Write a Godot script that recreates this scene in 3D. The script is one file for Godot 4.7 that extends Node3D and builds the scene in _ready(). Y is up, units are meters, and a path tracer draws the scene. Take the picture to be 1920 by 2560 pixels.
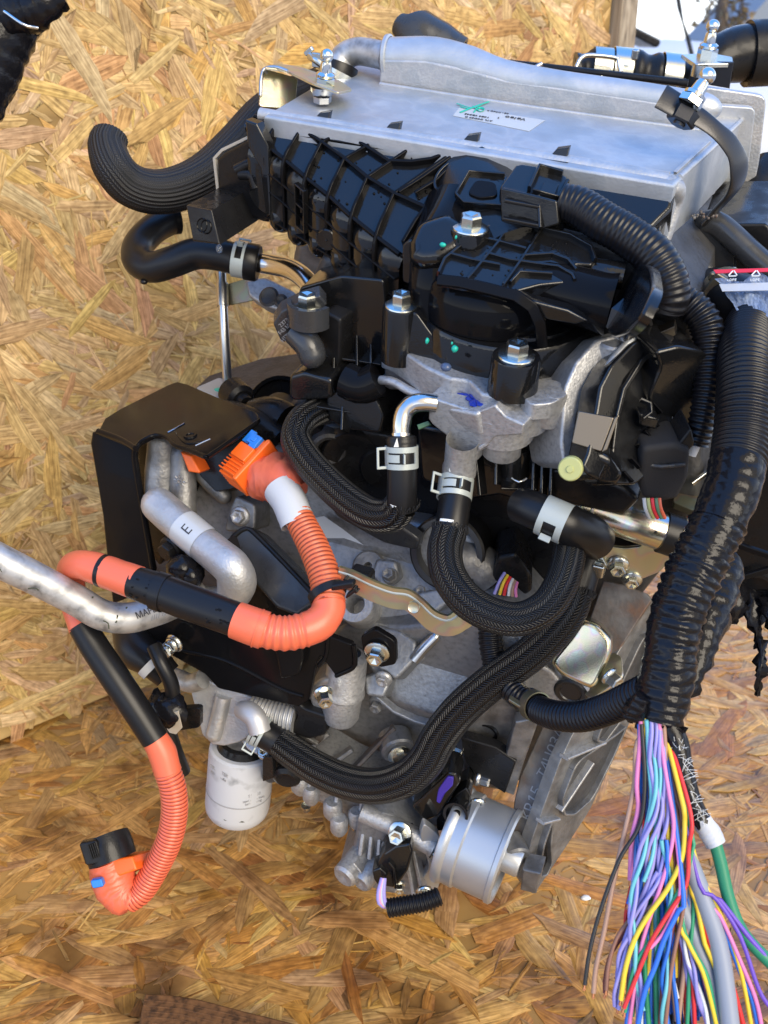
extends Node3D
# A car engine with its charge air cooler, hoses and cut wiring loom, standing in a corner of chipboard (OSB) wall and floor, in open shade.
# Metres, y up, floor at y = 0. at(x, y, d) gives the point seen at a place of the 1920x2560 photograph, d metres along the line of sight.

const FPX := 2600.0
const PITCH := 0.42586
const EYE := Vector3(0, 0.95, 0)
var view := Basis(Vector3.RIGHT, -PITCH)
var EX := Vector3(0.93, -0.107, 0.344).normalized()    # along the engine
var EZ := Vector3(-0.361, -0.2, 0.911).normalized()    # towards the viewer
var EY := Vector3.UP                                   # up, as the engine stands
var M := {}
var rng := RandomNumberGenerator.new()
var from := {}          # where the root of each thing stands
var cur: Node3D

func _ready():
	EZ = (EZ - EX * EZ.dot(EX)).normalized()
	EY = EZ.cross(EX).normalized()
	# ---- camera
	var cam := Camera3D.new()
	cam.name = "camera"
	cam.transform = Transform3D(view, EYE)
	cam.near = 0.02
	cam.far = 400.0
	var lens := CameraAttributesPhysical.new()
	lens.frustum_focal_length = 12.0 / (1280.0 / FPX)
	lens.frustum_near = 0.02
	lens.frustum_far = 400.0
	lens.frustum_focus_distance = 0.9
	lens.exposure_aperture = 24.4 / 3.4
	cam.attributes = lens
	cam.fov = rad_to_deg(2.0 * atan(1280.0 / FPX))
	add_child(cam)
	# ---- sky, sun, exposure
	var sky_mat := ProceduralSkyMaterial.new()
	sky_mat.sky_top_color = Color(0.33, 0.55, 0.84)
	sky_mat.sky_horizon_color = Color(0.93, 0.95, 0.96)
	sky_mat.sky_curve = 0.22
	sky_mat.ground_bottom_color = Color(0.16, 0.14, 0.12)
	sky_mat.ground_horizon_color = Color(0.45, 0.42, 0.4)
	sky_mat.sun_angle_max = 1.0
	var env := Environment.new()
	env.background_mode = Environment.BG_SKY
	env.sky = Sky.new()
	env.sky.sky_material = sky_mat
	env.background_energy_multiplier = 1.1
	env.tonemap_mode = Environment.TONE_MAPPER_LINEAR
	env.tonemap_exposure = 2.4
	env.sdfgi_enabled = true
	env.ssao_enabled = true
	env.ssil_enabled = true
	var we := WorldEnvironment.new()
	we.name = "world_environment"
	we.environment = env
	add_child(we)
	var sun := DirectionalLight3D.new()
	sun.name = "sun"
	sun.light_energy = 0.5
	sun.light_color = Color(1.0, 0.95, 0.87)
	sun.light_angular_distance = 40.0
	sun.shadow_enabled = true
	add_child(sun)
	sun.look_at_from_position(Vector3(0.5, 0.55, 0.8), Vector3.ZERO)
	rng.seed = 7
	materials()
	setting()
	structure()
	engine_top()
	engine_middle()
	engine_bottom()
	hoses()
	wiring()
	right_side()

# ------------------------------------------------------------------ places
func at(x: float, y: float, d: float) -> Vector3:
	return EYE + view * Vector3((x - 960.0) / FPX * d, -(y - 1280.0) / FPX * d, -d)

func depth_of(p: Vector3) -> float:
	return -(view.inverse() * (p - EYE)).z

func pln(x: float, y: float, d: float, n: Vector3) -> Plane:
	return Plane(n.normalized(), at(x, y, d))

func pl3(a: Vector3, b: Vector3, c: Vector3) -> Plane:
	var p := Plane(a, b, c)
	return -p if p.normal.dot(EYE - a) < 0 else p

func on(p: Plane, x: float, y: float) -> Vector3:
	var d := (at(x, y, 1.0) - EYE).normalized()
	return EYE + d * ((p.d - p.normal.dot(EYE)) / p.normal.dot(d))

func outline(p: Plane, xy: Array) -> PackedVector3Array:
	var o := PackedVector3Array()
	for k in range(0, xy.size(), 2):
		o.append(on(p, xy[k], xy[k + 1]))
	return o

func path(xyd: Array) -> Array:
	var o := []
	for k in range(0, xyd.size(), 3):
		o.append(at(xyd[k], xyd[k + 1], xyd[k + 2]))
	return o

func mixed(a: Vector3, b: Vector3, t: float) -> Vector3:
	return (a * (1.0 - t) + b * t).normalized()

# ------------------------------------------------------------------ mesh building
class Buf:
	var v := PackedVector3Array()
	var n := PackedVector3Array()
	var uv := PackedVector2Array()
	var c := PackedColorArray()
	var i := PackedInt32Array()
	var col := Color.WHITE
	func put(p: Vector3, nn: Vector3, u := Vector2.ZERO) -> int:
		v.append(p); n.append(nn); uv.append(u); c.append(col)
		return v.size() - 1
	func tri(a: int, b: int, d: int):
		var g := (v[b] - v[a]).cross(v[d] - v[a])
		if g.dot(n[a] + n[b] + n[d]) > 0.0:
			i.append(a); i.append(d); i.append(b)
		else:
			i.append(a); i.append(b); i.append(d)
	func quad(a: int, b: int, d: int, e: int):
		tri(a, b, d); tri(a, d, e)
	func flat4(a: Vector3, b: Vector3, d: Vector3, e: Vector3, out: Vector3):
		var g := (b - a).cross(d - a).normalized()
		if g.dot(out) < 0.0:
			g = -g
		quad(put(a, g, Vector2(0, 0)), put(b, g, Vector2(1, 0)), put(d, g, Vector2(1, 1)), put(e, g, Vector2(0, 1)))
	func flat3(a: Vector3, b: Vector3, d: Vector3, out: Vector3):
		var g := (b - a).cross(d - a).normalized()
		if g.dot(out) < 0.0:
			g = -g
		tri(put(a, g), put(b, g), put(d, g))

	# a box with rounded edges; axes are the columns of b
	func box(o: Vector3, b: Basis, s: Vector3, bev := 0.0015):
		var h := s * 0.5
		var ax := [b.x.normalized(), b.y.normalized(), b.z.normalized()]
		bev = minf(bev, minf(h.x, minf(h.y, h.z)) * 0.9)
		var id := {}
		for k in 3:
			for sg in [-1, 1]:
				for s1 in [-1, 1]:
					for s2 in [-1, 1]:
						var e := [0.0, 0.0, 0.0]
						e[k] = h[k] * sg
						e[(k + 1) % 3] = (h[(k + 1) % 3] - bev) * s1
						e[(k + 2) % 3] = (h[(k + 2) % 3] - bev) * s2
						var key := [0, 0, 0]
						key[k] = sg; key[(k + 1) % 3] = s1; key[(k + 2) % 3] = s2
						id[[k, key[0], key[1], key[2]]] = put(o + ax[0] * e[0] + ax[1] * e[1] + ax[2] * e[2], ax[k] * sg, Vector2(s1, s2) * 0.5)
		for k in 3:
			var k1 := (k + 1) % 3
			var k2 := (k + 2) % 3
			for sg in [-1, 1]:
				var r := []
				for pr in [[-1, -1], [1, -1], [1, 1], [-1, 1]]:
					var key := [0, 0, 0]
					key[k] = sg; key[k1] = pr[0]; key[k2] = pr[1]
					r.append(id[[k, key[0], key[1], key[2]]])
				quad(r[0], r[1], r[2], r[3])
			for s1 in [-1, 1]:
				for s2 in [-1, 1]:
					var r := []
					for pr in [[k1, -1], [k1, 1], [k2, 1], [k2, -1]]:
						var key := [0, 0, 0]
						key[k] = pr[1]; key[k1] = s1; key[k2] = s2
						r.append(id[[pr[0], key[0], key[1], key[2]]])
					quad(r[0], r[1], r[2], r[3])
		for s0 in [-1, 1]:
			for s1 in [-1, 1]:
				for s2 in [-1, 1]:
					tri(id[[0, s0, s1, s2]], id[[1, s0, s1, s2]], id[[2, s0, s1, s2]])

	# a plate: outline in one plane, pushed along back, front edge rounded
	func plate(pts: PackedVector3Array, back: Vector3, bev := 0.0015, soft := 40.0):
		var cnt := pts.size()
		var nn := Vector3.ZERO
		for k in cnt:
			nn += (pts[k] - pts[0]).cross(pts[(k + 1) % cnt] - pts[0])
		nn = nn.normalized()
		if nn.dot(back) > 0.0:
			nn = -nn
		var ux := (pts[1] - pts[0]).normalized()
		var uy := nn.cross(ux)
		var flat := PackedVector2Array()
		var area := 0.0
		for p in pts:
			flat.append(Vector2((p - pts[0]).dot(ux), (p - pts[0]).dot(uy)))
		for k in cnt:
			area += flat[k].cross(flat[(k + 1) % cnt])
		if area < 0.0:
			flat.reverse()
			pts = pts.duplicate()
			pts.reverse()
		var inw := PackedVector2Array()   # mitre of each corner, inwards
		var en := PackedVector2Array()    # outward normal of each edge
		for k in cnt:
			var e := (flat[(k + 1) % cnt] - flat[k]).normalized()
			en.append(Vector2(e.y, -e.x))
		for k in cnt:
			var a := en[(k + cnt - 1) % cnt]
			var b := en[k]
			var m := (a + b)
			var l := m.length_squared()
			inw.append(-m * (2.0 / maxf(l, 0.7)))
		var tris := PackedInt32Array()
		while true:
			var shrunk := PackedVector2Array()
			for k in cnt:
				shrunk.append(flat[k] + inw[k] * bev)
			tris = Geometry2D.triangulate_polygon(shrunk)
			if tris.size() or bev < 0.00005:
				break
			bev *= 0.5
		var to3 := func(q: Vector2, h: float): return pts[0] * 0.0 + ux * q.x + uy * q.y + nn * h
		var o := pts[0] - ux * flat[0].x - uy * flat[0].y
		var top := []
		for k in cnt:
			top.append(put(o + to3.call(flat[k] + inw[k] * bev, 0.0), nn, flat[k] * 10.0))
		for k in range(0, tris.size(), 3):
			tri(top[tris[k]], top[tris[k + 1]], top[tris[k + 2]])
		var low := back.dot(nn)
		for k in cnt:
			var k2 := (k + 1) % cnt
			var n0 := en[k]
			var n1 := en[k]
			if en[(k + cnt - 1) % cnt].dot(en[k]) > cos(deg_to_rad(soft)):
				n0 = (en[(k + cnt - 1) % cnt] + en[k]).normalized()
			if en[k2].dot(en[k]) > cos(deg_to_rad(soft)):
				n1 = (en[k2] + en[k]).normalized()
			var s0 := (ux * n0.x + uy * n0.y)
			var s1 := (ux * n1.x + uy * n1.y)
			var a0 := put(o + to3.call(flat[k] + inw[k] * bev, 0.0), nn)
			var a1 := put(o + to3.call(flat[k2] + inw[k2] * bev, 0.0), nn)
			var m0 := put(o + to3.call(flat[k] + inw[k] * bev * 0.29, -bev * 0.29), (nn + s0).normalized())
			var m1 := put(o + to3.call(flat[k2] + inw[k2] * bev * 0.29, -bev * 0.29), (nn + s1).normalized())
			var b0 := put(o + to3.call(flat[k], -bev), s0, Vector2(0, 0))
			var b1 := put(o + to3.call(flat[k2], -bev), s1, Vector2(1, 0))
			var c0 := put(o + to3.call(flat[k], 0.0) + back, s0, Vector2(0, 1))
			var c1 := put(o + to3.call(flat[k2], 0.0) + back, s1, Vector2(1, 1))
			quad(a0, a1, m1, m0); quad(m0, m1, b1, b0); quad(b0, b1, c1, c0)
		if low < 0.0:
			var bt := []
			var full := Geometry2D.triangulate_polygon(flat)
			for k in cnt:
				bt.append(put(o + to3.call(flat[k], 0.0) + back, -nn))
			for k in range(0, full.size(), 3):
				tri(bt[full[k]], bt[full[k + 1]], bt[full[k + 2]])

	# spun profile of (radius, height) about an axis
	func lathe(o: Vector3, axis: Vector3, prof: Array, segs := 28, ref := Vector3.ZERO, soft := 38.0):
		axis = axis.normalized()
		var x := ref
		if x == Vector3.ZERO:
			x = axis.cross(Vector3(0.31, 0.9, 0.29))
		x = (x - axis * x.dot(axis)).normalized()
		var y := axis.cross(x)
		var cnt := prof.size()
		var pn := []
		for k in cnt - 1:
			var e: Vector2 = (prof[k + 1] - prof[k])
			pn.append(Vector2(e.y, -e.x).normalized())
		if cnt > 1 and prof[0].y > prof[cnt - 1].y:
			for k in pn.size():
				pn[k] = -pn[k]
		for k in cnt - 1:
			var n0: Vector2 = pn[k]
			var n1: Vector2 = pn[k]
			if k > 0 and pn[k - 1].dot(pn[k]) > cos(deg_to_rad(soft)):
				n0 = (pn[k - 1] + pn[k]).normalized()
			if k < cnt - 2 and pn[k + 1].dot(pn[k]) > cos(deg_to_rad(soft)):
				n1 = (pn[k + 1] + pn[k]).normalized()
			var last := []
			for s in segs + 1:
				var a := TAU * s / segs
				var dr := x * cos(a) + y * sin(a)
				var p0: Vector3 = o + dr * prof[k].x + axis * prof[k].y
				var p1: Vector3 = o + dr * prof[k + 1].x + axis * prof[k + 1].y
				var q0 := put(p0, (dr * n0.x + axis * n0.y).normalized(), Vector2(float(s) / segs, prof[k].y * 20.0))
				var q1 := put(p1, (dr * n1.x + axis * n1.y).normalized(), Vector2(float(s) / segs, prof[k + 1].y * 20.0))
				if s > 0:
					quad(last[0], q0, q1, last[1])
				last = [q0, q1]

	# an n-sided straight prism with chamfered top (bolt heads, nuts)
	func nut(o: Vector3, axis: Vector3, r: float, h: float, sides := 6, turn := 0.0, cham := 0.12, dish := 0.0):
		axis = axis.normalized()
		var x := axis.cross(Vector3(0.31, 0.9, 0.29)).normalized().rotated(axis, turn)
		var y := axis.cross(x)
		var lo := []
		var md := []
		var tp := []
		for s in sides:
			var a := TAU * s / sides
			var dr := x * cos(a) + y * sin(a)
			lo.append(o + dr * r); md.append(o + dr * r + axis * h * (1.0 - cham)); tp.append(o + dr * r * (1.0 - cham * 0.8) + axis * h)
		var mid := o + axis * h
		for s in sides:
			var t := (s + 1) % sides
			var out: Vector3 = (lo[s] + lo[t]) * 0.5 - o
			flat4(lo[s], lo[t], md[t], md[s], out)
			flat4(md[s], md[t], tp[t], tp[s], out + axis * r * 0.5)
			if dish > 0.0:
				var r0: Vector3 = mid + (tp[s] - mid) * 0.72
				var r1: Vector3 = mid + (tp[t] - mid) * 0.72
				flat4(tp[s], tp[t], r1, r0, axis)
				flat3(r0, r1, mid - axis * dish, axis)
			else:
				flat3(tp[s], tp[t], mid, axis)

	# a swept round tube through the points
	func tube(pts: Array, r, segs := 16, step := 0.005, o := {}):
		var ctr := PackedVector3Array()
		var rad := PackedFloat32Array()
		var np := pts.size()
		var per := 20
		for k in np - 1:
			var p0: Vector3 = pts[maxi(k - 1, 0)] if k > 0 else pts[0] * 2.0 - pts[1]
			var p1: Vector3 = pts[k]
			var p2: Vector3 = pts[k + 1]
			var p3: Vector3 = pts[k + 2] if k + 2 < np else pts[np - 1] * 2.0 - pts[np - 2]
			for s in per + (1 if k == np - 2 else 0):
				var t := float(s) / per
				ctr.append(0.5 * (2.0 * p1 + (p2 - p0) * t + (2.0 * p0 - 5.0 * p1 + 4.0 * p2 - p3) * t * t + (3.0 * p1 - p0 - 3.0 * p2 + p3) * t * t * t))
				if r is float:
					rad.append(r)
				else:
					rad.append(lerpf(r[k], r[k + 1], t * t * (3.0 - 2.0 * t)))
		var dist := PackedFloat32Array([0.0])
		for k in range(1, ctr.size()):
			dist.append(dist[k - 1] + ctr[k].distance_to(ctr[k - 1]))
		var total := dist[dist.size() - 1]
		var pitch: float = o.get("pitch", 0.0)
		if pitch > 0.0:
			step = minf(step, pitch / 6.0)
		var cnt := maxi(2, int(ceil(total / step)))
		var j := 0
		var side := Vector3.ZERO
		var rows := []
		var amp: float = o.get("amp", 0.0)
		var ln: int = o.get("ribs", 0)
		var la: float = o.get("rib_amp", 0.0)
		var wob: float = o.get("wobble", 0.0)
		var nu: float = o.get("nu", 1.0)
		var nv: float = o.get("nv", 20.0)
		var sq: float = o.get("squash", 1.0)
		var crumple: float = o.get("crumple", 0.0)
		var fn := FastNoiseLite.new()
		fn.seed = o.get("seed", 3)
		fn.frequency = o.get("freq", 60.0)
		var ends := [Vector3.ZERO, Vector3.ZERO, Vector3.ZERO, Vector3.ZERO]
		for s in cnt + 1:
			var want := total * s / cnt
			while j < dist.size() - 2 and dist[j + 1] < want:
				j += 1
			var f := clampf((want - dist[j]) / maxf(dist[j + 1] - dist[j], 1e-9), 0.0, 1.0)
			var p := ctr[j].lerp(ctr[j + 1], f)
			var tg := (ctr[mini(j + 2, ctr.size() - 1)] - ctr[maxi(j - 1, 0)]).normalized()
			var rr := lerpf(rad[j], rad[j + 1], f)
			if side == Vector3.ZERO:
				side = tg.cross(o.get("ref", Vector3(0.2, 0.93, 0.3))).normalized()
			side = (side - tg * side.dot(tg)).normalized()
			var up := tg.cross(side)
			var slope := 0.0
			if pitch > 0.0:
				var ph := TAU * want / pitch
				rr += amp * cos(ph)
				slope = -amp * TAU / pitch * sin(ph)
			var row := PackedInt32Array()
			for q in segs + 1:
				var a := TAU * q / segs
				var dr := side * cos(a) + up * sin(a) * sq
				var r2 := rr
				var dn := (side * cos(a) * sq + up * sin(a)).normalized() - tg * slope
				if ln > 0:
					r2 += la * cos(a * ln)
					dn += (up * cos(a) - side * sin(a)) * (la * ln * sin(a * ln) / rr)
				if wob > 0.0 or crumple > 0.0:
					var w := fn.get_noise_3d(cos(a) * 0.012, sin(a) * 0.012, want)
					r2 += wob * w
					if crumple > 0.0:
						var e := 0.0006
						var ph2 := want + 0.004 * w + 0.0015 * sin(a * 2.0 + want * 90.0)
						r2 += crumple * absf(sin(ph2 * o.get("folds", 520.0)))
						var h1 := absf(sin((ph2 + e) * o.get("folds", 520.0))) - absf(sin((ph2 - e) * o.get("folds", 520.0)))
						dn -= tg * (crumple * h1 / (2.0 * e))
				row.append(put(p + dr * r2, dn.normalized(), Vector2(float(q) / segs * nu, want * nv)))
			rows.append(row)
			if s == 0:
				ends[0] = p; ends[1] = -tg
			if s == cnt:
				ends[2] = p; ends[3] = tg
		for s in cnt:
			for q in segs:
				quad(rows[s][q], rows[s][q + 1], rows[s + 1][q + 1], rows[s + 1][q])
		if o.get("caps", true):
			for e in [[0, 0, 1], [cnt, 2, 3]]:
				var m := put(ends[e[1]], ends[e[2]])
				var ring := []
				for q in segs + 1:
					ring.append(put(v[rows[e[0]][q]], ends[e[2]]))
				for q in segs:
					tri(m, ring[q], ring[q + 1])
		elif o.get("hollow", 0.0) > 0.0:
			for e in [[0, 0, 1], [cnt, 2, 3]]:
				var deep: Vector3 = ends[e[1]] - ends[e[2]] * o.get("hollow", 0.0)
				for q in segs:
					var p0: Vector3 = v[rows[e[0]][q]]
					var p1: Vector3 = v[rows[e[0]][q + 1]]
					var c0: Vector3 = ends[e[1]]
					var i0 := c0 + (p0 - c0) * 0.78
					var i1 := c0 + (p1 - c0) * 0.78
					flat4(p0, p1, i1, i0, ends[e[2]])
					flat4(i0, i1, i1 + deep - c0, i0 + deep - c0, c0 - i0)

	# a thin standing rib along a line of points
	func fin(pts: Array, up: Vector3, h: float, w: float):
		up = up.normalized()
		var cnt := pts.size()
		var rows := []
		for k in cnt:
			var tg: Vector3 = ((pts[mini(k + 1, cnt - 1)] - pts[maxi(k - 1, 0)]) as Vector3).normalized()
			var u2 := (up - tg * up.dot(tg)).normalized()
			var sd := tg.cross(u2).normalized()
			var p: Vector3 = pts[k]
			var c := minf(w * 0.35, h * 0.4)
			rows.append([p - sd * w * 0.5 - u2 * h * 0.3, p - sd * w * 0.5 + u2 * (h - c), p - sd * (w * 0.5 - c) + u2 * h, p + sd * (w * 0.5 - c) + u2 * h, p + sd * w * 0.5 + u2 * (h - c), p + sd * w * 0.5 - u2 * h * 0.3, sd, u2])
		for k in cnt - 1:
			var a: Array = rows[k]
			var b: Array = rows[k + 1]
			var ns := [-a[6], -a[6], a[7], a[7], a[6], a[6]]
			var nb := [-b[6], -b[6], b[7], b[7], b[6], b[6]]
			for s in 5:
				quad(put(a[s], ns[s]), put(b[s], nb[s]), put(b[s + 1], nb[s + 1]), put(a[s + 1], ns[s + 1]))
		for e in [0, cnt - 1]:
			var a: Array = rows[e]
			var out: Vector3 = (pts[e] - pts[1 if e == 0 else cnt - 2])
			flat4(a[0], a[1], a[4], a[5], out)
			flat4(a[1], a[2], a[3], a[4], out)

	# part of a ring-shaped band
	func band(o: Vector3, axis: Vector3, ref: Vector3, r: float, a0: float, a1: float, h0: float, h1: float, th := 0.0012):
		axis = axis.normalized()
		var x := (ref - axis * ref.dot(axis)).normalized()
		var y := axis.cross(x)
		var cnt := maxi(2, int(absf(a1 - a0) / 0.2))
		var last := []
		for s in cnt + 1:
			var a := lerpf(a0, a1, float(s) / cnt)
			var dr := x * cos(a) + y * sin(a)
			var b := [o + dr * r + axis * h0, o + dr * r + axis * h1, o + dr * (r + th) + axis * h0, o + dr * (r + th) + axis * h1]
			var row := [put(b[2], dr), put(b[3], dr), put(b[1], axis), put(b[3], axis), put(b[0], -axis), put(b[2], -axis), put(b[0], -dr), put(b[1], -dr)]
			if s > 0:
				quad(last[0], last[1], row[1], row[0]); quad(last[2], last[3], row[3], row[2]); quad(last[4], last[5], row[5], row[4]); quad(last[6], last[7], row[7], row[6])
			if s == 0 or s == cnt:
				flat4(b[0], b[1], b[3], b[2], (-x * sin(a) + y * cos(a)) * (-1.0 if s == 0 else 1.0) * signf(a1 - a0))
			last = row

	func ball(o: Vector3, r: Vector3, b := Basis.IDENTITY, segs := 14, noise := 0.0, sd := 1):
		var fn := FastNoiseLite.new()
		fn.seed = sd
		fn.frequency = 0.9
		var rows := []
		var half := segs / 2
		for k in half + 1:
			var row := []
			for s in segs + 1:
				var t := PI * k / half
				var a := TAU * s / segs
				var d := Vector3(sin(t) * cos(a), cos(t), sin(t) * sin(a))
				var q := 1.0 + noise * fn.get_noise_3dv(d * 1.6)
				row.append(put(o + b * (d * r * q), (b * (d / r)).normalized(), Vector2(float(s) / segs, float(k) / half)))
			rows.append(row)
		for k in half:
			for s in segs:
				quad(rows[k][s], rows[k][s + 1], rows[k + 1][s + 1], rows[k + 1][s])

# ------------------------------------------------------------------ things and parts
func thing(called: String, label: String, category: String, base: Vector3, group := "") -> Node3D:
	var o := Node3D.new()
	o.name = called
	add_child(o, true)
	o.position = base
	o.set_meta("label", label)
	o.set_meta("category", category)
	if group:
		o.set_meta("group", group)
	from[o] = base
	cur = o
	return o

func mesh_of(b: Buf, origin: Vector3) -> ArrayMesh:
	var a := []
	a.resize(Mesh.ARRAY_MAX)
	var vv := b.v.duplicate()
	for k in vv.size():
		vv[k] -= origin
	a[Mesh.ARRAY_VERTEX] = vv
	a[Mesh.ARRAY_NORMAL] = b.n
	a[Mesh.ARRAY_TEX_UV] = b.uv
	a[Mesh.ARRAY_COLOR] = b.c
	a[Mesh.ARRAY_INDEX] = b.i
	var m := ArrayMesh.new()
	m.add_surface_from_arrays(Mesh.PRIMITIVE_TRIANGLES, a)
	return m

func part(called: String, b: Buf, mat: Material, parent: Node3D = null, label := "") -> MeshInstance3D:
	if parent == null:
		parent = cur
	var o := MeshInstance3D.new()
	o.name = called
	var base: Vector3 = from[parent]
	o.mesh = mesh_of(b, base)
	o.material_override = mat
	parent.add_child(o, true)
	from[o] = base
	if label:
		o.set_meta("label", label)
	return o

# flat lettering on a surface: p middle, x along the line, y up the letters
func lettering(text: String, p: Vector3, x: Vector3, y: Vector3, size: float, mat: Material, parent: Node3D, mono := false, called := "lettering") -> void:
	var t := TextMesh.new()
	t.text = text
	var f := SystemFont.new()
	f.font_names = PackedStringArray(["Droid Sans Mono" if mono else "Droid Sans"])
	t.font = f
	t.font_size = 32
	t.pixel_size = size / 24.0
	t.depth = 0.0004
	t.curve_step = 2.0
	var o := MeshInstance3D.new()
	o.name = called
	o.mesh = t
	o.material_override = mat
	x = x.normalized()
	var z := x.cross(y).normalized()
	o.transform = Transform3D(Basis(x, z.cross(x), z), p - from[parent])
	parent.add_child(o, true)
	from[o] = from[parent]

func bolt(p: Vector3, axis: Vector3, rf: float, rh: float, h: float, mat: Material, parent: Node3D = null, called := "bolt", dish := 0.0015, turn := 0.3) -> void:
	axis = axis.normalized()
	var b := Buf.new()
	b.lathe(p, axis, [Vector2(rf * 0.98, -0.0005), Vector2(rf, 0.0004), Vector2(rf * 0.97, 0.0014), Vector2(rh * 1.12, 0.0028), Vector2(0.0, 0.003)], 26)
	b.nut(p + axis * 0.0022, axis, rh, h, 6, turn, 0.14, dish)
	part(called, b, mat, parent)

# a spring band clamp round a hose: a wide band with a window, and a raised loop of tabs
func clamp_on(p: Vector3, axis: Vector3, ref: Vector3, r: float, w: float, mat: Material, parent: Node3D = null) -> void:
	var b := Buf.new()
	var h := w * 0.5
	var th := 0.0013
	b.band(p, axis, ref, r, 0.95, TAU - 0.95, -h, h, th)                 # the closed back
	b.band(p, axis, ref, r + 0.0003, -0.95, 0.95, h * 0.5, h, th)        # the rims of the window
	b.band(p, axis, ref, r + 0.0003, -0.95, 0.95, -h, -h * 0.5, th)
	b.band(p, axis, ref, r + 0.0008, -0.95, -0.1, -h * 0.34, h * 0.34, th)  # the tongue
	axis = axis.normalized()
	var x := (ref - axis * ref.dot(axis)).normalized()
	var y := axis.cross(x)
	var a := -1.15
	var dr := x * cos(a) + y * sin(a)
	var tg := -x * sin(a) + y * cos(a)
	var bs := Basis(tg, axis, dr)
	for s in [-1.0, 1.0]:
		b.box(p + dr * (r + 0.004) + axis * s * h * 0.86, bs, Vector3(0.0016, h * 0.28, 0.0085), 0.0005)
	b.box(p + dr * (r + 0.0085) , bs, Vector3(0.0018, h * 2.0, 0.0022), 0.0006)
	var a2 := 0.15
	var dr2 := x * cos(a2) + y * sin(a2)
	var tg2 := -x * sin(a2) + y * cos(a2)
	b.box(p + dr2 * (r + 0.0035), Basis(tg2, axis, dr2), Vector3(0.0016, h * 0.9, 0.006), 0.0005)
	part("hose_clamp", b, mat, parent)

# ------------------------------------------------------------------ materials
func noise_tex(freq: float, stops: Array, sd := 1, oct := 4, as_normal := false, bump := 4.0, size := 512, kind := FastNoiseLite.TYPE_SIMPLEX_SMOOTH) -> NoiseTexture2D:
	var fn := FastNoiseLite.new()
	fn.noise_type = kind
	fn.seed = sd
	fn.frequency = freq
	fn.fractal_octaves = oct
	var t := NoiseTexture2D.new()
	t.width = size
	t.height = size
	t.seamless = true
	t.noise = fn
	if as_normal:
		t.as_normal_map = true
		t.bump_strength = bump
	elif stops.size():
		var g := Gradient.new()
		var offs := PackedFloat32Array()
		var cols := PackedColorArray()
		for s in stops:
			offs.append(s[0])
			cols.append(s[1] if s[1] is Color else Color(s[1], s[1], s[1]))
		g.offsets = offs
		g.colors = cols
		t.color_ramp = g
	return t

func lin(r: float, g: float, b: float) -> Color:
	return Color(r, g, b).linear_to_srgb()

func mat(called: String, c: Color, rough: float, metal := 0.0, o := {}) -> StandardMaterial3D:
	var m := StandardMaterial3D.new()
	m.resource_name = called
	m.albedo_color = c
	m.roughness = rough
	m.metallic = metal
	if o.has("spec"):
		m.metallic_specular = o.spec
	if o.has("tex"):
		m.albedo_texture = o.tex
	if o.has("rtex"):
		m.roughness_texture = o.rtex
		m.roughness_texture_channel = BaseMaterial3D.TEXTURE_CHANNEL_RED
		m.roughness = 1.0
	if o.has("ntex"):
		m.normal_enabled = true
		m.normal_texture = o.ntex
		m.normal_scale = o.get("ns", 1.0)
	if o.has("tri"):
		m.uv1_triplanar = true
		m.uv1_world_triplanar = true
		m.uv1_scale = Vector3.ONE * o.tri
	if o.has("coat"):
		m.clearcoat_enabled = true
		m.clearcoat = o.coat
		m.clearcoat_roughness = o.get("coat_rough", 0.08)
	if o.get("vc", false):
		m.vertex_color_use_as_albedo = true
	M[called] = m
	return m

# broad stains over a surface, where it was wet or trodden on
func stained(m: StandardMaterial3D, stops: Array, sd: int):
	m.detail_enabled = true
	m.detail_blend_mode = BaseMaterial3D.BLEND_MODE_MUL
	m.detail_uv_layer = BaseMaterial3D.DETAIL_UV_2
	m.detail_albedo = noise_tex(0.008, stops, sd, 6)
	m.uv2_triplanar = true
	m.uv2_world_triplanar = true
	m.uv2_scale = Vector3.ONE * 1.3

# dirt that settled in the grooves of a corrugated sleeve
func groove() -> ImageTexture:
	var im := Image.create(32, 32, false, Image.FORMAT_RGBA8)
	var fn := FastNoiseLite.new()
	fn.seed = 61
	fn.frequency = 0.12
	for y in 32:
		for x in 32:
			var k := 1.0 - absf(y / 16.0 - 1.0)
			var f := 1.0 - 0.5 * smoothstep(0.55, 1.0, k) * (0.7 + 0.5 * fn.get_noise_2d(x, y * 0.2))
			im.set_pixel(x, y, Color(f, f * (0.6 + 0.4 * f), f))
	return ImageTexture.create_from_image(im)

func herringbone() -> Array:
	var s := 64
	var h := Image.create(s, s, false, Image.FORMAT_RGBA8)
	var a := Image.create(s, s, false, Image.FORMAT_RGBA8)
	for y in s:
		for x in s:
			var u := float(x) / s
			var v := float(y) / s
			var half := fmod(u * 2.0, 1.0)
			var ph := v * 4.0 + (half * 1.6 if u < 0.5 else -half * 1.6)
			var st := absf(sin(PI * ph))
			var edge := smoothstep(0.0, 0.16, half) * smoothstep(0.0, 0.16, 1.0 - half)
			var z := pow(st, 0.7) * (0.35 + 0.65 * edge)
			h.set_pixel(x, y, Color(z, z, z))
			var fine := 0.75 + 0.25 * absf(sin(PI * ph * 4.0))
			var g := (0.12 + 0.88 * z * z) * fine
			a.set_pixel(x, y, Color(g, g, g))
	var nm: Image = h.duplicate()
	nm.convert(Image.FORMAT_RGBA8)
	nm.bump_map_to_normal_map(5.0)
	return [ImageTexture.create_from_image(a), ImageTexture.create_from_image(nm)]

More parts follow.
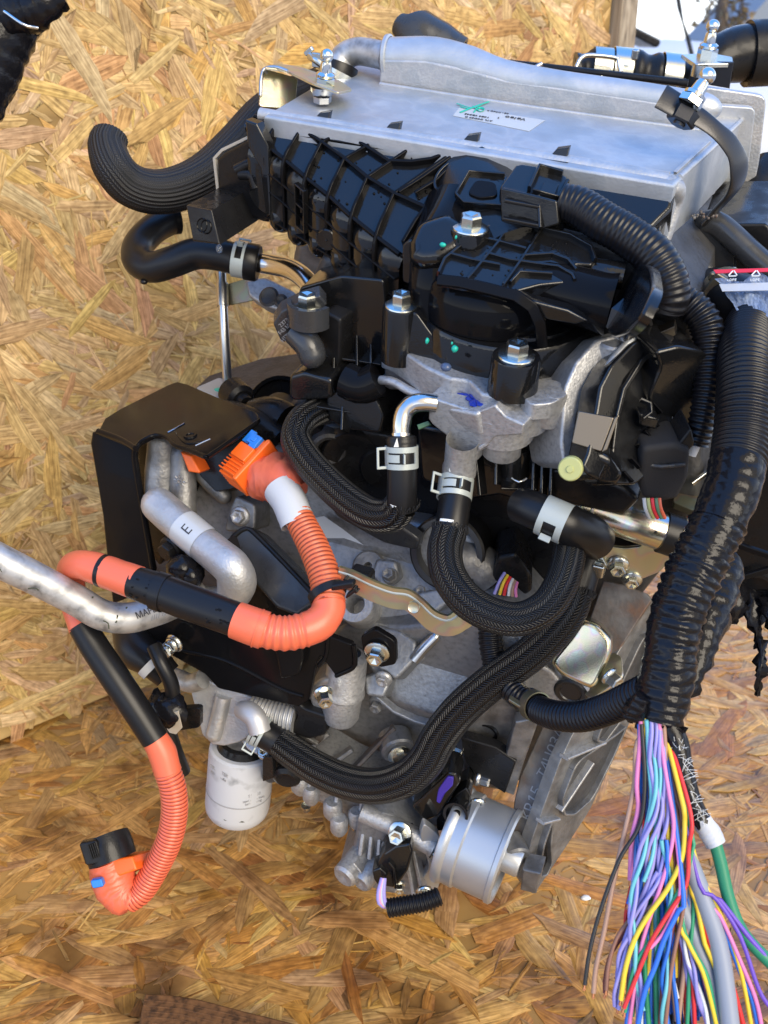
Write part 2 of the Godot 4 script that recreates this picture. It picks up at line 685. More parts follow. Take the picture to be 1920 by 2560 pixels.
func wood_grain() -> ImageTexture:
	var w := 256
	var h := 128
	var im := Image.create(w, h, false, Image.FORMAT_RGBA8)
	var fn := FastNoiseLite.new()
	fn.seed = 11
	fn.frequency = 0.05
	fn.fractal_octaves = 4
	for y in h:
		for x in w:
			var g := fn.get_noise_2d(x * 0.16, y * 6.0) * 0.6 + fn.get_noise_2d(x * 0.9 + 300.0, y * 1.6) * 0.35 + fn.get_noise_2d(x * 0.3 + 70.0, y * 14.0) * 0.4
			var dark := smoothstep(0.25, 0.5, fn.get_noise_2d(x * 0.25 + 900.0, y * 7.0)) + 0.6 * smoothstep(0.2, 0.45, fn.get_noise_2d(x * 0.8 + 500.0, y * 1.2 + 90.0))
			var f := clampf(0.86 + g * 0.36 - dark * 0.12, 0.2, 1.0)
			im.set_pixel(x, y, Color(f, f * (0.985 + g * 0.05), f * (0.96 + g * 0.1)))
	return ImageTexture.create_from_image(im)

func materials():
	var wet := noise_tex(0.006, [[0.0, 0.04], [0.46, 0.06], [0.54, 0.16], [0.62, 0.24], [1.0, 0.3]], 3, 5)
	var wet2 := noise_tex(0.008, [[0.0, 0.1], [0.45, 0.22], [0.6, 0.4], [1.0, 0.55]], 5, 5)
	var pebble := noise_tex(0.06, [], 8, 3, true, 3.0)
	var fine := noise_tex(0.12, [], 9, 3, true, 2.0)
	mat("black_plastic", lin(0.007, 0.0072, 0.008), 0.3, 0.0, {"spec": 0.5, "rtex": wet, "ntex": fine, "ns": 0.12, "tri": 7.0})
	mat("black_matt", lin(0.01, 0.01, 0.011), 0.5, 0.0, {"spec": 0.35, "rtex": wet2, "ntex": fine, "ns": 0.2, "tri": 9.0})
	mat("dark_grey_plastic", lin(0.03, 0.032, 0.036), 0.4, 0.0, {"rtex": wet2, "tri": 9.0})
	mat("gloss_black", lin(0.006, 0.006, 0.007), 0.12, 0.0, {"spec": 0.24, "rtex": noise_tex(0.004, [[0.0, 0.08], [0.5, 0.1], [0.62, 0.2], [1.0, 0.3]], 13, 4), "tri": 5.0})
	mat("rubber", lin(0.008, 0.008, 0.009), 0.34, 0.0, {"spec": 0.4, "ntex": fine, "ns": 0.1, "tri": 14.0})
	mat("tape", lin(0.007, 0.007, 0.009), 0.16, 0.0, {"spec": 0.34, "ntex": noise_tex(0.02, [], 17, 4, true, 7.0), "ns": 0.4, "tri": 16.0})
	mat("conduit", lin(0.007, 0.007, 0.009), 0.3, 0.0, {"spec": 0.4})
	mat("cloth_tape", lin(0.012, 0.012, 0.014), 0.8, 0.0, {"ntex": pebble, "ns": 0.5, "tri": 20.0})
	var hb := herringbone()
	mat("braid", lin(0.011, 0.012, 0.0145), 0.34, 0.0, {"tex": hb[0], "ntex": hb[1], "ns": 1.6, "spec": 0.5})
	mat("braid_soft", lin(0.03, 0.031, 0.035), 0.5, 0.0, {"tex": hb[0], "ntex": hb[1], "ns": 0.8})
	# metals
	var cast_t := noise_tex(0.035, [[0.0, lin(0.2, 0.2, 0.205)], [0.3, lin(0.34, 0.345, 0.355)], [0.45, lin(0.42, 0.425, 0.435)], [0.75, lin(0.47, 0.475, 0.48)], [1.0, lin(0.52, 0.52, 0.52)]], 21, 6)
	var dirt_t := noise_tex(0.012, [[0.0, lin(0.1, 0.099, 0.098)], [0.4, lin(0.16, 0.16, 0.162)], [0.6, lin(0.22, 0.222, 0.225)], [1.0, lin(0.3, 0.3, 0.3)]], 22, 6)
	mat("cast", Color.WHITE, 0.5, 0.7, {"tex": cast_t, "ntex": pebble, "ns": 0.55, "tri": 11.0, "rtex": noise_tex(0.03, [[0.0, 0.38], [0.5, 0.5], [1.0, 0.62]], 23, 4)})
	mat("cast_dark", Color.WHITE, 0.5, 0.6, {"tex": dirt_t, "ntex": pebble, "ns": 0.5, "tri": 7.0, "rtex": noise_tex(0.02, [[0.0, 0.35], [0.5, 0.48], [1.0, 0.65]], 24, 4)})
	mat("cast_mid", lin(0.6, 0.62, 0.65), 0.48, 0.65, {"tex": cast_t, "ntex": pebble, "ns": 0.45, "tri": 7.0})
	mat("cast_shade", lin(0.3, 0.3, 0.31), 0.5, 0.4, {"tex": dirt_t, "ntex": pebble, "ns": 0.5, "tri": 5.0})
	var sheet_t := noise_tex(0.005, [[0.0, lin(0.36, 0.38, 0.4)], [0.42, lin(0.44, 0.46, 0.48)], [0.55, lin(0.53, 0.53, 0.53)], [0.72, lin(0.47, 0.47, 0.48)], [1.0, lin(0.6, 0.6, 0.6)]], 25, 6)
	mat("alu_sheet", lin(0.97, 1.0, 1.03), 0.34, 0.7, {"tex": sheet_t, "ntex": fine, "ns": 0.2, "tri": 5.0, "rtex": noise_tex(0.006, [[0.0, 0.4], [0.45, 0.45], [0.6, 0.52], [1.0, 0.58]], 26, 6)})
	mat("alu_rough", Color.WHITE, 0.5, 0.7, {"tex": sheet_t, "ntex": pebble, "ns": 0.5, "tri": 9.0})
	mat("alu_pipe", lin(0.56, 0.57, 0.58), 0.46, 0.65, {"tex": noise_tex(0.02, [[0.0, 0.45], [0.35, 0.82], [0.6, 0.95], [1.0, 1.0]], 27, 5), "tri": 6.0})
	mat("alu_dull", lin(0.5, 0.5, 0.505), 0.5, 0.6, {"ntex": fine, "ns": 0.2, "tri": 8.0})
	mat("motor_alu", lin(0.5, 0.52, 0.54), 0.4, 0.7, {"ntex": fine, "ns": 0.12, "tri": 10.0})
	var plated := noise_tex(0.01, [[0.0, lin(0.62, 0.6, 0.44)], [0.35, lin(0.66, 0.62, 0.42)], [0.5, lin(0.72, 0.6, 0.46)], [0.6, lin(0.66, 0.52, 0.55)], [0.7, lin(0.56, 0.66, 0.56)], [1.0, lin(0.7, 0.7, 0.5)]], 31, 2)
	mat("plated", Color.WHITE, 0.22, 1.0, {"tex": plated, "tri": 9.0, "ntex": fine, "ns": 0.08})
	mat("plated_dull", lin(0.85, 0.85, 0.82), 0.36, 0.9, {"tex": plated, "tri": 5.0})
	mat("plated_grey", lin(0.34, 0.34, 0.3), 0.4, 0.8, {"tex": plated, "tri": 5.0})
	mat("zinc", lin(0.62, 0.63, 0.58), 0.24, 1.0, {"ntex": fine, "ns": 0.15, "tri": 12.0})
	mat("steel", lin(0.56, 0.56, 0.55), 0.28, 1.0)
	mat("chrome", lin(0.66, 0.67, 0.66), 0.12, 1.0)
	mat("steel_pipe", lin(0.62, 0.6, 0.57), 0.18, 1.0)
	mat("steel_clip", lin(0.2, 0.17, 0.135), 0.34, 1.0)
	mat("steel_dark", lin(0.06, 0.06, 0.063), 0.34, 0.9, {"ntex": fine, "ns": 0.2, "tri": 10.0})
	mat("clamp", lin(0.38, 0.42, 0.41), 0.42, 0.25, {"ntex": fine, "ns": 0.2, "tri": 14.0})
	mat("rusty", Color.WHITE, 0.6, 0.4, {"tex": noise_tex(0.012, [[0.0, lin(0.2, 0.09, 0.045)], [0.35, lin(0.1, 0.085, 0.08)], [0.5, lin(0.13, 0.125, 0.125)], [0.75, lin(0.19, 0.185, 0.185)], [1.0, lin(0.26, 0.15, 0.09)]], 33, 5), "tri": 6.0, "ntex": pebble, "ns": 0.3})
	# colours
	mat("salmon", lin(0.68, 0.135, 0.068), 0.36, 0.0, {"ntex": fine, "ns": 0.2, "tri": 12.0})
	mat("orange_conduit", lin(0.56, 0.125, 0.05), 0.42, 0.0, {"tex": groove()})
	mat("salmon_conduit", lin(0.68, 0.135, 0.068), 0.36, 0.0, {"tex": M.orange_conduit.albedo_texture})
	mat("orange_plastic", lin(0.84, 0.14, 0.018), 0.36)
	mat("blue_plastic", lin(0.02, 0.19, 0.66), 0.34)
	mat("green_paint", lin(0.01, 0.4, 0.3), 0.4)
	mat("blue_paint", lin(0.01, 0.03, 0.3), 0.35)
	mat("blue_drop", lin(0.05, 0.08, 0.16), 0.3)
	mat("green_plastic", lin(0.1, 0.22, 0.13), 0.5)
	mat("plug_yellow", lin(0.4, 0.42, 0.17), 0.3)
	mat("white_tape", lin(0.48, 0.5, 0.53), 0.55, 0.0, {"ntex": pebble, "ns": 0.2, "tri": 10.0})
	mat("white_print", lin(0.75, 0.77, 0.76), 0.5)
	mat("grey_print", lin(0.3, 0.31, 0.33), 0.5)
	mat("dark_print", lin(0.03, 0.03, 0.035), 0.55)
	mat("sticker", lin(0.48, 0.51, 0.54), 0.32, 0.15)
	mat("filter_white", lin(0.5, 0.53, 0.58), 0.35, 0.0, {"tex": noise_tex(0.01, [[0.0, 0.55], [0.25, 0.85], [0.4, 1.0], [1.0, 1.0]], 35, 5), "tri": 5.0})
	mat("gasket", lin(0.5, 0.46, 0.38), 0.6)
	mat("red_print", lin(0.7, 0.03, 0.05), 0.4)
	mat("grime", lin(0.05, 0.055, 0.03), 0.8)
	var film := mat("clear_film", Color(lin(0.5, 0.62, 0.85), 0.62), 0.26)
	film.transparency = BaseMaterial3D.TRANSPARENCY_ALPHA
	film.albedo_texture = noise_tex(0.02, [[0.0, 0.7], [1.0, 1.0]], 37, 3)
	film.normal_enabled = true
	film.normal_texture = noise_tex(0.012, [], 38, 3, true, 14.0)
	var wd := mat("water", Color(0.9, 0.95, 1.0, 0.08), 0.02)
	wd.transparency = BaseMaterial3D.TRANSPARENCY_ALPHA
	# board
	var grain := wood_grain()
	stained(mat("board_wall", Color.WHITE, 0.6, 0.0, {"tex": grain, "vc": true, "spec": 0.35}), [[0.0, 0.72], [0.3, 0.88], [0.5, 1.0], [1.0, 1.0]], 51)
	mat("board_floor", Color.WHITE, 0.5, 0.0, {"tex": grain, "vc": true, "rtex": noise_tex(0.01, [[0.0, 0.26], [0.45, 0.36], [0.7, 0.5], [1.0, 0.6]], 41, 4)})
	stained(M.board_floor, [[0.0, Color(0.52, 0.48, 0.47)], [0.24, Color(0.72, 0.67, 0.65)], [0.38, Color(0.93, 0.9, 0.89)], [0.52, 1.0], [1.0, 1.0]], 52)
	mat("offcut", lin(0.22, 0.1, 0.035), 0.6, 0.0, {"tex": noise_tex(0.02, [[0.0, 0.35], [0.5, 0.8], [1.0, 1.0]], 57, 5), "tri": 8.0})
	mat("post_wood", lin(0.42, 0.36, 0.28), 0.7, 0.0, {"tex": grain})

const WALL_TINTS := [[0.74, 0.515, 0.224], [0.78, 0.554, 0.258], [0.72, 0.495, 0.218], [0.76, 0.495, 0.196], [0.72, 0.436, 0.162], [0.72, 0.485, 0.274], [0.68, 0.495, 0.269], [0.62, 0.426, 0.246], [0.8, 0.594, 0.314], [0.68, 0.396, 0.19], [0.76, 0.535, 0.235], [0.73, 0.505, 0.202], [0.77, 0.544, 0.258], [0.72, 0.525, 0.252]]
const FLOOR_TINTS := [[0.746, 0.414, 0.121], [0.786, 0.451, 0.143], [0.706, 0.386, 0.108], [0.746, 0.386, 0.0907], [0.665, 0.322, 0.0734], [0.726, 0.442, 0.164], [0.665, 0.386, 0.134], [0.564, 0.313, 0.117], [0.827, 0.524, 0.19], [0.665, 0.313, 0.0778], [0.756, 0.432, 0.13], [0.605, 0.368, 0.156], [0.736, 0.414, 0.112], [0.484, 0.212, 0.0518], [0.776, 0.478, 0.156]]

# one pressed wood strand: a long flat chip with ragged ends
func strand_shape(b: Buf, l: float, w: float, th: float, o: Vector3, x: Vector3, y: Vector3, z: Vector3, r: RandomNumberGenerator):
	var n := 7
	var up := []
	var dn := []
	var bow := r.randf_range(-0.25, 0.25) * w
	var cut := r.randf_range(-1.3, 1.3) * w
	var tip0 := r.randf_range(0.1, 0.8)
	var tip1 := r.randf_range(0.1, 0.8)
	for k in n:
		var t := float(k) / (n - 1)
		var q := t * 2.0 - 1.0
		var end := tip0 if t < 0.5 else tip1
		var taper := lerpf(1.0, end, pow(absf(q), 3.5)) * r.randf_range(0.86, 1.04)
		var mid := bow * (1.0 - q * q) + r.randf_range(-0.06, 0.06) * w
		var lean := cut * 0.5 * q * q
		up.append(Vector2((t - 0.5) * l + lean * signf(q + 0.001) + r.randf_range(-0.02, 0.02) * l, mid + w * 0.5 * taper))
		dn.append(Vector2((t - 0.5) * l - lean * signf(q + 0.001) + r.randf_range(-0.02, 0.02) * l, mid - w * 0.5 * taper))
	var uo := Vector2(r.randf(), r.randf())
	var su := 5.0
	var pu := []
	var pd := []
	for k in n:
		pu.append(b.put(o + x * up[k].x + y * up[k].y + z * th, (z + y * 0.18).normalized(), uo + Vector2(up[k].x * su, up[k].y * su * 1.6)))
		pd.append(b.put(o + x * dn[k].x + y * dn[k].y + z * th, (z - y * 0.18).normalized(), uo + Vector2(dn[k].x * su, dn[k].y * su * 1.6)))
	for k in n - 1:
		b.quad(pu[k], pu[k + 1], pd[k + 1], pd[k])
	var loop := []
	for k in n:
		loop.append(up[k])
	for k in range(n - 1, -1, -1):
		loop.append(dn[k])
	for k in loop.size():
		var p: Vector2 = loop[k]
		var q: Vector2 = loop[(k + 1) % loop.size()]
		var a := o + x * p.x + y * p.y
		var c := o + x * q.x + y * q.y
		var out := x * (q.y - p.y) * -1.0 + y * (q.x - p.x)
		b.flat4(a + z * th, c + z * th, c - z * 0.0004, a - z * 0.0004, out)

# pressed strands over a board whose corner is o, spanned by w * x and h * y, facing z
func strands(parent: Node3D, o: Vector3, x: Vector3, y: Vector3, z: Vector3, w: float, h: float, count: int, tints: Array, m: Material, sd: int, lie := 0.0, size := 1.0):
	var r := RandomNumberGenerator.new()
	r.seed = sd
	var all := []
	for k in count:
		var l := r.randf_range(0.04, 0.12)
		var wd := l * r.randf_range(0.14, 0.34)
		var pick := r.randf()
		if pick < 0.3:
			wd = r.randf_range(0.0015, 0.005)
			l = r.randf_range(0.015, 0.07)
		elif pick < 0.5:
			l = r.randf_range(0.02, 0.05)
			wd = r.randf_range(0.005, 0.012)
		elif pick > 0.92:
			l = r.randf_range(0.12, 0.2)
			wd = r.randf_range(0.015, 0.035)
		wd = minf(wd, 0.034) * size
		l *= size
		var p := Vector2(r.randf() * w, r.randf() * h)
		var a := lie + r.randfn(0.0, 0.85)
		var lift := 0.0002 + 0.0013 * float(k) / count
		var t: Array = tints[r.randi() % tints.size()]
		var s := r.randf_range(0.8, 1.12)
		var c := Color(t[0] * s, t[1] * s * r.randf_range(0.95, 1.05), t[2] * s * r.randf_range(0.85, 1.15))
		var pos := o + x * p.x + y * p.y + z * lift
		var eye := view.inverse() * (pos - EYE)
		var px := Vector2(eye.x / -eye.z * FPX + 960.0, -eye.y / -eye.z * FPX + 1280.0)
		var big := 0.0
		if eye.z < -0.2 and Rect2(-20, -20, 1960, 2600).has_point(px):
			big = l * wd / (eye.z * eye.z) * (0.2 + float(k) / count)
		all.append([big, pos, a, l, wd, c, r.randi()])
	var order := range(count)
	order.sort_custom(func(i, j): return all[i][0] > all[j][0])
	var rest := Buf.new()
	for q in count:
		var e: Array = all[order[q]]
		var rr := RandomNumberGenerator.new()
		rr.seed = e[6]
		var dx: Vector3 = x * cos(e[2]) + y * sin(e[2])
		var dy := z.cross(dx)
		var tilt := rr.randf_range(-0.012, 0.012)
		var zz := (z + dx * tilt * 0.3).normalized()
		if q < 300:
			var b := Buf.new()
			b.col = e[5]
			strand_shape(b, e[3], e[4], rr.randf_range(0.0003, 0.0006), e[1], dx, dy, zz, rr)
			part("wood_strand", b, m, parent)
		else:
			rest.col = e[5]
			strand_shape(rest, e[3], e[4], rr.randf_range(0.0003, 0.0005), e[1], dx, dy, zz, rr)
	var s := part("wood_strands", rest, m, parent)
	s.set_meta("kind", "stuff")

# ------------------------------------------------------------------ the board corner and what is beyond it
func setting():
	var along := Vector3(0.753, 0, -0.658)
	var facing := Vector3(0.658, 0, 0.753)
	var corner := Vector3(0.415, 0, -1.748 - 0.873 * 0.415)
	# floor
	var b := Buf.new()
	b.col = Color(0.54, 0.31, 0.1)
	b.box(Vector3(0.3, -0.01, -1.5), Basis.IDENTITY, Vector3(3.4, 0.02, 3.6), 0.002)
	var fl := MeshInstance3D.new()
	fl.name = "floor"
	fl.mesh = mesh_of(b, Vector3.ZERO)
	fl.material_override = M.board_floor
	add_child(fl, true)
	fl.set_meta("kind", "structure")
	fl.set_meta("label", "orange-brown chipboard floor of pressed wood strands under the engine")
	from[fl] = Vector3.ZERO
	strands(fl, Vector3(-1.1, 0, -0.05), Vector3.RIGHT, Vector3.FORWARD, Vector3.UP, 2.7, 2.5, 17000, FLOOR_TINTS, M.board_floor, 5, 0.35, 0.95)
	# wall
	var w := thing("board_wall", "tan chipboard wall of pressed wood strands behind the engine", "wall", corner)
	b = Buf.new()
	b.col = Color(0.55, 0.38, 0.16)
	var bs := Basis(along, Vector3.UP, facing)
	var len := 1.95
	var hi := 1.5
	b.box(corner - along * len * 0.5 + Vector3.UP * (hi * 0.5 + 0.012) - facing * 0.009, bs, Vector3(len, hi, 0.018), 0.001)
	part("panel", b, M.board_wall)
	b = Buf.new()
	b.box(corner - along * len * 0.5 + Vector3.UP * 0.03 - facing * 0.034, bs, Vector3(len, 0.06, 0.03), 0.002)
	part("sole_plate", b, M.offcut)
	strands(w, corner - along * (len - 0.02) + Vector3.UP * 0.02, along, Vector3.UP, facing, len - 0.04, hi - 0.04, 13000, WALL_TINTS, M.board_wall, 9, -0.5, 0.88)
	# a timber offcut on the floor at the very front
	var fp := Plane(Vector3.UP, 0.034)
	thing("timber_offcut", "dark weathered timber offcut lying on the floor at the very front", "plank", on(fp, 550, 2530) - Vector3.UP * 0.032)
	b = Buf.new()
	b.plate(outline(fp, [362, 2482, 420, 2484, 500, 2496, 620, 2528, 760, 2562, 760, 2700, 340, 2620, 350, 2540]), Vector3.DOWN * 0.03, 0.003)
	part("plank", b, M.offcut)
	b = Buf.new()
	for k in 7:
		var yy := 2500.0 + k * 14
		b.fin([on(fp, 360, yy), on(fp, 450, yy + 8), on(fp, 560, yy + 32), on(fp, 700, yy + 66)], Vector3.UP, 0.0006, 0.0012)
	part("grain_ridges", b, M.offcut)
	# timber block that carries the engine, under its far side
	var sp := at(1090, 1950, 1.36)
	thing("support_block", "stout timber block under the far side of the engine", "support block", Vector3(sp.x, 0.005, sp.z))
	b = Buf.new()
	b.box(Vector3(sp.x, 0.115, sp.z), Basis(EX, Vector3.UP, EX.cross(Vector3.UP)).orthonormalized(), Vector3(0.15, 0.22, 0.09), 0.003)
	part("block", b, M.offcut)
	# post at the end of the wall
	thing("wooden_post", "grey weathered timber post at the end of the chipboard wall", "post", corner + along * 0.03)
	b = Buf.new()
	b.box(corner + along * 0.027 + Vector3.UP * 0.79 - facing * 0.012, bs, Vector3(0.05, 1.58, 0.07), 0.003)
	part("beam", b, M.post_wood)
	# yard
	b = Buf.new()
	b.box(Vector3(10, -0.55, -24), Basis.IDENTITY, Vector3(160, 0.1, 120), 0.01)
	var yd := MeshInstance3D.new()
	yd.name = "yard_ground"
	yd.mesh = mesh_of(b, Vector3.ZERO)
	yd.material_override = mat("yard", lin(0.34, 0.34, 0.34), 0.9)
	add_child(yd, true)
	yd.set_meta("kind", "structure")
	yd.set_meta("label", "pale grey yard ground far behind the engine")
	beyond()

func beyond():
	# a pale parked car under a cover, out of focus
	var o := at(1700, 130, 7.0)
	thing("covered_car", "pale rounded parked car blurred behind the wooden post", "car", Vector3(o.x, -0.5, o.z))
	var b := Buf.new()
	var sx := Vector3(0.97, 0, 0.2).normalized()
	b.ball(o + Vector3(0.0, -0.62, 0), Vector3(1.6, 0.62, 0.8), Basis(sx, Vector3.UP, sx.cross(Vector3.UP)), 24)
	b.ball(o + Vector3(-0.1, -0.38, 0), Vector3(0.85, 0.46, 0.66), Basis(sx, Vector3.UP, sx.cross(Vector3.UP)), 24)
	part("body", b, mat("pale_cover", lin(0.5, 0.52, 0.55), 0.5))
	for k in [-1.0, 1.0]:
		b = Buf.new()
		b.lathe(o + sx * k * 0.95 + Vector3(0, -1.1, 0.62), Vector3(0.2, 0, 0.97), [Vector2(0.01, -0.1), Vector2(0.3, -0.1), Vector2(0.33, -0.06), Vector2(0.33, 0.06), Vector2(0.3, 0.1), Vector2(0.01, 0.1)], 20)
		part("wheel", b, M.black_matt)
	o = at(1570, 82, 4.0)
	thing("dark_canopy", "dark sloping canopy edge beside the wooden post in the yard", "canopy", Vector3(o.x, -0.5, o.z))
	b = Buf.new()
	b.box(o, Basis(Vector3(0, 0, 1), -0.42), Vector3(0.2, 0.03, 0.3), 0.008)
	part("roof_edge", b, M.black_matt)
	b = Buf.new()
	b.box(o + Vector3(-0.07, -0.72, 0), Basis.IDENTITY, Vector3(0.03, 1.42, 0.03), 0.004)
	part("pole", b, M.black_matt)
	# leaning pole and a bare tree with a few leaves
	thing("leaning_pole", "thin dark leaning pole in the bright yard", "pole", at(1720, 130, 6.0) + Vector3(0.1, -1.4, 0))
	b = Buf.new()
	b.tube([at(1685, -60, 6.0), at(1705, 50, 6.0), at(1728, 130, 6.0), at(1860, 700, 6.0)], 0.013, 8, 0.1)
	part("pole", b, M.black_matt)
	var base := at(1800, 130, 9.0)
	thing("bare_tree", "small leafy tree blurred against the bright sky", "tree", Vector3(base.x, -0.5, base.z))
	b = Buf.new()
	b.tube([Vector3(base.x, -0.5, base.z), base + Vector3(0.02, -0.3, 0), base + Vector3(-0.03, 0.3, 0), base + Vector3(0.03, 0.9, 0)], [0.09, 0.07, 0.05, 0.02], 10, 0.06)
	part("trunk", b, mat("bark", lin(0.08, 0.06, 0.045), 0.8))
	b = Buf.new()
	var lf := Buf.new()
	for k in 46:
		var p := base + Vector3(rng.randfn(0, 0.12), rng.randf_range(-0.25, 0.95), rng.randfn(0, 0.12))
		var q := p + Vector3(rng.randfn(0, 0.2), rng.randf_range(0.02, 0.3), rng.randfn(0, 0.2))
		b.tube([p, (p + q) * 0.5 + Vector3(0, 0.03, 0), q], [0.012, 0.008, 0.003], 5, 0.06)
		for j in 9:
			var c := p.lerp(q, rng.randf()) + Vector3(rng.randfn(0, 0.06), rng.randfn(0, 0.06), rng.randfn(0, 0.06))
			var d := Vector3(rng.randfn(), rng.randfn(), rng.randfn()).normalized() * 0.045
			var e := d.cross(Vector3(rng.randfn(), rng.randfn(), rng.randfn())).normalized() * 0.022
			lf.flat4(c - d, c + e, c + d, c - e, Vector3.UP)
	part("branches", b, M.bark)
	var lv := part("leaves", lf, mat("leaf", lin(0.16, 0.11, 0.045), 0.5))
	lv.set_meta("kind", "stuff")
	# a grey shed wall beyond, only its sloped gable shows
	o = at(1890, 60, 12.0)
	thing("shed", "grey shed with a sloped roof far away in the yard", "shed", Vector3(o.x, -0.5, o.z))
	b = Buf.new()
	b.plate(PackedVector3Array([o + Vector3(-0.5, -1.6, 0), o + Vector3(-0.45, -0.35, 0), o + Vector3(0.3, 0.5, 0), o + Vector3(2.6, 0.5, 0), o + Vector3(2.6, -1.6, 0)]), Vector3(0, 0, -2.0), 0.01)
	part("walls", b, mat("shed_grey", lin(0.2, 0.23, 0.27), 0.8))

func plate_on(p: Plane, xy: Array, thick: float, bev := 0.002, soft := 40.0, dir := Vector3.ZERO) -> Buf:
	var b := Buf.new()
	b.plate(outline(p, xy), (-p.normal if dir == Vector3.ZERO else dir) * thick, bev, soft)
	return b

# rounds the corners of a flat list x, y, x, y ...
func rounded(xy: Array, k := 0.25) -> Array:
	var o := []
	var n := xy.size() / 2
	for i in n:
		var p := Vector2(xy[i * 2], xy[i * 2 + 1])
		var a := Vector2(xy[((i + n - 1) % n) * 2], xy[((i + n - 1) % n) * 2 + 1])
		var c := Vector2(xy[((i + 1) % n) * 2], xy[((i + 1) % n) * 2 + 1])
		var q := p.lerp(a, k)
		var r := p.lerp(c, k)
		for t in [0.0, 0.33, 0.67, 1.0]:
			var m: Vector2 = q.lerp(p, t).lerp(p.lerp(r, t), t)
			o.append(m.x); o.append(m.y)
	return o

# ------------------------------------------------------------------ the casings low in the engine
func structure():
	var t := thing("engine_block", "grey cast engine block and gearbox casing in the middle of the engine", "engine block", at(960, 1900, 1.15))
	var f := pln(960, 1400, 1.13, EZ)
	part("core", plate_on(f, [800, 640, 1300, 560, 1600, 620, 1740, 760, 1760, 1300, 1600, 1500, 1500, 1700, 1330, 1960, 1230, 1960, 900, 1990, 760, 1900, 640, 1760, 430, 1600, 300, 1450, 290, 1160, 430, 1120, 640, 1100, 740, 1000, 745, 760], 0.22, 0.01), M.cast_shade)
	f = pln(600, 1250, 1.03, mixed(EZ, EY, 0.25))
	part("casing", plate_on(f, rounded([392, 1100, 470, 1085, 640, 1125, 745, 1150, 850, 1270, 1010, 1300, 1190, 1330, 1230, 1470, 1080, 1580, 940, 1610, 860, 1580, 740, 1500, 560, 1360, 400, 1330]), 0.07, 0.008), M.cast_mid)
	# raised ridges of the casting
	for e in [[408, 1110, 1.01, 402, 1270, 1.02, 0.017], [455, 1140, 1.005, 462, 1300, 1.01, 0.013], [500, 1180, 1.02, 560, 1240, 1.02, 0.009], [640, 1180, 1.03, 800, 1290, 1.03, 0.008]]:
		var b := Buf.new()
		var a := at(e[0], e[1], e[2])
		var c := at(e[3], e[4], e[5])
		b.tube([a, a.lerp(c, 0.5), c], [e[6] * 0.9, e[6], e[6] * 0.9], 16, 0.01)
		b.ball(a, Vector3.ONE * e[6] * 0.9)
		b.ball(c, Vector3.ONE * e[6] * 0.9)
		part("ridge", b, M.cast_dark)
	# the moulded sun mark
	var bs := Buf.new()
	var sp := at(449, 1202, 0.985)
	for k in 8:
		var a := TAU * k / 8
		var d := EX * cos(a) + EY * sin(a)
		bs.tube([sp + d * 0.0035, sp + d * 0.0062], 0.0007, 5, 0.01)
	bs.band(sp, EZ, EX, 0.0018, 0.0, TAU, -0.001, 0.0006, 0.0008)
	part("moulded_mark", bs, M.cast)
	# lug with a bolt
	f = pln(605, 1290, 0.995, mixed(EZ, EY, 0.35))
	part("lug", plate_on(f, rounded([588, 1238, 640, 1262, 636, 1330, 560, 1330, 566, 1290], 0.2), 0.04, 0.003), M.cast_dark)
	bolt(on(f, 601, 1290), f.normal, 0.0098, 0.0068, 0.007, M.cast, t)
	# plate of the bell wall behind the hoses
	f = pln(950, 1400, 0.995, mixed(EZ, EY, 0.45))
	part("bell_wall", plate_on(f, rounded([790, 1290, 830, 1265, 1040, 1335, 1170, 1400, 1215, 1500, 1110, 1560, 960, 1570, 880, 1500, 820, 1420]), 0.03, 0.006), M.cast_mid)
	var hb := Buf.new()
	var hp := at(1120, 1380, 0.965)
	hb.lathe(hp, mixed(EZ, EY, 0.3), [Vector2(0.036, -0.03), Vector2(0.036, 0.004), Vector2(0.034, 0.006), Vector2(0.029, 0.006), Vector2(0.028, 0.003), Vector2(0.028, -0.03)], 40)
	part("bore_ring", hb, M.steel_dark)
	# boss with a hole, and small bolts near it
	hb = Buf.new()
	hp = at(888, 1510, 0.965)
	var ax := mixed(EZ, EY, 0.55)
	hb.lathe(hp, ax, [Vector2(0.0185, -0.04), Vector2(0.0185, -0.001), Vector2(0.017, 0.001), Vector2(0.0095, 0.001), Vector2(0.0085, -0.001), Vector2(0.0085, -0.03), Vector2(0.0, -0.03)], 32)
	part("boss", hb, M.cast)
	bolt(at(976, 1440, 0.975), ax, 0.008, 0.006, 0.012, M.cast_dark, t)
	bolt(at(1052, 1478, 0.985), ax, 0.011, 0.005, 0.004, M.cast_dark, t)
	for e in [[920, 1415, 0.985, 0.016], [1000, 1520, 0.99, 0.013], [960, 1640, 0.985, 0.018]]:
		var b := Buf.new()
		b.lathe(at(e[0], e[1], e[2]), ax, [Vector2(e[3], -0.04), Vector2(e[3], -0.002), Vector2(e[3] - 0.002, 0.0), Vector2(0.004, 0.0), Vector2(0.004, -0.01)], 24)
		part("boss", b, M.cast_dark)
	# paper label on the casing
	f = pln(830, 1330, 0.985, mixed(EZ, EY, 0.6))
	part("paper_label", plate_on(f, [785, 1295, 810, 1290, 860, 1325, 908, 1362, 860, 1345, 812, 1345], 0.0006, 0.0001), M.sticker)
	# gearbox front
	f = pln(900, 1750, 1.05, EZ)
	part("gear_case", plate_on(f, rounded([640, 1730, 770, 1640, 860, 1560, 1000, 1570, 1240, 1540, 1330, 1640, 1310, 1800, 1250, 1880, 1290, 1985, 1110, 1960, 960, 2010, 760, 1960, 690, 1890], 0.15), 0.12, 0.006), M.cast_mid)
	f = pln(1080, 1690, 0.985, mixed(EZ, EY, 0.35))
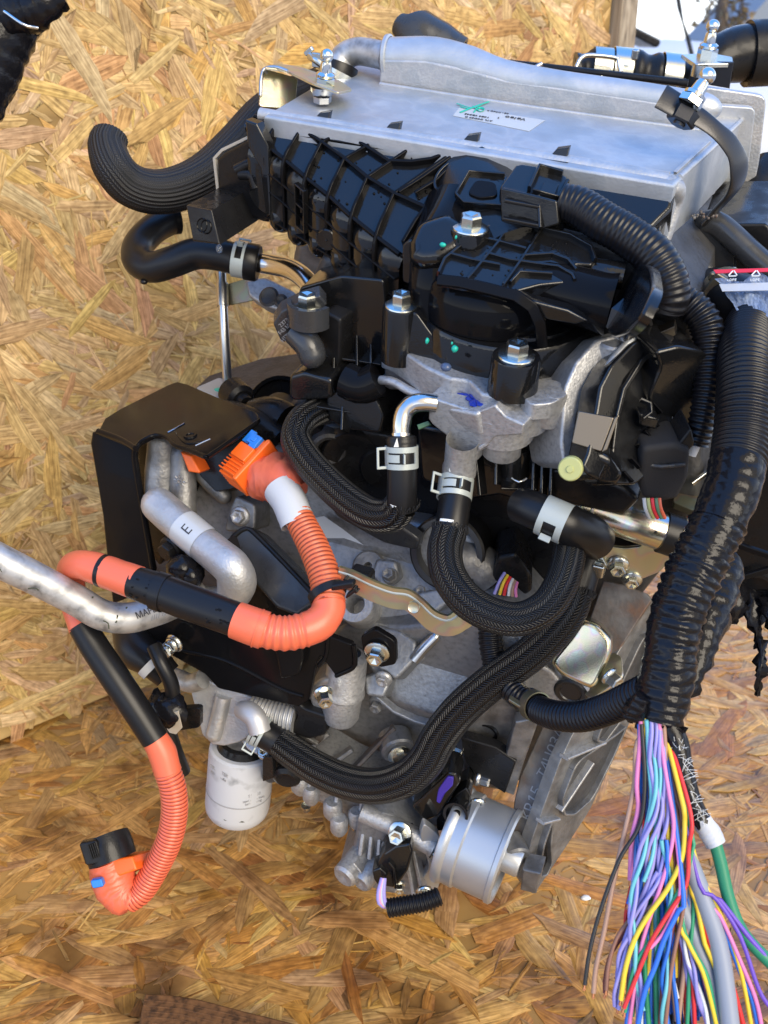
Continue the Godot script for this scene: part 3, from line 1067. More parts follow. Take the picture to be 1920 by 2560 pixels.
	part("gear_dome", plate_on(f, rounded([945, 1655, 1050, 1600, 1230, 1610, 1290, 1690, 1190, 1800, 1080, 1815, 960, 1770, 935, 1710], 0.3), 0.06, 0.014, 60.0), M.cast_mid)
	f = pln(1220, 1850, 0.99, mixed(EZ, EX, 0.2))
	part("side_wall", plate_on(f, rounded([1150, 1820, 1240, 1740, 1310, 1730, 1290, 1860, 1220, 1960, 1160, 1940], 0.15), 0.05, 0.005), M.cast_dark)
	var ch := Buf.new()
	ch.lathe(at(1213, 1835, 0.984), EZ, [Vector2(0.0, -0.004), Vector2(0.0085, -0.004), Vector2(0.01, 0.0), Vector2(0.012, 0.0), Vector2(0.0125, -0.003)], 24)
	part("plug_recess", ch, M.steel_dark)
	for e in [[800, 1850, 700, 1790], [985, 1815, 860, 1945], [860, 1930, 770, 1890]]:
		var b := Buf.new()
		b.fin([at(e[0], e[1], 1.035), at(e[2], e[3], 1.04)], EZ, 0.008, 0.005)
		part("rib", b, M.cast_dark if e[0] != 985 else M.rusty)
	# upright stub housing with a white washer below
	ch = Buf.new()
	var top := at(870, 1640, 0.97)
	var down := (at(850, 1800, 1.0) - top)
	var dl := down.length()
	ch.lathe(top, down, [Vector2(0.012, -0.004), Vector2(0.0185, 0.0), Vector2(0.0195, dl * 0.5), Vector2(0.0205, dl * 0.53), Vector2(0.0205, dl * 0.57), Vector2(0.0185, dl * 0.6), Vector2(0.0178, dl * 0.92), Vector2(0.015, dl), Vector2(0.0, dl)], 28)
	part("stub_housing", ch, M.cast)
	ch = Buf.new()
	ch.lathe(top + down * 0.97, down, [Vector2(0.010, 0.0), Vector2(0.014, 0.0), Vector2(0.014, 0.002), Vector2(0.004, 0.005)], 24)
	part("seal", ch, M.white_print)
	part("stub_arm", plate_on(pln(800, 1740, 0.985, EZ), rounded([765, 1725, 800, 1700, 850, 1690, 850, 1800, 815, 1800, 780, 1775], 0.2), 0.03, 0.004), M.cast)
	for e in [[[938, 1560, 1000, 1575, 1042, 1605, 1040, 1650, 990, 1702, 940, 1668], 0.978], [[1000, 1600, 1060, 1580, 1100, 1600, 1050, 1660, 1010, 1660], 0.988], [[905, 1690, 955, 1670, 980, 1700, 960, 1745, 915, 1740], 0.986], [[1040, 1480, 1100, 1470, 1130, 1500, 1080, 1540, 1040, 1520], 0.968], [[940, 1395, 990, 1400, 1000, 1440, 960, 1470, 925, 1440], 0.98]]:
		part("boss_block", plate_on(pln(e[0][0], e[0][1], e[1], mixed(EZ, EY, 0.5)), rounded(e[0], 0.2), 0.03, 0.004), M.cast_mid)
	var rd := Buf.new()
	rd.tube([at(1036, 1650, 0.965), at(1060, 1620, 0.962), at(1088, 1592, 0.96)], 0.0055, 14, 0.006)
	rd.ball(at(1088, 1592, 0.96), Vector3.ONE * 0.0055)
	part("rod", rd, M.steel)
	part("dark_opening", plate_on(pln(1200, 1900, 0.982, EZ), [1150, 1842, 1240, 1870, 1290, 1905, 1262, 1985, 1190, 1940, 1160, 1900], 0.01, 0.002), M.black_matt)
	rd = Buf.new()
	rd.fin([at(950, 1738, 0.99), at(990, 1772, 0.985), at(1040, 1795, 0.98), at(1100, 1812, 0.978)], EZ, 0.006, 0.004)
	part("ledge", rd, M.cast_mid)
	rd = Buf.new()
	rd.lathe(at(996, 1880, 1.03), mixed(EZ, EX, 0.4), [Vector2(0.0, 0.0), Vector2(0.015, 0.0), Vector2(0.017, -0.002), Vector2(0.017, -0.02)], 28)
	part("bolt_pad", rd, M.cast_mid)
	for e in [[770, 1870, 820, 1830], [830, 1905, 880, 1870], [700, 1900, 740, 1870]]:
		rd = Buf.new()
		rd.fin([at(e[0], e[1], 1.042), at(e[2], e[3], 1.04)], EZ, 0.006, 0.006)
		part("rib", rd, M.cast_mid)
	bolt(at(960, 1695, 0.97), EZ, 0.0085, 0.006, 0.005, M.cast, t)
	bolt(at(945, 1757, 1.0), EZ, 0.0095, 0.006, 0.008, M.cast_dark, t)
	bolt(at(998, 1885, 1.03), mixed(EZ, EX, 0.4), 0.012, 0.0075, 0.012, M.zinc, t)
	bolt(at(1130, 1878, 0.99), EX, 0.006, 0.005, 0.008, M.zinc, t)
	bolt(at(1195, 1944, 1.0), EX, 0.008, 0.006, 0.01, M.steel, t)
	var hole := Buf.new()
	hole.lathe(at(770, 1835, 1.03), EZ, [Vector2(0.0, -0.006), Vector2(0.008, -0.006), Vector2(0.0085, 0.0), Vector2(0.015, 0.0), Vector2(0.016, -0.004)], 22)
	part("rusty_boss", hole, M.rusty)
	# lower flange: a strip of lobes and ribs along the sump joint
	f = pln(860, 1980, 1.045, mixed(EZ, EY, 0.2))
	part("sump_flange", plate_on(f, rounded([728, 1890, 780, 1880, 860, 1930, 1000, 1985, 1120, 2040, 1100, 2080, 1000, 2050, 930, 2030, 880, 2050, 850, 2080, 826, 2060, 820, 2020, 770, 2000, 740, 1985], 0.25), 0.05, 0.006), M.cast)
	for e in [[752, 1958, 0.010], [778, 1985, 0.0085], [832, 2022, 0.0095], [848, 2062, 0.009], [890, 2045, 0.008], [930, 2028, 0.0085]]:
		var b := Buf.new()
		b.lathe(at(e[0], e[1], 1.035), -EY, [Vector2(0.0, -0.012), Vector2(e[2] * 0.7, -0.012), Vector2(e[2], -0.008), Vector2(e[2], 0.006), Vector2(e[2] * 0.7, 0.012), Vector2(0.0, 0.013)], 20)
		part("lobe", b, M.cast)
	for e in [[765, 2014], [839, 2072], [890, 2062]]:
		bolt(at(e[0], e[1], 1.045), -EY, 0.005, 0.0042, 0.006, M.zinc, t)
	# oil pump housing under the flange
	f = pln(960, 2140, 1.03, mixed(EZ, EX, 0.15))
	part("pump_housing", plate_on(f, rounded([895, 2040, 960, 2040, 1060, 2090, 1085, 2180, 1060, 2240, 1030, 2245, 960, 2235, 900, 2215, 850, 2195, 845, 2170, 880, 2130], 0.2), 0.06, 0.006), M.cast_mid)
	for e in [[915, 2060, 905, 2130], [935, 2065, 928, 2140], [955, 2070, 950, 2150], [890, 2150, 930, 2200], [1010, 2080, 1040, 2230], [1032, 2085, 1062, 2225]]:
		var b := Buf.new()
		b.fin([at(e[0], e[1], 1.022), at((e[0] + e[2]) * 0.5, (e[1] + e[3]) * 0.5, 1.022), at(e[2], e[3], 1.026)], EZ, 0.007, 0.005)
		part("rib", b, M.cast)
	for e in [[862, 2190, 0.013], [905, 2205, 0.011]]:
		var b := Buf.new()
		b.lathe(at(e[0], e[1], 1.02), mixed(EZ, EX, -0.3), [Vector2(e[2], -0.03), Vector2(e[2], 0.0), Vector2(e[2] * 0.8, 0.003), Vector2(e[2] * 0.4, 0.003), Vector2(0.0, 0.001)], 20)
		part("boss", b, M.cast)
	var rl := Buf.new()
	rl.tube([at(905, 2030, 1.005), at(990, 2068, 0.998), at(1085, 2118, 0.992)], 0.0095, 14, 0.01)
	part("oil_rail", rl, M.cast)
	for e in [[780, 1930, 775, 1985], [850, 1960, 842, 2030], [910, 1990, 905, 2040], [1010, 2020, 1000, 2060]]:
		var rb := Buf.new()
		rb.fin([at(e[0], e[1], 1.03), at(e[2], e[3], 1.036)], EZ, 0.007, 0.005)
		part("rib", rb, M.cast)
	bolt(at(1000, 2082, 0.985), mixed(EZ, EY, 0.4), 0.0115, 0.008, 0.013, M.zinc, t)
	bolt(at(1002, 2112, 1.0), mixed(EZ, EY, 0.2), 0.006, 0.0045, 0.004, M.zinc, t)
	bolt(at(998, 2210, 1.005), mixed(EZ, EX, 0.3), 0.0065, 0.005, 0.007, M.zinc, t)
	bell_housing()

func bell_housing():
	# the flange that faces the missing clutch: a dark rusty rim and a pale ring face with windows
	thing("clutch_housing_plate", "rusty dark flange plate with scratched handwriting beside the silver motor", "flange plate", at(1330, 2230, 0.97))
	var t := cur
	var e0 := at(1508, 1450, 1.0)
	var f := pl3(e0, at(1620, 1490, 0.985), at(1277, 2077, 1.0))
	part("rim", plate_on(f, [1508, 1450, 1560, 1462, 1618, 1484, 1630, 1500, 1590, 1560, 1540, 1640, 1480, 1760, 1430, 1840, 1400, 1905, 1362, 2010, 1326, 2114, 1300, 2098, 1277, 2077, 1286, 2000, 1300, 1940, 1350, 1830, 1400, 1700, 1470, 1560], 0.012, 0.0015), M.rusty, t)
	var g := pl3(at(1618, 1484, 0.99), at(1326, 2114, 0.985), at(1568, 1823, 1.05))
	part("ring_face", plate_on(g, rounded([1618, 1486, 1660, 1520, 1650, 1600, 1600, 1740, 1568, 1823, 1527, 1913, 1474, 2028, 1404, 2135, 1335, 2238, 1312, 2205, 1318, 2150, 1330, 2100, 1362, 2010, 1400, 1905, 1430, 1840, 1480, 1760, 1540, 1640, 1590, 1560], 0.12), 0.012, 0.001), M.cast_dark, t)
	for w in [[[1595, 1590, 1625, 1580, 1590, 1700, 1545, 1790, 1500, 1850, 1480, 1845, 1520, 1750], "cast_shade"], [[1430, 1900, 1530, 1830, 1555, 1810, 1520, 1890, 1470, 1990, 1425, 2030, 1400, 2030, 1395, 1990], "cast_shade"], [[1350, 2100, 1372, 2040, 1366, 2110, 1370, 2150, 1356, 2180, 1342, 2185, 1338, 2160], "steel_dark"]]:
		var up := g.normal
		var b := Buf.new()
		var ol := outline(g, rounded(w[0], 0.2))
		for k in ol.size():
			ol[k] += up * 0.0006
		b.plate(ol, -up * 0.0005, 0.0002)
		part("window", b, M[w[1]], t)
		var loop := []
		for k in ol.size() + 1:
			loop.append(ol[k % ol.size()])
		b = Buf.new()
		b.fin(loop, up, 0.006, 0.003)
		part("window_rim", b, M.cast_dark, t)
	for e in [[1404, 1890, 1500, 1850], [1345, 2050, 1385, 2040], [1390, 2020, 1470, 1900]]:
		var b := Buf.new()
		b.fin([on(g, e[0], e[1]), on(g, e[2], e[3])], g.normal, 0.008, 0.003)
		part("web", b, M.cast, t)
	# foot and corner eye
	var b := Buf.new()
	b.lathe(at(1291, 2145, 0.985), mixed(EZ, EX, 0.4), [Vector2(0.014, -0.02), Vector2(0.014, -0.001), Vector2(0.012, 0.001), Vector2(0.006, 0.001), Vector2(0.005, -0.004), Vector2(0.0, -0.004)], 22)
	part("eye", b, M.cast_dark, t)
	part("foot", plate_on(pln(1330, 2205, 0.98, EZ), [1306, 2175, 1352, 2185, 1340, 2236, 1300, 2226], 0.02, 0.002), M.cast_dark, t)
	# scratched handwriting up the rim
	var along := (on(f, 1460, 1720) - on(f, 1310, 2050)).normalized()
	var hand := "KR15 T4U034"
	for k in hand.length():
		var q := float(k) / (hand.length() - 1)
		var p := on(f, lerpf(1318, 1398, q), lerpf(2040, 1832, q)) + f.normal * 0.0004
		lettering(hand[k], p, along.rotated(f.normal, 0.15 * sin(k * 2.1)), f.normal.cross(along), 0.011, M.grey_print, t, false, "scratched_letter")
	# grey support bar beside it
	thing("support_bar", "plain grey flat metal bar clipped beside the rusty flange plate", "bar", at(1260, 1980, 0.96))
	var h := pln(1290, 1890, 0.965, mixed(EZ, EX, 0.2))
	part("bar", plate_on(h, [1288, 1806, 1345, 1796, 1338, 1830, 1318, 1880, 1285, 1990, 1238, 1972, 1246, 1944, 1270, 1870], 0.012, 0.002), M.cast_dark)
	part("clip", plate_on(pln(1318, 1790, 0.955, mixed(EZ, EX, 0.2)), [1278, 1755, 1345, 1775, 1340, 1812, 1326, 1818, 1312, 1790, 1280, 1770], 0.006, 0.001), M.plated_grey)
	# plated dome shield
	thing("heat_shield", "shiny rounded plated metal shield bolted beside the rusty flange plate", "heat shield", at(1430, 1720, 0.93))
	h = pl3(at(1451, 1548, 0.93), at(1390, 1690, 0.94), at(1528, 1620, 0.925))
	part("shell", plate_on(h, rounded([1451, 1546, 1424, 1588, 1371, 1655, 1401, 1692, 1475, 1726, 1494, 1716, 1530, 1636, 1530, 1600, 1496, 1562], 0.3), 0.02, 0.011, 60.0), M.plated)
	part("flange", plate_on(pl3(at(1475, 1726, 0.945), at(1545, 1660, 0.94), at(1545, 1620, 0.955)), rounded([1460, 1735, 1490, 1712, 1530, 1630, 1552, 1640, 1556, 1690, 1520, 1720, 1480, 1745], 0.2), 0.002, 0.0005), M.plated_dull)
	bolt(at(1522, 1690, 0.93), mixed(EX, EZ, 0.4), 0.009, 0.0068, 0.01, M.zinc)
	for e in [[1415, 1735, 0.02, "cast"], [1385, 1725, 0.012, "steel_dark"], [1468, 1765, 0.014, "rusty"], [1350, 1700, 0.03, "cast_dark"]]:
		pass
	thing("eye_bracket", "pale grey cast bracket with a dark round hole below the plated shield", "bracket", at(1420, 1760, 0.96))
	h = pln(1420, 1735, 0.96, EZ)
	part("arm", plate_on(h, rounded([1330, 1650, 1380, 1680, 1400, 1705, 1440, 1705, 1470, 1745, 1440, 1790, 1350, 1790, 1290, 1740, 1310, 1690], 0.25), 0.02, 0.004), M.cast)
	b = Buf.new()
	b.lathe(on(h, 1427, 1730) + h.normal * 0.0005, h.normal, [Vector2(0.0, -0.0002), Vector2(0.0095, -0.0001), Vector2(0.0105, 0.001), Vector2(0.014, 0.0015), Vector2(0.016, 0.0)], 24)
	part("hole", b, M.steel_dark)

# ball stud: nut, collar, neck and ball
func stud(p: Vector3, axis: Vector3, k: float, mat: Material, parent: Node3D = null):
	var b := Buf.new()
	axis = axis.normalized()
	b.nut(p, axis, 0.0095 * k, 0.006 * k, 6, 0.4)
	var pr := []
	for e in [[0.0085, 0.006], [0.0088, 0.0085], [0.0058, 0.0105], [0.0052, 0.017], [0.0043, 0.0195]]:
		pr.append(Vector2(e[0], e[1]) * k)
	for s in 11:
		var a := -0.95 + (PI * 0.5 + 0.95) * s / 10.0
		pr.append(Vector2(maxf(0.0062 * cos(a), 0.0001), 0.0245 + 0.0062 * sin(a)) * k)
	b.lathe(p, axis, pr, 22)
	part("ball_stud", b, mat, parent)

func engine_top():
	cooler()
	manifold()
	top_brackets()

func cooler():
	var top := pl3(at(652, 272, 0.95), at(1690, 440, 0.855), at(1890, 255, 1.05))
	var up := top.normal
	var t := thing("charge_air_cooler", "flat silver aluminium charge air cooler with a white sticker on top", "charge air cooler", on(top, 1250, 400) - up * 0.06)
	part("core", plate_on(top, [660, 288, 1686, 462, 1893, 262, 1720, 225, 960, 112], 0.057, 0.003), M.alu_sheet)
	# the rolled front header
	var b := Buf.new()
	b.tube([on(top, 650, 275) - up * 0.004, on(top, 900, 315) - up * 0.005, on(top, 1250, 370) - up * 0.006, on(top, 1500, 412) - up * 0.006, on(top, 1672, 441) - up * 0.006], [0.0062, 0.0072, 0.009, 0.0095, 0.0095], 20, 0.02, {"nu": 1.0})
	part("front_header", b, M.alu_rough)
	# bright corner and right side frame
	b = Buf.new()
	b.tube([on(top, 1662, 440) - up * 0.006, on(top, 1690, 446) - up * 0.008, at(1686, 500, 0.872), at(1658, 590, 0.885), at(1648, 612, 0.888)], [0.0085, 0.009, 0.008, 0.0075, 0.0065], 18, 0.006)
	part("corner_frame", b, M.alu_rough)
	b = Buf.new()
	b.tube([on(top, 1700, 440) - up * 0.001, on(top, 1786, 362) - up * 0.001, on(top, 1882, 272) - up * 0.001], 0.0024, 10, 0.02)
	part("top_seam", b, M.alu_rough)
	var side := pl3(at(1690, 445, 0.86), at(1655, 605, 0.885), at(1885, 268, 1.05))
	part("side_strip", plate_on(side, [1695, 438, 1784, 360, 1776, 352, 1692, 430], 0.003, 0.0006, 40.0, -side.normal), M.alu_rough)
	for e in [[1704, 517, 0.0075], [1741, 490, 0.016], [1787, 448, 0.014]]:
		b = Buf.new()
		b.lathe(on(side, e[0], e[1]) + side.normal * 0.0006, side.normal, [Vector2(0.0, 0.0002), Vector2(e[2] * 0.8, 0.0003), Vector2(e[2] * 0.9, 0.0014), Vector2(e[2], 0.0014), Vector2(e[2] * 1.1, 0.0)], 26)
		part("pressed_ring", b, M.alu_sheet)
	# tank along the back
	var base0 := on(top, 950, 208)
	var base1 := on(top, 1745, 322)
	var tf := pl3(base0, base1, base0 + up)
	var back := tf.normal
	part("tank_front", plate_on(tf, [946, 209, 1240, 254, 1490, 290, 1752, 326, 1758, 292, 1735, 270, 1600, 248, 1420, 221, 1260, 198, 1140, 166, 1060, 150, 950, 148], 0.016, 0.003), M.alu_rough)
	b = Buf.new()
	var line := []
	var radii := [0.0195, 0.02, 0.019, 0.0155, 0.0135, 0.0135, 0.0135]
	var spots := [956, 156, 1060, 157, 1140, 172, 1260, 204, 1420, 227, 1600, 253, 1742, 277]
	for k in 7:
		line.append(on(tf, spots[k * 2], spots[k * 2 + 1]) - back * (radii[k] + 0.0006))
	b.tube(line, radii, 26, 0.012, {"ref": EX})
	b.ball(line[6], Vector3(0.022, 0.0135, 0.0135), Basis(EX, EY, EZ), 22)
	part("tank", b, M.alu_sheet)
	b = Buf.new()
	b.tube([on(top, 950, 210), on(top, 1240, 255), on(top, 1490, 291), on(top, 1748, 326)], 0.0022, 8, 0.02)
	part("tank_foot", b, M.alu_rough)
	var dl := depth_of(line[0])
	b = Buf.new()
	b.lathe(line[0] - (line[1] - line[0]) * 0.02, line[1] - line[0], [Vector2(0.014, -0.003), Vector2(0.019, -0.003), Vector2(0.0222, -0.001), Vector2(0.0222, 0.002), Vector2(0.02, 0.003)], 30)
	part("neck_ring", b, M.alu_sheet)
	b = Buf.new()
	b.tube([at(968, 142, dl), at(930, 133, dl + 0.01), at(890, 129, dl + 0.02), at(858, 145, dl + 0.025), at(842, 178, dl + 0.025)], 0.0135, 22, 0.004)
	part("inlet_pipe", b, M.alu_pipe)
	# thin dark seal strip and pins behind the tank
	b = Buf.new()
	b.tube([at(1270, 158, 1.15), at(1400, 172, 1.13), at(1560, 190, 1.115), at(1720, 208, 1.1)], 0.004, 8, 0.02)
	part("seal_strip", b, M.black_matt)
	for e in [[1345, 163], [1515, 183], [1704, 205]]:
		b = Buf.new()
		b.tube([at(e[0] - 12, e[1] + 8, 1.12), at(e[0] + 10, e[1] - 4, 1.12)], 0.0022, 8, 0.01)
		part("pin", b, M.steel)
	# flange frame at the far right end
	var fl := pln(1850, 400, 1.035, mixed(EZ, EX, 0.25))
	part("end_flange", plate_on(fl, rounded([1752, 216, 1918, 240, 1900, 400, 1880, 500, 1856, 528, 1800, 540, 1700, 430], 0.14), 0.006, 0.002), M.alu_rough)
	part("end_rim", plate_on(pln(1850, 400, 1.022, mixed(EZ, EX, 0.25)), rounded([1780, 262, 1890, 270, 1874, 400, 1850, 470, 1810, 515, 1740, 420], 0.14), 0.008, 0.003), M.alu_sheet)
	# sticker with upside-down print
	var so := up * 0.0006
	b = Buf.new()
	var st := outline(top, [1132, 290, 1150, 268, 1362, 302, 1322, 329])
	for k in st.size():
		st[k] += so
	b.plate(st, -up * 0.0004, 0.0001)
	var lab := part("sticker", b, M.sticker)
	var lx := (on(top, 1150, 300) - on(top, 1350, 332)).normalized()
	var ly := lx.cross(up) * -1.0
	for e in [["Valeo", 1288, 298, 0.006], ["1484 VB345", 1192, 292, 0.0034], ["ATL D0D5F D", 1196, 300, 0.0034], ["08 : NP4O F", 1245, 283, 0.003], ["1", 1246, 297, 0.004]]:
		lettering(e[0], on(top, e[1], e[2]) + up * 0.0011, lx, ly, e[3], M.dark_print, lab)
	lettering("- ///// -   // - // / -  -", on(top, 1330, 266) + up * 0.0006, lx, ly, 0.004, M.grey_print, t, false, "stamped_marks")
	# green pen mark
	b = Buf.new()
	for ln in [[1142, 262, 1180, 272, 1215, 259], [1150, 284, 1185, 270, 1222, 257], [1182, 268, 1200, 282, 1210, 276, 1196, 273, 1184, 284], [1150, 270, 1172, 274, 1196, 268]]:
		var pts := []
		for k in range(0, ln.size(), 2):
			pts.append(on(top, ln[k], ln[k + 1]) + up * 0.0012)
		b.tube(pts, 0.0011, 6, 0.004, {"squash": 0.3})
	part("pen_mark", b, M.green_paint)
	b = Buf.new()
	b.tube([at(1022, 112, 1.1), at(1035, 108, 1.1), at(1046, 109, 1.1)], 0.0012, 6, 0.004)
	part("pen_mark", b, M.green_paint)

func manifold():
	var slope := pln(612, 300, 0.955, (EY + EZ * 0.75).normalized())
	var sn := slope.normal
	var t := thing("intake_manifold", "black plastic intake manifold with a ribbed grid face below the silver cooler", "intake manifold", on(slope, 900, 600) - EY * 0.1)
	# sloping face under the cooler
	part("upper_shell", plate_on(slope, [612, 300, 640, 293, 1180, 380, 1470, 425, 1640, 452, 1690, 470, 1680, 520, 1600, 600, 1300, 640, 1060, 660, 1000, 637, 941, 594, 880, 545, 822, 492, 765, 447, 712, 402, 669, 369, 617, 362], 0.05, 0.004), M.black_plastic)
	# wavy front wall below the fold
	var fold := [[617, 362], [669, 369], [712, 402], [765, 447], [822, 492], [880, 545], [941, 594], [999, 640]]
	var tops: Array[Vector3] = []
	for e in fold:
		tops.append(on(slope, e[0], e[1]))
	var drop := [0.045, 0.064, 0.062, 0.056, 0.052, 0.048, 0.044, 0.04]
	var b := Buf.new()
	for k in fold.size() - 1:
		var p: Vector3 = tops[k]
		var q: Vector3 = tops[k + 1]
		var pn := ((q - p).cross(EY)).normalized()
		if pn.dot(EZ) < 0:
			pn = -pn
		# a runner: rounded over the fold, then straight down
		var rows := []
		for s in 9:
			var u := float(s) / 8.0
			var bulge := sin(PI * u) * 0.006
			var c := p.lerp(q, u)
			var dr := lerpf(drop[k], drop[k + 1], u)
			var row := []
			for w in 7:
				var a := PI * 0.5 * w / 6.0
				var r := 0.014
				var pos := c + (sn * sin(a) * 0.0 + pn * (r * (sin(a) - 1.0) + bulge * sin(a)) - EY * (r * (1.0 - cos(a))))
				var nn := (sn * cos(a) + pn * sin(a) + (q - p).normalized() * cos(PI * u) * -0.35).normalized()
				row.append(b.put(pos, nn))
			row.append(b.put(c + pn * bulge - EY * dr, (pn + (q - p).normalized() * cos(PI * u) * -0.35).normalized()))
			rows.append(row)
		for s in 8:
			for w in 7:
				b.quad(rows[s][w], rows[s + 1][w], rows[s + 1][w + 1], rows[s][w + 1])
	part("front_wall", b, M.black_plastic)
	# ribs: cross ribs bend over the fold
	var heads := [[694, 312], [752, 335], [806, 364], [863, 405], [920, 451], [986, 492]]
	var tips := [null, [772, 322], [859, 336], [954, 352], [1046, 366], [1150, 378]]
	for k in 6:
		var f: Vector3 = tops[k + 1]
		var h := on(slope, heads[k][0], heads[k][1])
		var pts := []
		if tips[k]:
			pts.append(on(slope, tips[k][0], tips[k][1]))
			pts.append(h.lerp(pts[0], 0.5))
		pts.append(h)
		pts.append(h.lerp(f, 0.5))
		b = Buf.new()
		b.fin(pts, sn, 0.006, 0.0034)
		part("rib", b, M.gloss_black)
		b = Buf.new()
		var arc := []
		for s in 8:
			var u := float(s) / 7.0
			var c := h.lerp(f, 0.5) * (1 - u) * (1 - u) + (f + EZ * 0.005 + EY * 0.002) * 2 * u * (1 - u) + (f - EY * 0.018 + EZ * 0.0006) * u * u
			arc.append(c)
		b.fin(arc, mixed(sn, EZ, 0.5), 0.0065, 0.0034)
		part("rib", b, M.gloss_black)
		b = Buf.new()
		b.fin([f - EY * 0.016, f - EY * drop[k + 1]], EZ, 0.006, 0.0026)
		part("rib", b, M.gloss_black)
	# long ribs
	var long_ribs := [[640, 300, 850, 335, 1180, 383, 1420, 420], [724, 309, 806, 362, 863, 403, 917, 448, 986, 490, 1064, 525, 1150, 540], [859, 337, 905, 365, 974, 410, 1030, 412, 1080, 405, 1148, 380], [1000, 488, 1060, 450, 1150, 385], [669, 369, 712, 402, 765, 447, 822, 492, 880, 545, 941, 594, 999, 638], [1040, 490, 1090, 460, 1120, 430, 1160, 392], [1010, 612, 1040, 560, 1062, 530, 1120, 524]]
	for r in long_ribs:
		var pts := []
		for k in range(0, r.size(), 2):
			pts.append(on(slope, r[k], r[k + 1]))
		b = Buf.new()
		b.fin(pts, sn, 0.0065 if r[0] != 669 else 0.0035, 0.0036)
		part("rib", b, M.gloss_black)
	b = Buf.new()
	b.fin([on(slope, 616, 322), on(slope, 640, 320), on(slope, 850, 356), on(slope, 1180, 407), on(slope, 1400, 441)], sn, 0.0055, 0.006)
	part("top_flange", b, M.black_plastic)
	for lv in [0.02, 0.037, 1.0]:
		var pts := []
		for k in range(1, 8):
			pts.append(tops[k] - EY * (minf(lv, drop[k] - 0.001)))
		b = Buf.new()
		b.fin(pts, EZ, 0.0065, 0.0026)
		part("rib", b, M.gloss_black)
	# small framed slot and round moulding on the wall
	var wp := pl3(tops[2], tops[3], tops[2] - EY * 0.05)
	b = Buf.new()
	var w0 := on(wp, 770, 515) + wp.normal * 0.008
	var wx := (tops[3] - tops[2]).normalized()
	var wy := EY
	for e in [[0.0, 0.019, 0.02, 0.0024], [0.0, -0.019, 0.02, 0.0024], [0.0, 0.002, 0.02, 0.002]]:
		b.box(w0 + wx * e[0] + wy * e[1], Basis(wx, wy, wp.normal), Vector3(0.013, 0.002, 0.006), 0.0006)
	for sg in [-1.0, 1.0]:
		b.box(w0 + wx * 0.0058 * sg, Basis(wx, wy, wp.normal), Vector3(0.002, 0.04, 0.006), 0.0006)
	part("moulded_frame", b, M.black_plastic)
	b = Buf.new()
	b.lathe(on(pl3(tops[4], tops[5], tops[4] - EY * 0.05), 826, 592) + EZ * 0.006, EZ, [Vector2(0.0, 0.0042), Vector2(0.001, 0.004), Vector2(0.001, 0.003), Vector2(0.009, 0.003), Vector2(0.01, 0.002), Vector2(0.01, -0.006)], 26)
	part("round_moulding", b, M.black_plastic)
	# runner bellies below the wall
	for k in range(1, 7):
		b = Buf.new()
		var p: Vector3 = (tops[k] + tops[mini(k + 1, 7)]) * 0.5 - EY * (drop[k] - 0.004) - EZ * 0.012
		b.ball(p, Vector3(0.013, 0.017, 0.02), Basis(EX, EY, EZ), 16)
		part("runner_belly", b, M.black_plastic)
	# clips over the cooler edge
	for e in [[800, 305], [975, 333], [1170, 362], [1393, 396]]:
		b = Buf.new()
		var p := on(slope, e[0], e[1] + 14)
		var a := p + EY * 0.002
		var cx := EX
		b.plate(PackedVector3Array([a - cx * 0.006, a + cx * 0.007, a + cx * 0.0075 + EY * 0.0115 - EZ * 0.006, a - cx * 0.003 + EY * 0.009 - EZ * 0.0045, a - cx * 0.006 + EY * 0.006]), -EZ * 0.006, 0.0008)
		part("clip", b, M.black_plastic)
	# upright end wall towards the cooler's right corner: big frame with a rounded corner
	var fr := pln(1600, 520, 0.862, mixed(EZ, EY, 0.35))
	b = Buf.new()
	var loop := []
	for e in [[1180, 392], [1420, 430], [1560, 455], [1625, 470], [1648, 500], [1650, 560], [1642, 610], [1620, 680]]:
		loop.append(on(fr, e[0], e[1]))
	b.fin(loop, fr.normal, 0.007, 0.004)
	part("edge_frame", b, M.black_plastic)
	part("end_panel", plate_on(pln(1540, 540, 0.875, mixed(EZ, EY, 0.3)), rounded([1400, 440, 1560, 465, 1632, 482, 1640, 560, 1630, 640, 1560, 660, 1420, 560], 0.2), 0.03, 0.004), M.black_plastic)
	var sh := pln(1500, 520, 0.862, (EY + EZ * 0.6).normalized())
	part("wet_shelf", plate_on(sh, [1420, 470, 1560, 490, 1605, 510, 1530, 545, 1470, 530, 1420, 500], 0.01, 0.003), M.gloss_black)
	# sensor basin on the slope
	b = Buf.new()
	loop = []
	for k in 25:
		var a := TAU * k / 24.0
		loop.append(on(slope, 1135 + 45 * cos(a) - 10 * sin(a), 448 + 40 * sin(a) - 12 * cos(a)))
	b.fin(loop, sn, 0.007, 0.003)
	part("basin_rim", b, M.black_plastic)
	# left end: square bracket block with a slotted face and its webs
	var fa := pl3(at(464, 513, 0.95), at(528, 525, 0.935), at(481, 603, 0.955))
	b = Buf.new()
	var run := at(640, 480, 1.01) - at(535, 540, 0.94)
	b.plate(outline(fa, [464, 513, 528, 525, 548, 611, 481, 603]), run, 0.0018)
	var blk := part("bracket_block", b, M.black_matt)
	b = Buf.new()
	var c0 := on(fa, 506, 563)
	var slotx := (on(fa, 548, 611) - on(fa, 481, 603)).normalized()
	var sloty := fa.normal.cross(slotx)
	b.lathe(c0 + fa.normal * 0.0004, fa.normal, [Vector2(0.0, -0.0001), Vector2(0.0052, 0.0), Vector2(0.006, 0.0008), Vector2(0.0066, 0.0)], 20)
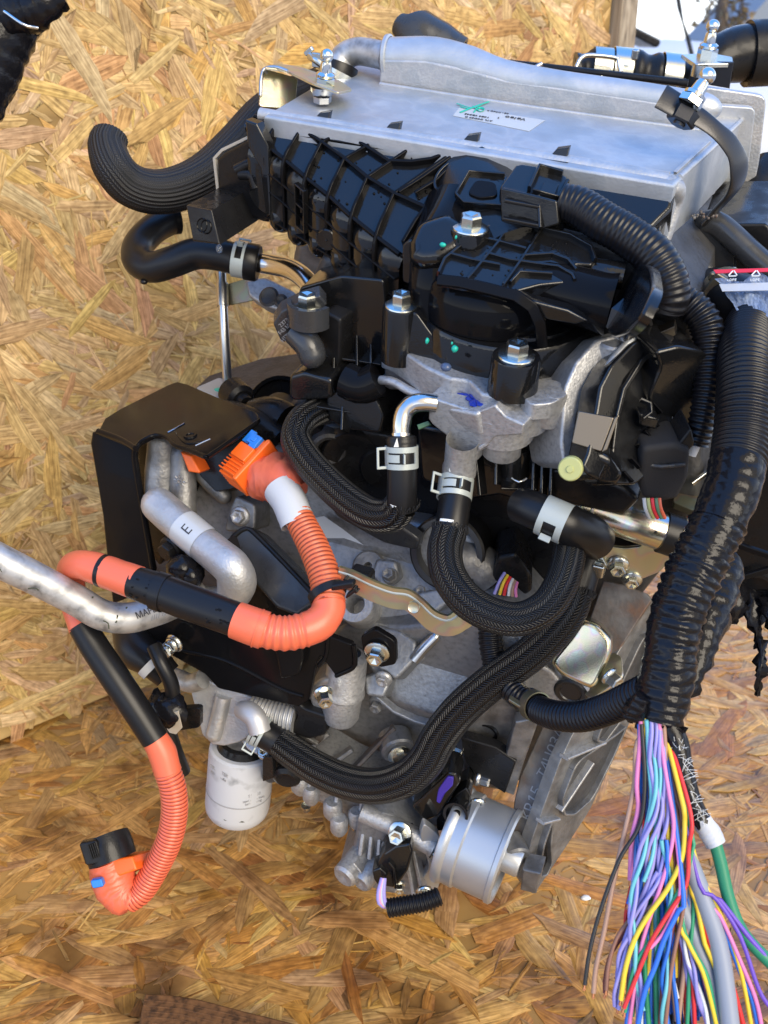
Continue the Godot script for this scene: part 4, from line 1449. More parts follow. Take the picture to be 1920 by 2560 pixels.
	b.lathe(c0 + fa.normal * 0.0005 + slotx * 0.005 - sloty * 0.001, fa.normal, [Vector2(0.0, -0.0001), Vector2(0.0052, 0.0), Vector2(0.006, 0.0008), Vector2(0.0066, 0.0)], 20)
	part("slot", b, M.gloss_black, blk)
	part("end_web", plate_on(pln(600, 470, 0.985, mixed(EZ, EX, -0.3)), rounded([540, 398, 560, 380, 625, 345, 672, 372, 690, 540, 665, 560, 560, 520, 545, 490], 0.15), 0.03, 0.004), M.black_matt)
	part("gasket", plate_on(pln(600, 470, 0.99, mixed(EZ, EX, -0.3)), [531, 395, 552, 372, 622, 338, 626, 345, 556, 379, 538, 398, 548, 482, 541, 484], 0.003, 0.0005), M.gasket)
	b = Buf.new()
	b.tube([at(590, 425, 0.965), at(625, 408, 0.96), at(672, 405, 0.955)], 0.005, 12, 0.006)
	b.tube([at(640, 470, 0.965), at(630, 440, 0.962), at(600, 436, 0.966)], 0.005, 12, 0.006)
	part("web_fold", b, M.black_matt)
	part("end_rib", plate_on(pln(640, 420, 0.95, mixed(EZ, EX, -0.3)), [612, 300, 640, 310, 668, 365, 676, 540, 664, 545, 650, 420, 618, 366], 0.01, 0.002), M.black_plastic)
	# upright post on the front of the manifold
	part("post", plate_on(pln(1026, 650, 0.868, mixed(EZ, EX, -0.1)), rounded([1005, 612, 1020, 600, 1056, 604, 1060, 625, 1040, 720, 1004, 705], 0.15), 0.02, 0.002), M.black_plastic)
	# droplets of water
	b = Buf.new()
	for k in 70:
		var p: Vector3
		if k < 35:
			var i := rng.randi_range(1, 6)
			p = tops[i].lerp(tops[i + 1], rng.randf()) - EY * rng.randf_range(0.01, drop[i]) + EZ * 0.001
		else:
			p = on(slope, rng.randf_range(760, 1080), rng.randf_range(380, 520)) + sn * 0.0004
		b.ball(p, Vector3.ONE * rng.randf_range(0.0006, 0.0013), Basis.IDENTITY, 8)
	part("water_drops", b, M.gloss_black).set_meta("kind", "stuff")

func top_brackets():
	# plated bracket with a ball stud at the cooler's left corner
	var t := thing("stud_bracket", "bent plated bracket with a ball stud at the hose end of the silver cooler", "bracket", at(690, 265, 1.0))
	var v := pl3(at(648, 265, 0.985), at(737, 270, 1.0), at(660, 175, 0.99))
	part("upright", plate_on(v, rounded([648, 266, 654, 190, 664, 172, 745, 195, 738, 272], 0.1), 0.002, 0.0006), M.plated)
	var h := pl3(at(668, 163, 0.99), at(880, 224, 0.97), at(745, 165, 1.02))
	part("shelf", plate_on(h, rounded([660, 168, 690, 158, 748, 165, 852, 202, 882, 223, 846, 231, 780, 207, 715, 175], 0.15), 0.002, 0.0006), M.plated_dull)
	var b := Buf.new()
	b.tube([at(651, 240, 0.985), at(653, 195, 0.986), at(662, 172, 0.988), at(690, 168, 0.985), at(720, 178, 0.98)], 0.0018, 8, 0.004)
	part("edge", b, M.steel)
	stud(on(h, 812, 208), mixed(EY, EX, 0.08), 1.0, M.chrome, t)
	b = Buf.new()
	b.nut(on(h, 806, 215) - EY * 0.009, -EY, 0.0085, 0.006, 6)
	b.lathe(on(h, 806, 213) - EY * 0.001, -EY, [Vector2(0.011, 0.0), Vector2(0.011, 0.003), Vector2(0.009, 0.008), Vector2(0.0, 0.008)], 20)
	part("nut", b, M.steel)
	# strap with a ball stud in front of the cooler's right end
	t = thing("strap_bracket", "curved dark strap bracket with a ball stud over the cooler's far end", "bracket", at(1790, 520, 0.9))
	b = Buf.new()
	b.tube([at(1652, 240, 0.86), at(1690, 262, 0.86), at(1740, 288, 0.862), at(1790, 325, 0.866), at(1832, 370, 0.875), at(1848, 420, 0.885), at(1838, 470, 0.9), at(1795, 520, 0.92), at(1760, 560, 0.93)], [0.0125, 0.012, 0.0095, 0.0085, 0.0105, 0.014, 0.0155, 0.015, 0.012], 20, 0.005, {"squash": 0.2, "ref": Vector3(-0.45, 0.75, 0.5)})
	part("strap", b, M.steel_dark)
	stud(at(1722, 262, 0.852), at(1762, 200, 0.85) - at(1722, 262, 0.852), 1.1, M.chrome, t)
	b = Buf.new()
	var ax := (at(1700, 310, 0.862) - at(1722, 270, 0.86)).normalized()
	b.nut(at(1716, 276, 0.862), ax, 0.0125, 0.012, 6)
	b.lathe(at(1704, 298, 0.862), ax, [Vector2(0.006, 0.0), Vector2(0.005, 0.006), Vector2(0.0, 0.006)], 16)
	part("nut", b, M.steel_dark)
	# third stud further back
	t = thing("rear_stud_bracket", "angled steel bracket with a ball stud in front of the fat black pipe", "bracket", at(1800, 215, 1.12))
	var s := pln(1770, 145, 1.12, EY)
	part("shelf", plate_on(s, rounded([1702, 135, 1738, 134, 1752, 128, 1832, 142, 1834, 158, 1740, 160], 0.1), 0.004, 0.001), M.zinc)
	part("leg", plate_on(pln(1790, 190, 1.115, mixed(EZ, EX, 0.1)), [1738, 155, 1834, 156, 1824, 222, 1765, 212, 1735, 200], 0.004, 0.001), M.steel_dark)
	stud(on(s, 1768, 136), EY, 1.15, M.chrome, t)
	b = Buf.new()
	b.lathe(at(1752, 160, 1.105), -EY, [Vector2(0.0085, 0.0), Vector2(0.0085, 0.012), Vector2(0.0, 0.012)], 18)
	part("collar", b, M.zinc)

func engine_middle():
	elbow()
	throttle()
	left_sensor()
	dark_parts()

func elbow():
	var c := at(1262, 815, 0.905)
	var t := thing("intake_elbow", "black glossy plastic intake elbow with a ribbed top over the grey throttle casting", "intake elbow", c)
	# round foot ring
	var b := Buf.new()
	b.lathe(c, EY, [Vector2(0.0765, -0.014), Vector2(0.0785, -0.012), Vector2(0.0785, 0.016), Vector2(0.0765, 0.019), Vector2(0.066, 0.0195), Vector2(0.0655, 0.022), Vector2(0.063, 0.0235), Vector2(0.05, 0.0235)], 56)
	part("foot_ring", b, M.black_plastic)
	# the bulging body
	b = Buf.new()
	var pr := [[0.06, 0.02], [0.0605, 0.03], [0.06, 0.04], [0.057, 0.05], [0.05, 0.057], [0.038, 0.062], [0.02, 0.064], [0.0, 0.0645]]
	var prof := []
	for e in pr:
		prof.append(Vector2(e[0], e[1]))
	b.lathe(c - EX * 0.01 + EZ * 0.011, EY, prof, 48)
	part("dome", b, M.gloss_black)
	# neck back to the manifold
	b = Buf.new()
	b.tube([c + EY * 0.045 - EZ * 0.01, c + EY * 0.06 - EZ * 0.045 - EX * 0.03, c + EY * 0.07 - EZ * 0.08 - EX * 0.055], [0.05, 0.055, 0.06], 24, 0.01)
	part("neck", b, M.black_plastic)
	# left shoulder where the neck meets the dome
	var sh := pln(1080, 600, 0.845, mixed(EZ, EY, 0.55))
	part("shoulder", plate_on(sh, rounded([1015, 600, 1040, 545, 1120, 520, 1180, 560, 1160, 615, 1100, 650, 1050, 655, 1020, 640], 0.3), 0.05, 0.011, 60.0), M.black_plastic)
	b = Buf.new()
	b.tube([at(1150, 545, 0.9), at(1105, 620, 0.878), at(1086, 700, 0.874), at(1082, 790, 0.886)], [0.034, 0.027, 0.0215, 0.02], 28, 0.006)
	part("neck_front", b, M.gloss_black)
	# ribbed top plate with an arched front edge
	var tp := pl3(at(1095, 690, 0.825), at(1240, 545, 0.86), at(1490, 640, 0.83))
	var n := tp.normal
	part("top_plate", plate_on(tp, rounded([1095, 690, 1112, 650, 1200, 580, 1262, 548, 1340, 560, 1420, 585, 1480, 615, 1492, 650, 1478, 662, 1440, 660, 1420, 705, 1350, 712, 1290, 728, 1190, 708], 0.12), 0.011, 0.002), M.black_plastic)
	b = Buf.new()
	var rib_lines := [[1096, 688, 1112, 652, 1200, 582, 1250, 556], [1250, 556, 1340, 572, 1425, 592, 1478, 622, 1488, 655], [1168, 703, 1180, 690, 1245, 612, 1270, 575], [1258, 718, 1300, 660, 1345, 590, 1355, 575], [1125, 640, 1180, 655, 1250, 668], [1215, 638, 1275, 655, 1340, 665, 1395, 672, 1430, 692, 1436, 706], [1205, 600, 1260, 612, 1315, 628], [1305, 645, 1380, 640, 1420, 655, 1440, 680], [1275, 712, 1300, 685, 1380, 690]]
	for r in rib_lines:
		var pts := []
		for k in range(0, r.size(), 2):
			pts.append(on(tp, r[k], r[k + 1]))
		b = Buf.new()
		b.fin(pts, n, 0.0042, 0.0028)
		part("rib", b, M.black_plastic)
	# front arch: from the plate edge down to the foot ring
	var arch := []
	for e in [[1096, 700, 0.826], [1150, 706, 0.82], [1220, 722, 0.812], [1290, 740, 0.806], [1330, 768, 0.806], [1350, 808, 0.812], [1356, 862, 0.826]]:
		arch.append(at(e[0], e[1], e[2]))
	b = Buf.new()
	b.fin(arch, mixed(EZ, EY, 0.4), 0.003, 0.009)
	part("arch_edge", b, M.gloss_black)
	part("side_web", plate_on(pl3(arch[3], arch[6], arch[4] + EX * 0.05 - EZ * 0.012), [1285, 735, 1330, 752, 1420, 775, 1470, 802, 1440, 812, 1365, 800, 1362, 866, 1346, 855, 1336, 790], 0.012, 0.002), M.black_plastic)
	# side outlet and its flange with two grey bolts
	b = Buf.new()
	b.tube([at(1330, 715, 0.85), at(1420, 735, 0.838), at(1500, 755, 0.828), at(1530, 762, 0.826)], [0.025, 0.024, 0.0235, 0.0255], 30, 0.006)
	part("side_outlet", b, M.gloss_black)
	b = Buf.new()
	b.tube([at(1430, 672, 0.845), at(1500, 680, 0.838), at(1560, 690, 0.834)], 0.011, 18, 0.006)
	part("side_tube", b, M.black_plastic)
	part("outlet_flange", plate_on(pl3(at(1540, 770, 0.822), at(1590, 670, 0.832), at(1570, 720, 0.812)), rounded([1515, 830, 1510, 780, 1545, 700, 1590, 655, 1625, 660, 1632, 720, 1600, 790, 1560, 832, 1530, 842], 0.3), 0.008, 0.003), M.black_plastic)
	for e in [[1548, 790, 0.812, 0.0155], [1596, 722, 0.82, 0.0135]]:
		b = Buf.new()
		b.nut(at(e[0], e[1], e[2]), mixed(EX, EZ, 0.35), e[3], 0.014, 6, 0.5, 0.2)
		part("cap_bolt", b, M.steel_dark)
	# bosses carrying the flange bolts
	var bosses := [[1176, 572, 0.845, 0.0165, 0.03], [1003, 765, 0.868, 0.0155, 0.05], [1291, 890, 0.815, 0.0195, 0.032]]
	for e in bosses:
		var p := at(e[0], e[1], e[2])
		b = Buf.new()
		b.lathe(p, EY, [Vector2(e[3] * 1.04, -e[4]), Vector2(e[3], -0.002), Vector2(e[3] * 0.96, 0.0), Vector2(0.0, 0.0)], 32)
		var bo := part("boss", b, M.black_plastic)
		bolt(p, EY, 0.0148 if e[0] != 1003 else 0.0138, 0.0092 if e[0] != 1003 else 0.0085, 0.0098, M.zinc, bo)
	part("boss_web", plate_on(pln(1000, 820, 0.87, mixed(EZ, EY, 0.1)), rounded([958, 775, 1040, 780, 1075, 830, 1110, 870, 1110, 915, 1030, 885, 962, 862], 0.2), 0.05, 0.004), M.black_plastic)
	# dabs of paint
	for e in [[1107, 612, 0.835, 9, 6], [1140, 593, 0.832, 3, 5], [1068, 852, 0.838, 5, 8], [1137, 872, 0.826, 9, 9], [1130, 858, 0.828, 3, 4]]:
		b = Buf.new()
		b.ball(at(e[0], e[1], e[2]), Vector3(e[3], e[4], e[4]) * 0.00033, Basis(EX, EY, EZ), 10, 0.3)
		part("paint_dab", b, M.green_paint)
	b = Buf.new()
	b.ball(at(1115, 918, 0.832), Vector3(0.0046, 0.0036, 0.004), Basis(EX, EY, EZ), 14)
	part("rubber_plug", b, M.blue_drop)
	b = Buf.new()
	for k in 60:
		var a := rng.randf_range(0.0, TAU)
		var p := on(tp, rng.randf_range(1150, 1440), rng.randf_range(600, 690))
		b.ball(p, Vector3.ONE * rng.randf_range(0.0005, 0.0012), Basis.IDENTITY, 6)
	part("water_drops", b, M.gloss_black).set_meta("kind", "stuff")
	# pressure sensor on the elbow
	t = thing("pressure_sensor", "square black sensor with a flat wet top beside the cable plug", "sensor", at(1200, 530, 0.86))
	var sp := pl3(at(1140, 490, 0.862), at(1260, 500, 0.855), at(1180, 432, 0.875))
	part("housing", plate_on(sp, rounded([1138, 492, 1172, 432, 1262, 440, 1280, 500, 1262, 520, 1160, 512], 0.12), 0.022, 0.002), M.black_plastic)
	part("pad", plate_on(Plane(sp.normal, sp.d + 0.002), rounded([1168, 482, 1190, 448, 1240, 455, 1245, 490, 1200, 495], 0.3), 0.003, 0.0012), M.gloss_black)
	b = Buf.new()
	b.fin([on(sp, 1140, 490), on(sp, 1160, 511), on(sp, 1262, 519)], sp.normal, 0.004, 0.0025)
	b.fin([on(sp, 1140, 490), on(sp, 1172, 434), on(sp, 1262, 441)], sp.normal, 0.004, 0.0025)
	part("rim", b, M.black_plastic)
	# plug and the corrugated lead
	t = thing("sensor_lead", "fat black corrugated lead with a square latched plug arching over the intake elbow", "cable", at(1330, 500, 0.84))
	var q := pl3(at(1255, 470, 0.848), at(1400, 500, 0.838), at(1300, 410, 0.865))
	part("plug", plate_on(q, rounded([1250, 470, 1252, 462, 1288, 412, 1305, 408, 1380, 420, 1418, 440, 1424, 458, 1420, 510, 1400, 522, 1330, 508, 1290, 492], 0.12), 0.03, 0.0025), M.black_plastic)
	part("plug_side", plate_on(pln(1320, 530, 0.838, mixed(EZ, EY, 0.2)), rounded([1250, 468, 1330, 486, 1392, 502, 1398, 560, 1350, 575, 1252, 556], 0.1), 0.025, 0.003), M.black_plastic)
	b = Buf.new()
	for e in [[1262, 500, 1348, 516], [1258, 545, 1346, 562], [1348, 490, 1352, 570]]:
		b.fin([at(e[0], e[1], 0.836), at(e[2], e[3], 0.835)], EZ, 0.003, 0.003)
	part("plug_ridge", b, M.black_plastic)
	b = Buf.new()
	b.fin([on(q, 1322, 480), on(q, 1348, 424), on(q, 1406, 440)], q.normal, 0.006, 0.003)
	b.fin([on(q, 1332, 485), on(q, 1395, 503), on(q, 1418, 462)], q.normal, 0.006, 0.003)
	b.plate(outline(Plane(q.normal, q.d + 0.004), rounded([1346, 482, 1362, 452, 1398, 460, 1384, 492], 0.1)), -q.normal * 0.004, 0.0008)
	part("latch", b, M.black_plastic)
	b = Buf.new()
	b.tube(path([1408, 505, 0.843, 1450, 518, 0.838, 1510, 556, 0.83, 1570, 590, 0.825, 1630, 635, 0.82, 1664, 690, 0.82, 1676, 740, 0.824, 1668, 770, 0.83]), [0.0148, 0.0158, 0.0162, 0.0165, 0.0165, 0.0165, 0.016, 0.015], 22, 0.003, {"pitch": 0.0044, "amp": 0.0003})
	part("sleeve", b, M.conduit)
	b = Buf.new()
	b.band(at(1668, 765, 0.83), (at(1668, 790, 0.832) - at(1672, 740, 0.826)).normalized(), EZ, 0.0152, 0.0, TAU, -0.002, 0.003, 0.0012)
	b.tube(path([1660, 760, 0.82, 1640, 775, 0.82, 1622, 790, 0.825, 1626, 812, 0.83]), 0.0022, 8, 0.004)
	part("cable_tie", b, M.black_matt)

func throttle():
	var t := thing("throttle_casting", "grey cast aluminium throttle flange with a blue paint blot under the black elbow", "throttle casting", at(1230, 1150, 0.87))
	var fl := pln(1200, 960, 0.842, EY)
	# flange with its mounting ears
	part("flange", plate_on(fl, rounded([955, 852, 985, 862, 1010, 880, 1060, 915, 1125, 945, 1170, 950, 1205, 985, 1300, 1000, 1350, 975, 1410, 965, 1470, 900, 1500, 860, 1420, 760, 1100, 760, 960, 820], 0.15), 0.026, 0.003), M.cast)
	part("left_wall", plate_on(pl3(at(956, 855, 0.895), at(1140, 975, 0.862), at(956, 960, 0.93)), rounded([953, 862, 985, 872, 1012, 892, 1062, 925, 1128, 955, 1128, 1000, 1085, 1008, 1010, 978, 975, 978, 946, 962, 948, 945, 958, 938], 0.15), 0.03, 0.004), M.cast)
	var b := Buf.new()
	b.tube([at(952, 950, 0.905), at(985, 955, 0.895), at(1030, 980, 0.887), at(1090, 998, 0.878)], 0.004, 10, 0.006)
	part("ledge", b, M.cast)
	# the block with the coolant ports
	var tf := pl3(at(1082, 1010, 0.856), at(1240, 1010, 0.83), at(1150, 955, 0.872))
	part("block_top", plate_on(tf, rounded([1076, 992, 1090, 978, 1128, 950, 1160, 952, 1205, 965, 1218, 985, 1240, 1008, 1190, 1034, 1120, 1020, 1078, 1005], 0.12), 0.02, 0.003), M.cast)
	var ff := pl3(at(1075, 1000, 0.852), at(1190, 1034, 0.832), at(1120, 1120, 0.87))
	part("block_front", plate_on(ff, rounded([1072, 990, 1088, 998, 1190, 1030, 1236, 1012, 1262, 1040, 1310, 1062, 1306, 1088, 1240, 1092, 1210, 1125, 1195, 1132, 1190, 1155, 1118, 1155, 1118, 1092, 1080, 1062, 1070, 1048], 0.1), 0.03, 0.004), M.cast)
	b = Buf.new()
	var np := at(1154, 1120, 0.858)
	var nd := at(1146, 1195, 0.885) - np
	b.lathe(np, nd, [Vector2(0.0135, -0.01), Vector2(0.0135, nd.length() * 0.55), Vector2(0.0145, nd.length() * 0.62), Vector2(0.0145, nd.length() * 0.8), Vector2(0.0115, nd.length() * 0.85), Vector2(0.0115, nd.length())], 30)
	part("port_neck", b, M.cast)
	# rounded bodies to the right of the block
	for e in [[1262, 1020, 1258, 1090, 0.026, 0.846], [1370, 985, 1372, 1050, 0.016, 0.835], [1310, 1000, 1312, 1065, 0.02, 0.842]]:
		b = Buf.new()
		var p := at(e[0], e[1], e[5])
		var d := at(e[2], e[3], e[5] + 0.018) - p
		b.lathe(p, d, [Vector2(0.0, -0.004), Vector2(e[4] * 0.85, -0.004), Vector2(e[4], 0.0), Vector2(e[4] * 0.97, d.length() * 0.9), Vector2(e[4] * 0.8, d.length()), Vector2(0.0, d.length())], 30)
		part("round_body", b, M.cast)
	b = Buf.new()
	b.fin([at(1200, 1118, 0.85), at(1245, 1090, 0.84), at(1300, 1085, 0.838)], EZ, 0.003, 0.004)
	part("lip", b, M.cast)
	b = Buf.new()
	b.lathe(at(1256, 1100, 0.862), -EY, [Vector2(0.0165, -0.01), Vector2(0.0165, 0.012), Vector2(0.015, 0.014), Vector2(0.0, 0.014)], 28)
	part("lower_boss", b, M.cast)
	part("ear", plate_on(pln(1350, 980, 0.826, EY), rounded([1300, 985, 1330, 966, 1380, 970, 1405, 960, 1412, 990, 1380, 1008, 1330, 1012], 0.25), 0.014, 0.003), M.cast)
	b = Buf.new()
	b.lathe(at(1388, 985, 0.826), EY, [Vector2(0.0085, -0.002), Vector2(0.0085, 0.0012), Vector2(0.006, 0.0015), Vector2(0.0, 0.0008)], 20)
	part("pin", b, M.cast)
	# blue paint blot
	b = Buf.new()
	for e in [[1198, 992, 24, 14], [1190, 1008, 16, 16], [1168, 988, 26, 6], [1204, 1006, 14, 14], [1180, 998, 18, 9]]:
		b.ball(on(tf, e[0], e[1]) + tf.normal * 0.0003, Vector3(e[2] * 0.00033, 0.0006, e[3] * 0.0004), Basis(EX, tf.normal, EX.cross(tf.normal)), 12, 0.5, e[0])
	part("paint_blot", b, M.blue_paint)
	# valve body and its half-round flange
	var vf := pl3(at(1440, 980, 0.832), at(1560, 850, 0.845), at(1480, 1100, 0.842))
	part("valve_body", plate_on(vf, rounded([1410, 975, 1440, 905, 1490, 850, 1500, 845, 1560, 832, 1592, 828, 1600, 850, 1545, 900, 1508, 960, 1492, 1020, 1446, 1030, 1440, 1120, 1452, 1160, 1440, 1178, 1410, 1160, 1402, 1110], 0.15), 0.05, 0.006, 60.0), M.cast)
	b = Buf.new()
	b.tube(path([1493, 1018, 0.82, 1500, 968, 0.818, 1528, 910, 0.822, 1578, 852, 0.83, 1606, 832, 0.834]), 0.0042, 10, 0.006)
	part("flange_edge", b, M.alu_rough)
	b = Buf.new()
	b.lathe(at(1535, 862, 0.842), EY, [Vector2(0.014, -0.012), Vector2(0.014, 0.002), Vector2(0.012, 0.004), Vector2(0.0, 0.004)], 26)
	part("lug", b, M.cast)
	b = Buf.new()
	b.lathe(at(1426, 1172, 0.8), mixed(EZ, EY, 0.3), [Vector2(0.0095, -0.006), Vector2(0.0095, 0.001), Vector2(0.0085, 0.0022), Vector2(0.003, 0.0022), Vector2(0.0025, 0.0035), Vector2(0.0, 0.0035)], 28)
	part("yellow_cap", b, M.plug_yellow)
	# black motor cover clipped to it
	t = thing("throttle_motor_cover", "black ribbed plastic throttle motor cover held by brown steel clips", "motor cover", at(1620, 1210, 0.84))
	var mf := pl3(at(1500, 1010, 0.806), at(1640, 850, 0.83), at(1620, 1180, 0.826))
	var mn := mf.normal
	part("rim_part", plate_on(mf, rounded([1490, 1025, 1500, 965, 1528, 912, 1580, 858, 1608, 842, 1650, 845, 1652, 862, 1605, 900, 1562, 955, 1545, 1020, 1535, 1060, 1530, 1140, 1500, 1200, 1470, 1185, 1456, 1165, 1470, 1130], 0.12), 0.024, 0.003), M.black_plastic)
	part("inner_cover", plate_on(Plane(mn, mf.d - 0.006), rounded([1540, 1030, 1562, 960, 1610, 900, 1650, 862, 1690, 858, 1720, 890, 1700, 960, 1680, 1080, 1640, 1170, 1590, 1212, 1540, 1212, 1505, 1190, 1528, 1140], 0.15), 0.03, 0.005), M.black_plastic)
	b = Buf.new()
	var arc := []
	for e in [[1530, 1120], [1540, 1040], [1556, 975], [1600, 905], [1645, 862]]:
		arc.append(on(mf, e[0], e[1]))
	b.fin(arc, mn, 0.004, 0.005)
	part("rim_rib", b, M.black_plastic)
	for k in 9:
		var q := k / 8.0
		var p0 := on(Plane(mn, mf.d - 0.004), lerpf(1640, 1555, q) + 22 * sin(q * PI), lerpf(905, 1180, q))
		b = Buf.new()
		b.fin([p0, p0 + (EX * 0.35 - EY * 0.3).normalized() * 0.011], mn, 0.004, 0.002)
		part("fin", b, M.gloss_black)
	# motor body beyond the cover
	part("body", plate_on(pln(1710, 1000, 0.838, mixed(EZ, EX, 0.45)), rounded([1640, 880, 1700, 865, 1765, 880, 1782, 920, 1770, 1010, 1738, 1080, 1700, 1150, 1640, 1180, 1600, 1150, 1630, 1050, 1622, 990, 1650, 920], 0.2), 0.05, 0.012, 60.0), M.black_plastic)
	part("raised_panel", plate_on(pln(1680, 960, 0.826, mixed(EZ, EX, 0.45)), rounded([1650, 905, 1690, 905, 1700, 930, 1680, 985, 1650, 1010, 1625, 990, 1638, 940], 0.25), 0.012, 0.005, 60.0), M.gloss_black)
	part("tab", plate_on(pln(1625, 1040, 0.815, mixed(EZ, EX, 0.3)), rounded([1600, 1035, 1650, 1048, 1642, 1076, 1600, 1065], 0.15), 0.012, 0.002), M.black_plastic)
	b = Buf.new()
	b.fin([at(1600, 1000, 0.812), at(1622, 1010, 0.812), at(1624, 1030, 0.812), at(1605, 1045, 0.812)], mn, 0.004, 0.0025)
	part("hook", b, M.black_plastic)
	# steel clips
	for e in [[[1446, 1027, 1536, 1044, 1504, 1130, 1429, 1108], [1536, 1044, 1548, 1038, 1518, 1125, 1504, 1130], 0.797], [[1572, 826, 1640, 836, 1660, 852, 1576, 842], [1640, 836, 1686, 816, 1690, 838, 1660, 854], 0.822]]:
		var cf := pl3(at(e[0][0], e[0][1], e[2] + 0.004), at(e[0][2], e[0][3], e[2]), at(e[0][6], e[0][7], e[2] + 0.008))
		var cl := part("steel_clip", plate_on(cf, rounded(e[0], 0.06), 0.006, 0.001), M.steel_clip)
		part("fold", plate_on(Plane(cf.normal, cf.d - 0.001), rounded(e[1], 0.05), 0.01, 0.0008), M.steel_clip, cl)
	part("lower_loop", plate_on(pln(1540, 1185, 0.812, mixed(EZ, EX, 0.2)), rounded([1452, 1142, 1500, 1135, 1530, 1150, 1560, 1190, 1545, 1215, 1500, 1212, 1462, 1192], 0.3), 0.02, 0.005, 60.0), M.black_plastic)
	# taped plug below the motor
	thing("taped_plug", "plug wrapped in black cloth tape hanging under the throttle motor cover", "plug", at(1640, 1260, 0.84))
	part("body", plate_on(pln(1650, 1190, 0.832, mixed(EZ, EX, 0.3)), rounded([1605, 1120, 1690, 1110, 1728, 1125, 1722, 1200, 1695, 1250, 1650, 1258, 1610, 1250, 1595, 1200], 0.2), 0.035, 0.01, 60.0), M.cloth_tape)
	part("collar", plate_on(pln(1660, 1135, 0.825, mixed(EZ, EX, 0.3)), rounded([1620, 1120, 1690, 1118, 1728, 1070, 1740, 1110, 1700, 1155, 1625, 1150], 0.2), 0.03, 0.005), M.black_matt)
	b = Buf.new()
	b.tube(path([1618, 1162, 0.828, 1660, 1166, 0.824, 1712, 1160, 0.826]), 0.0016, 6, 0.003, {"crumple": 0.0006, "folds": 1500.0})
	part("thread", b, M.dark_grey_plastic)
	for e in [[1610, "white_tape"], [1620, "plug_yellow"], [1630, "red_print"], [1640, "green_plastic"], [1648, "salmon"]]:
		b = Buf.new()
		b.tube(path([e[0], 1245, 0.84, e[0] + 4, 1272, 0.842, e[0] + 14, 1295, 0.85]), 0.0016, 7, 0.004)
		part("wire", b, M[e[1]])

func left_sensor():
	# position sensor bolted to the dark pump at the hose side
	thing("position_sensor", "small black sensor with moulded print and a steel bolt at the elbow pipe", "sensor", at(760, 900, 0.93))
	var f := pl3(at(700, 830, 0.915), at(810, 770, 0.9), at(730, 860, 0.925))
	part("body", plate_on(f, rounded([683, 812, 702, 780, 758, 752, 800, 740, 818, 762, 790, 792, 742, 820, 712, 858, 700, 850], 0.1), 0.016, 0.002), M.dark_grey_plastic)
	var d := (on(f, 790, 790) - on(f, 712, 856)).normalized()
	for e in [["HITACHI", 726, 834, 0.0046], ["F43 MEG", 716, 818, 0.0036], ["23731", 712, 804, 0.0036]]:
		lettering(e[0], on(f, e[1], e[2]) + f.normal * 0.0003, d, f.normal.cross(d), e[3], M.grey_print, cur, false, "moulded_print")
	var b := Buf.new()
	b.band(at(775, 785, 0.905), EY, EZ, 0.016, -1.4, 1.4, -0.008, 0.012, 0.004)
	part("saddle", b, M.dark_grey_plastic)
	bolt(at(768, 772, 0.9), EY, 0.0125, 0.0085, 0.012, M.zinc)
	b = Buf.new()
	b.tube(path([742, 832, 0.915, 770, 862, 0.91, 780, 885, 0.912]), 0.0125, 20, 0.005)
	b.ball(at(780, 886, 0.912), Vector3.ONE * 0.0125)
	part("nose", b, M.dark_grey_plastic)
	part("bracket", plate_on(pln(800, 850, 0.925, mixed(EZ, EX, -0.2)), rounded([765, 800, 812, 780, 852, 800, 850, 900, 830, 960, 800, 980, 752, 950, 758, 880], 0.12), 0.04, 0.003), M.black_matt)

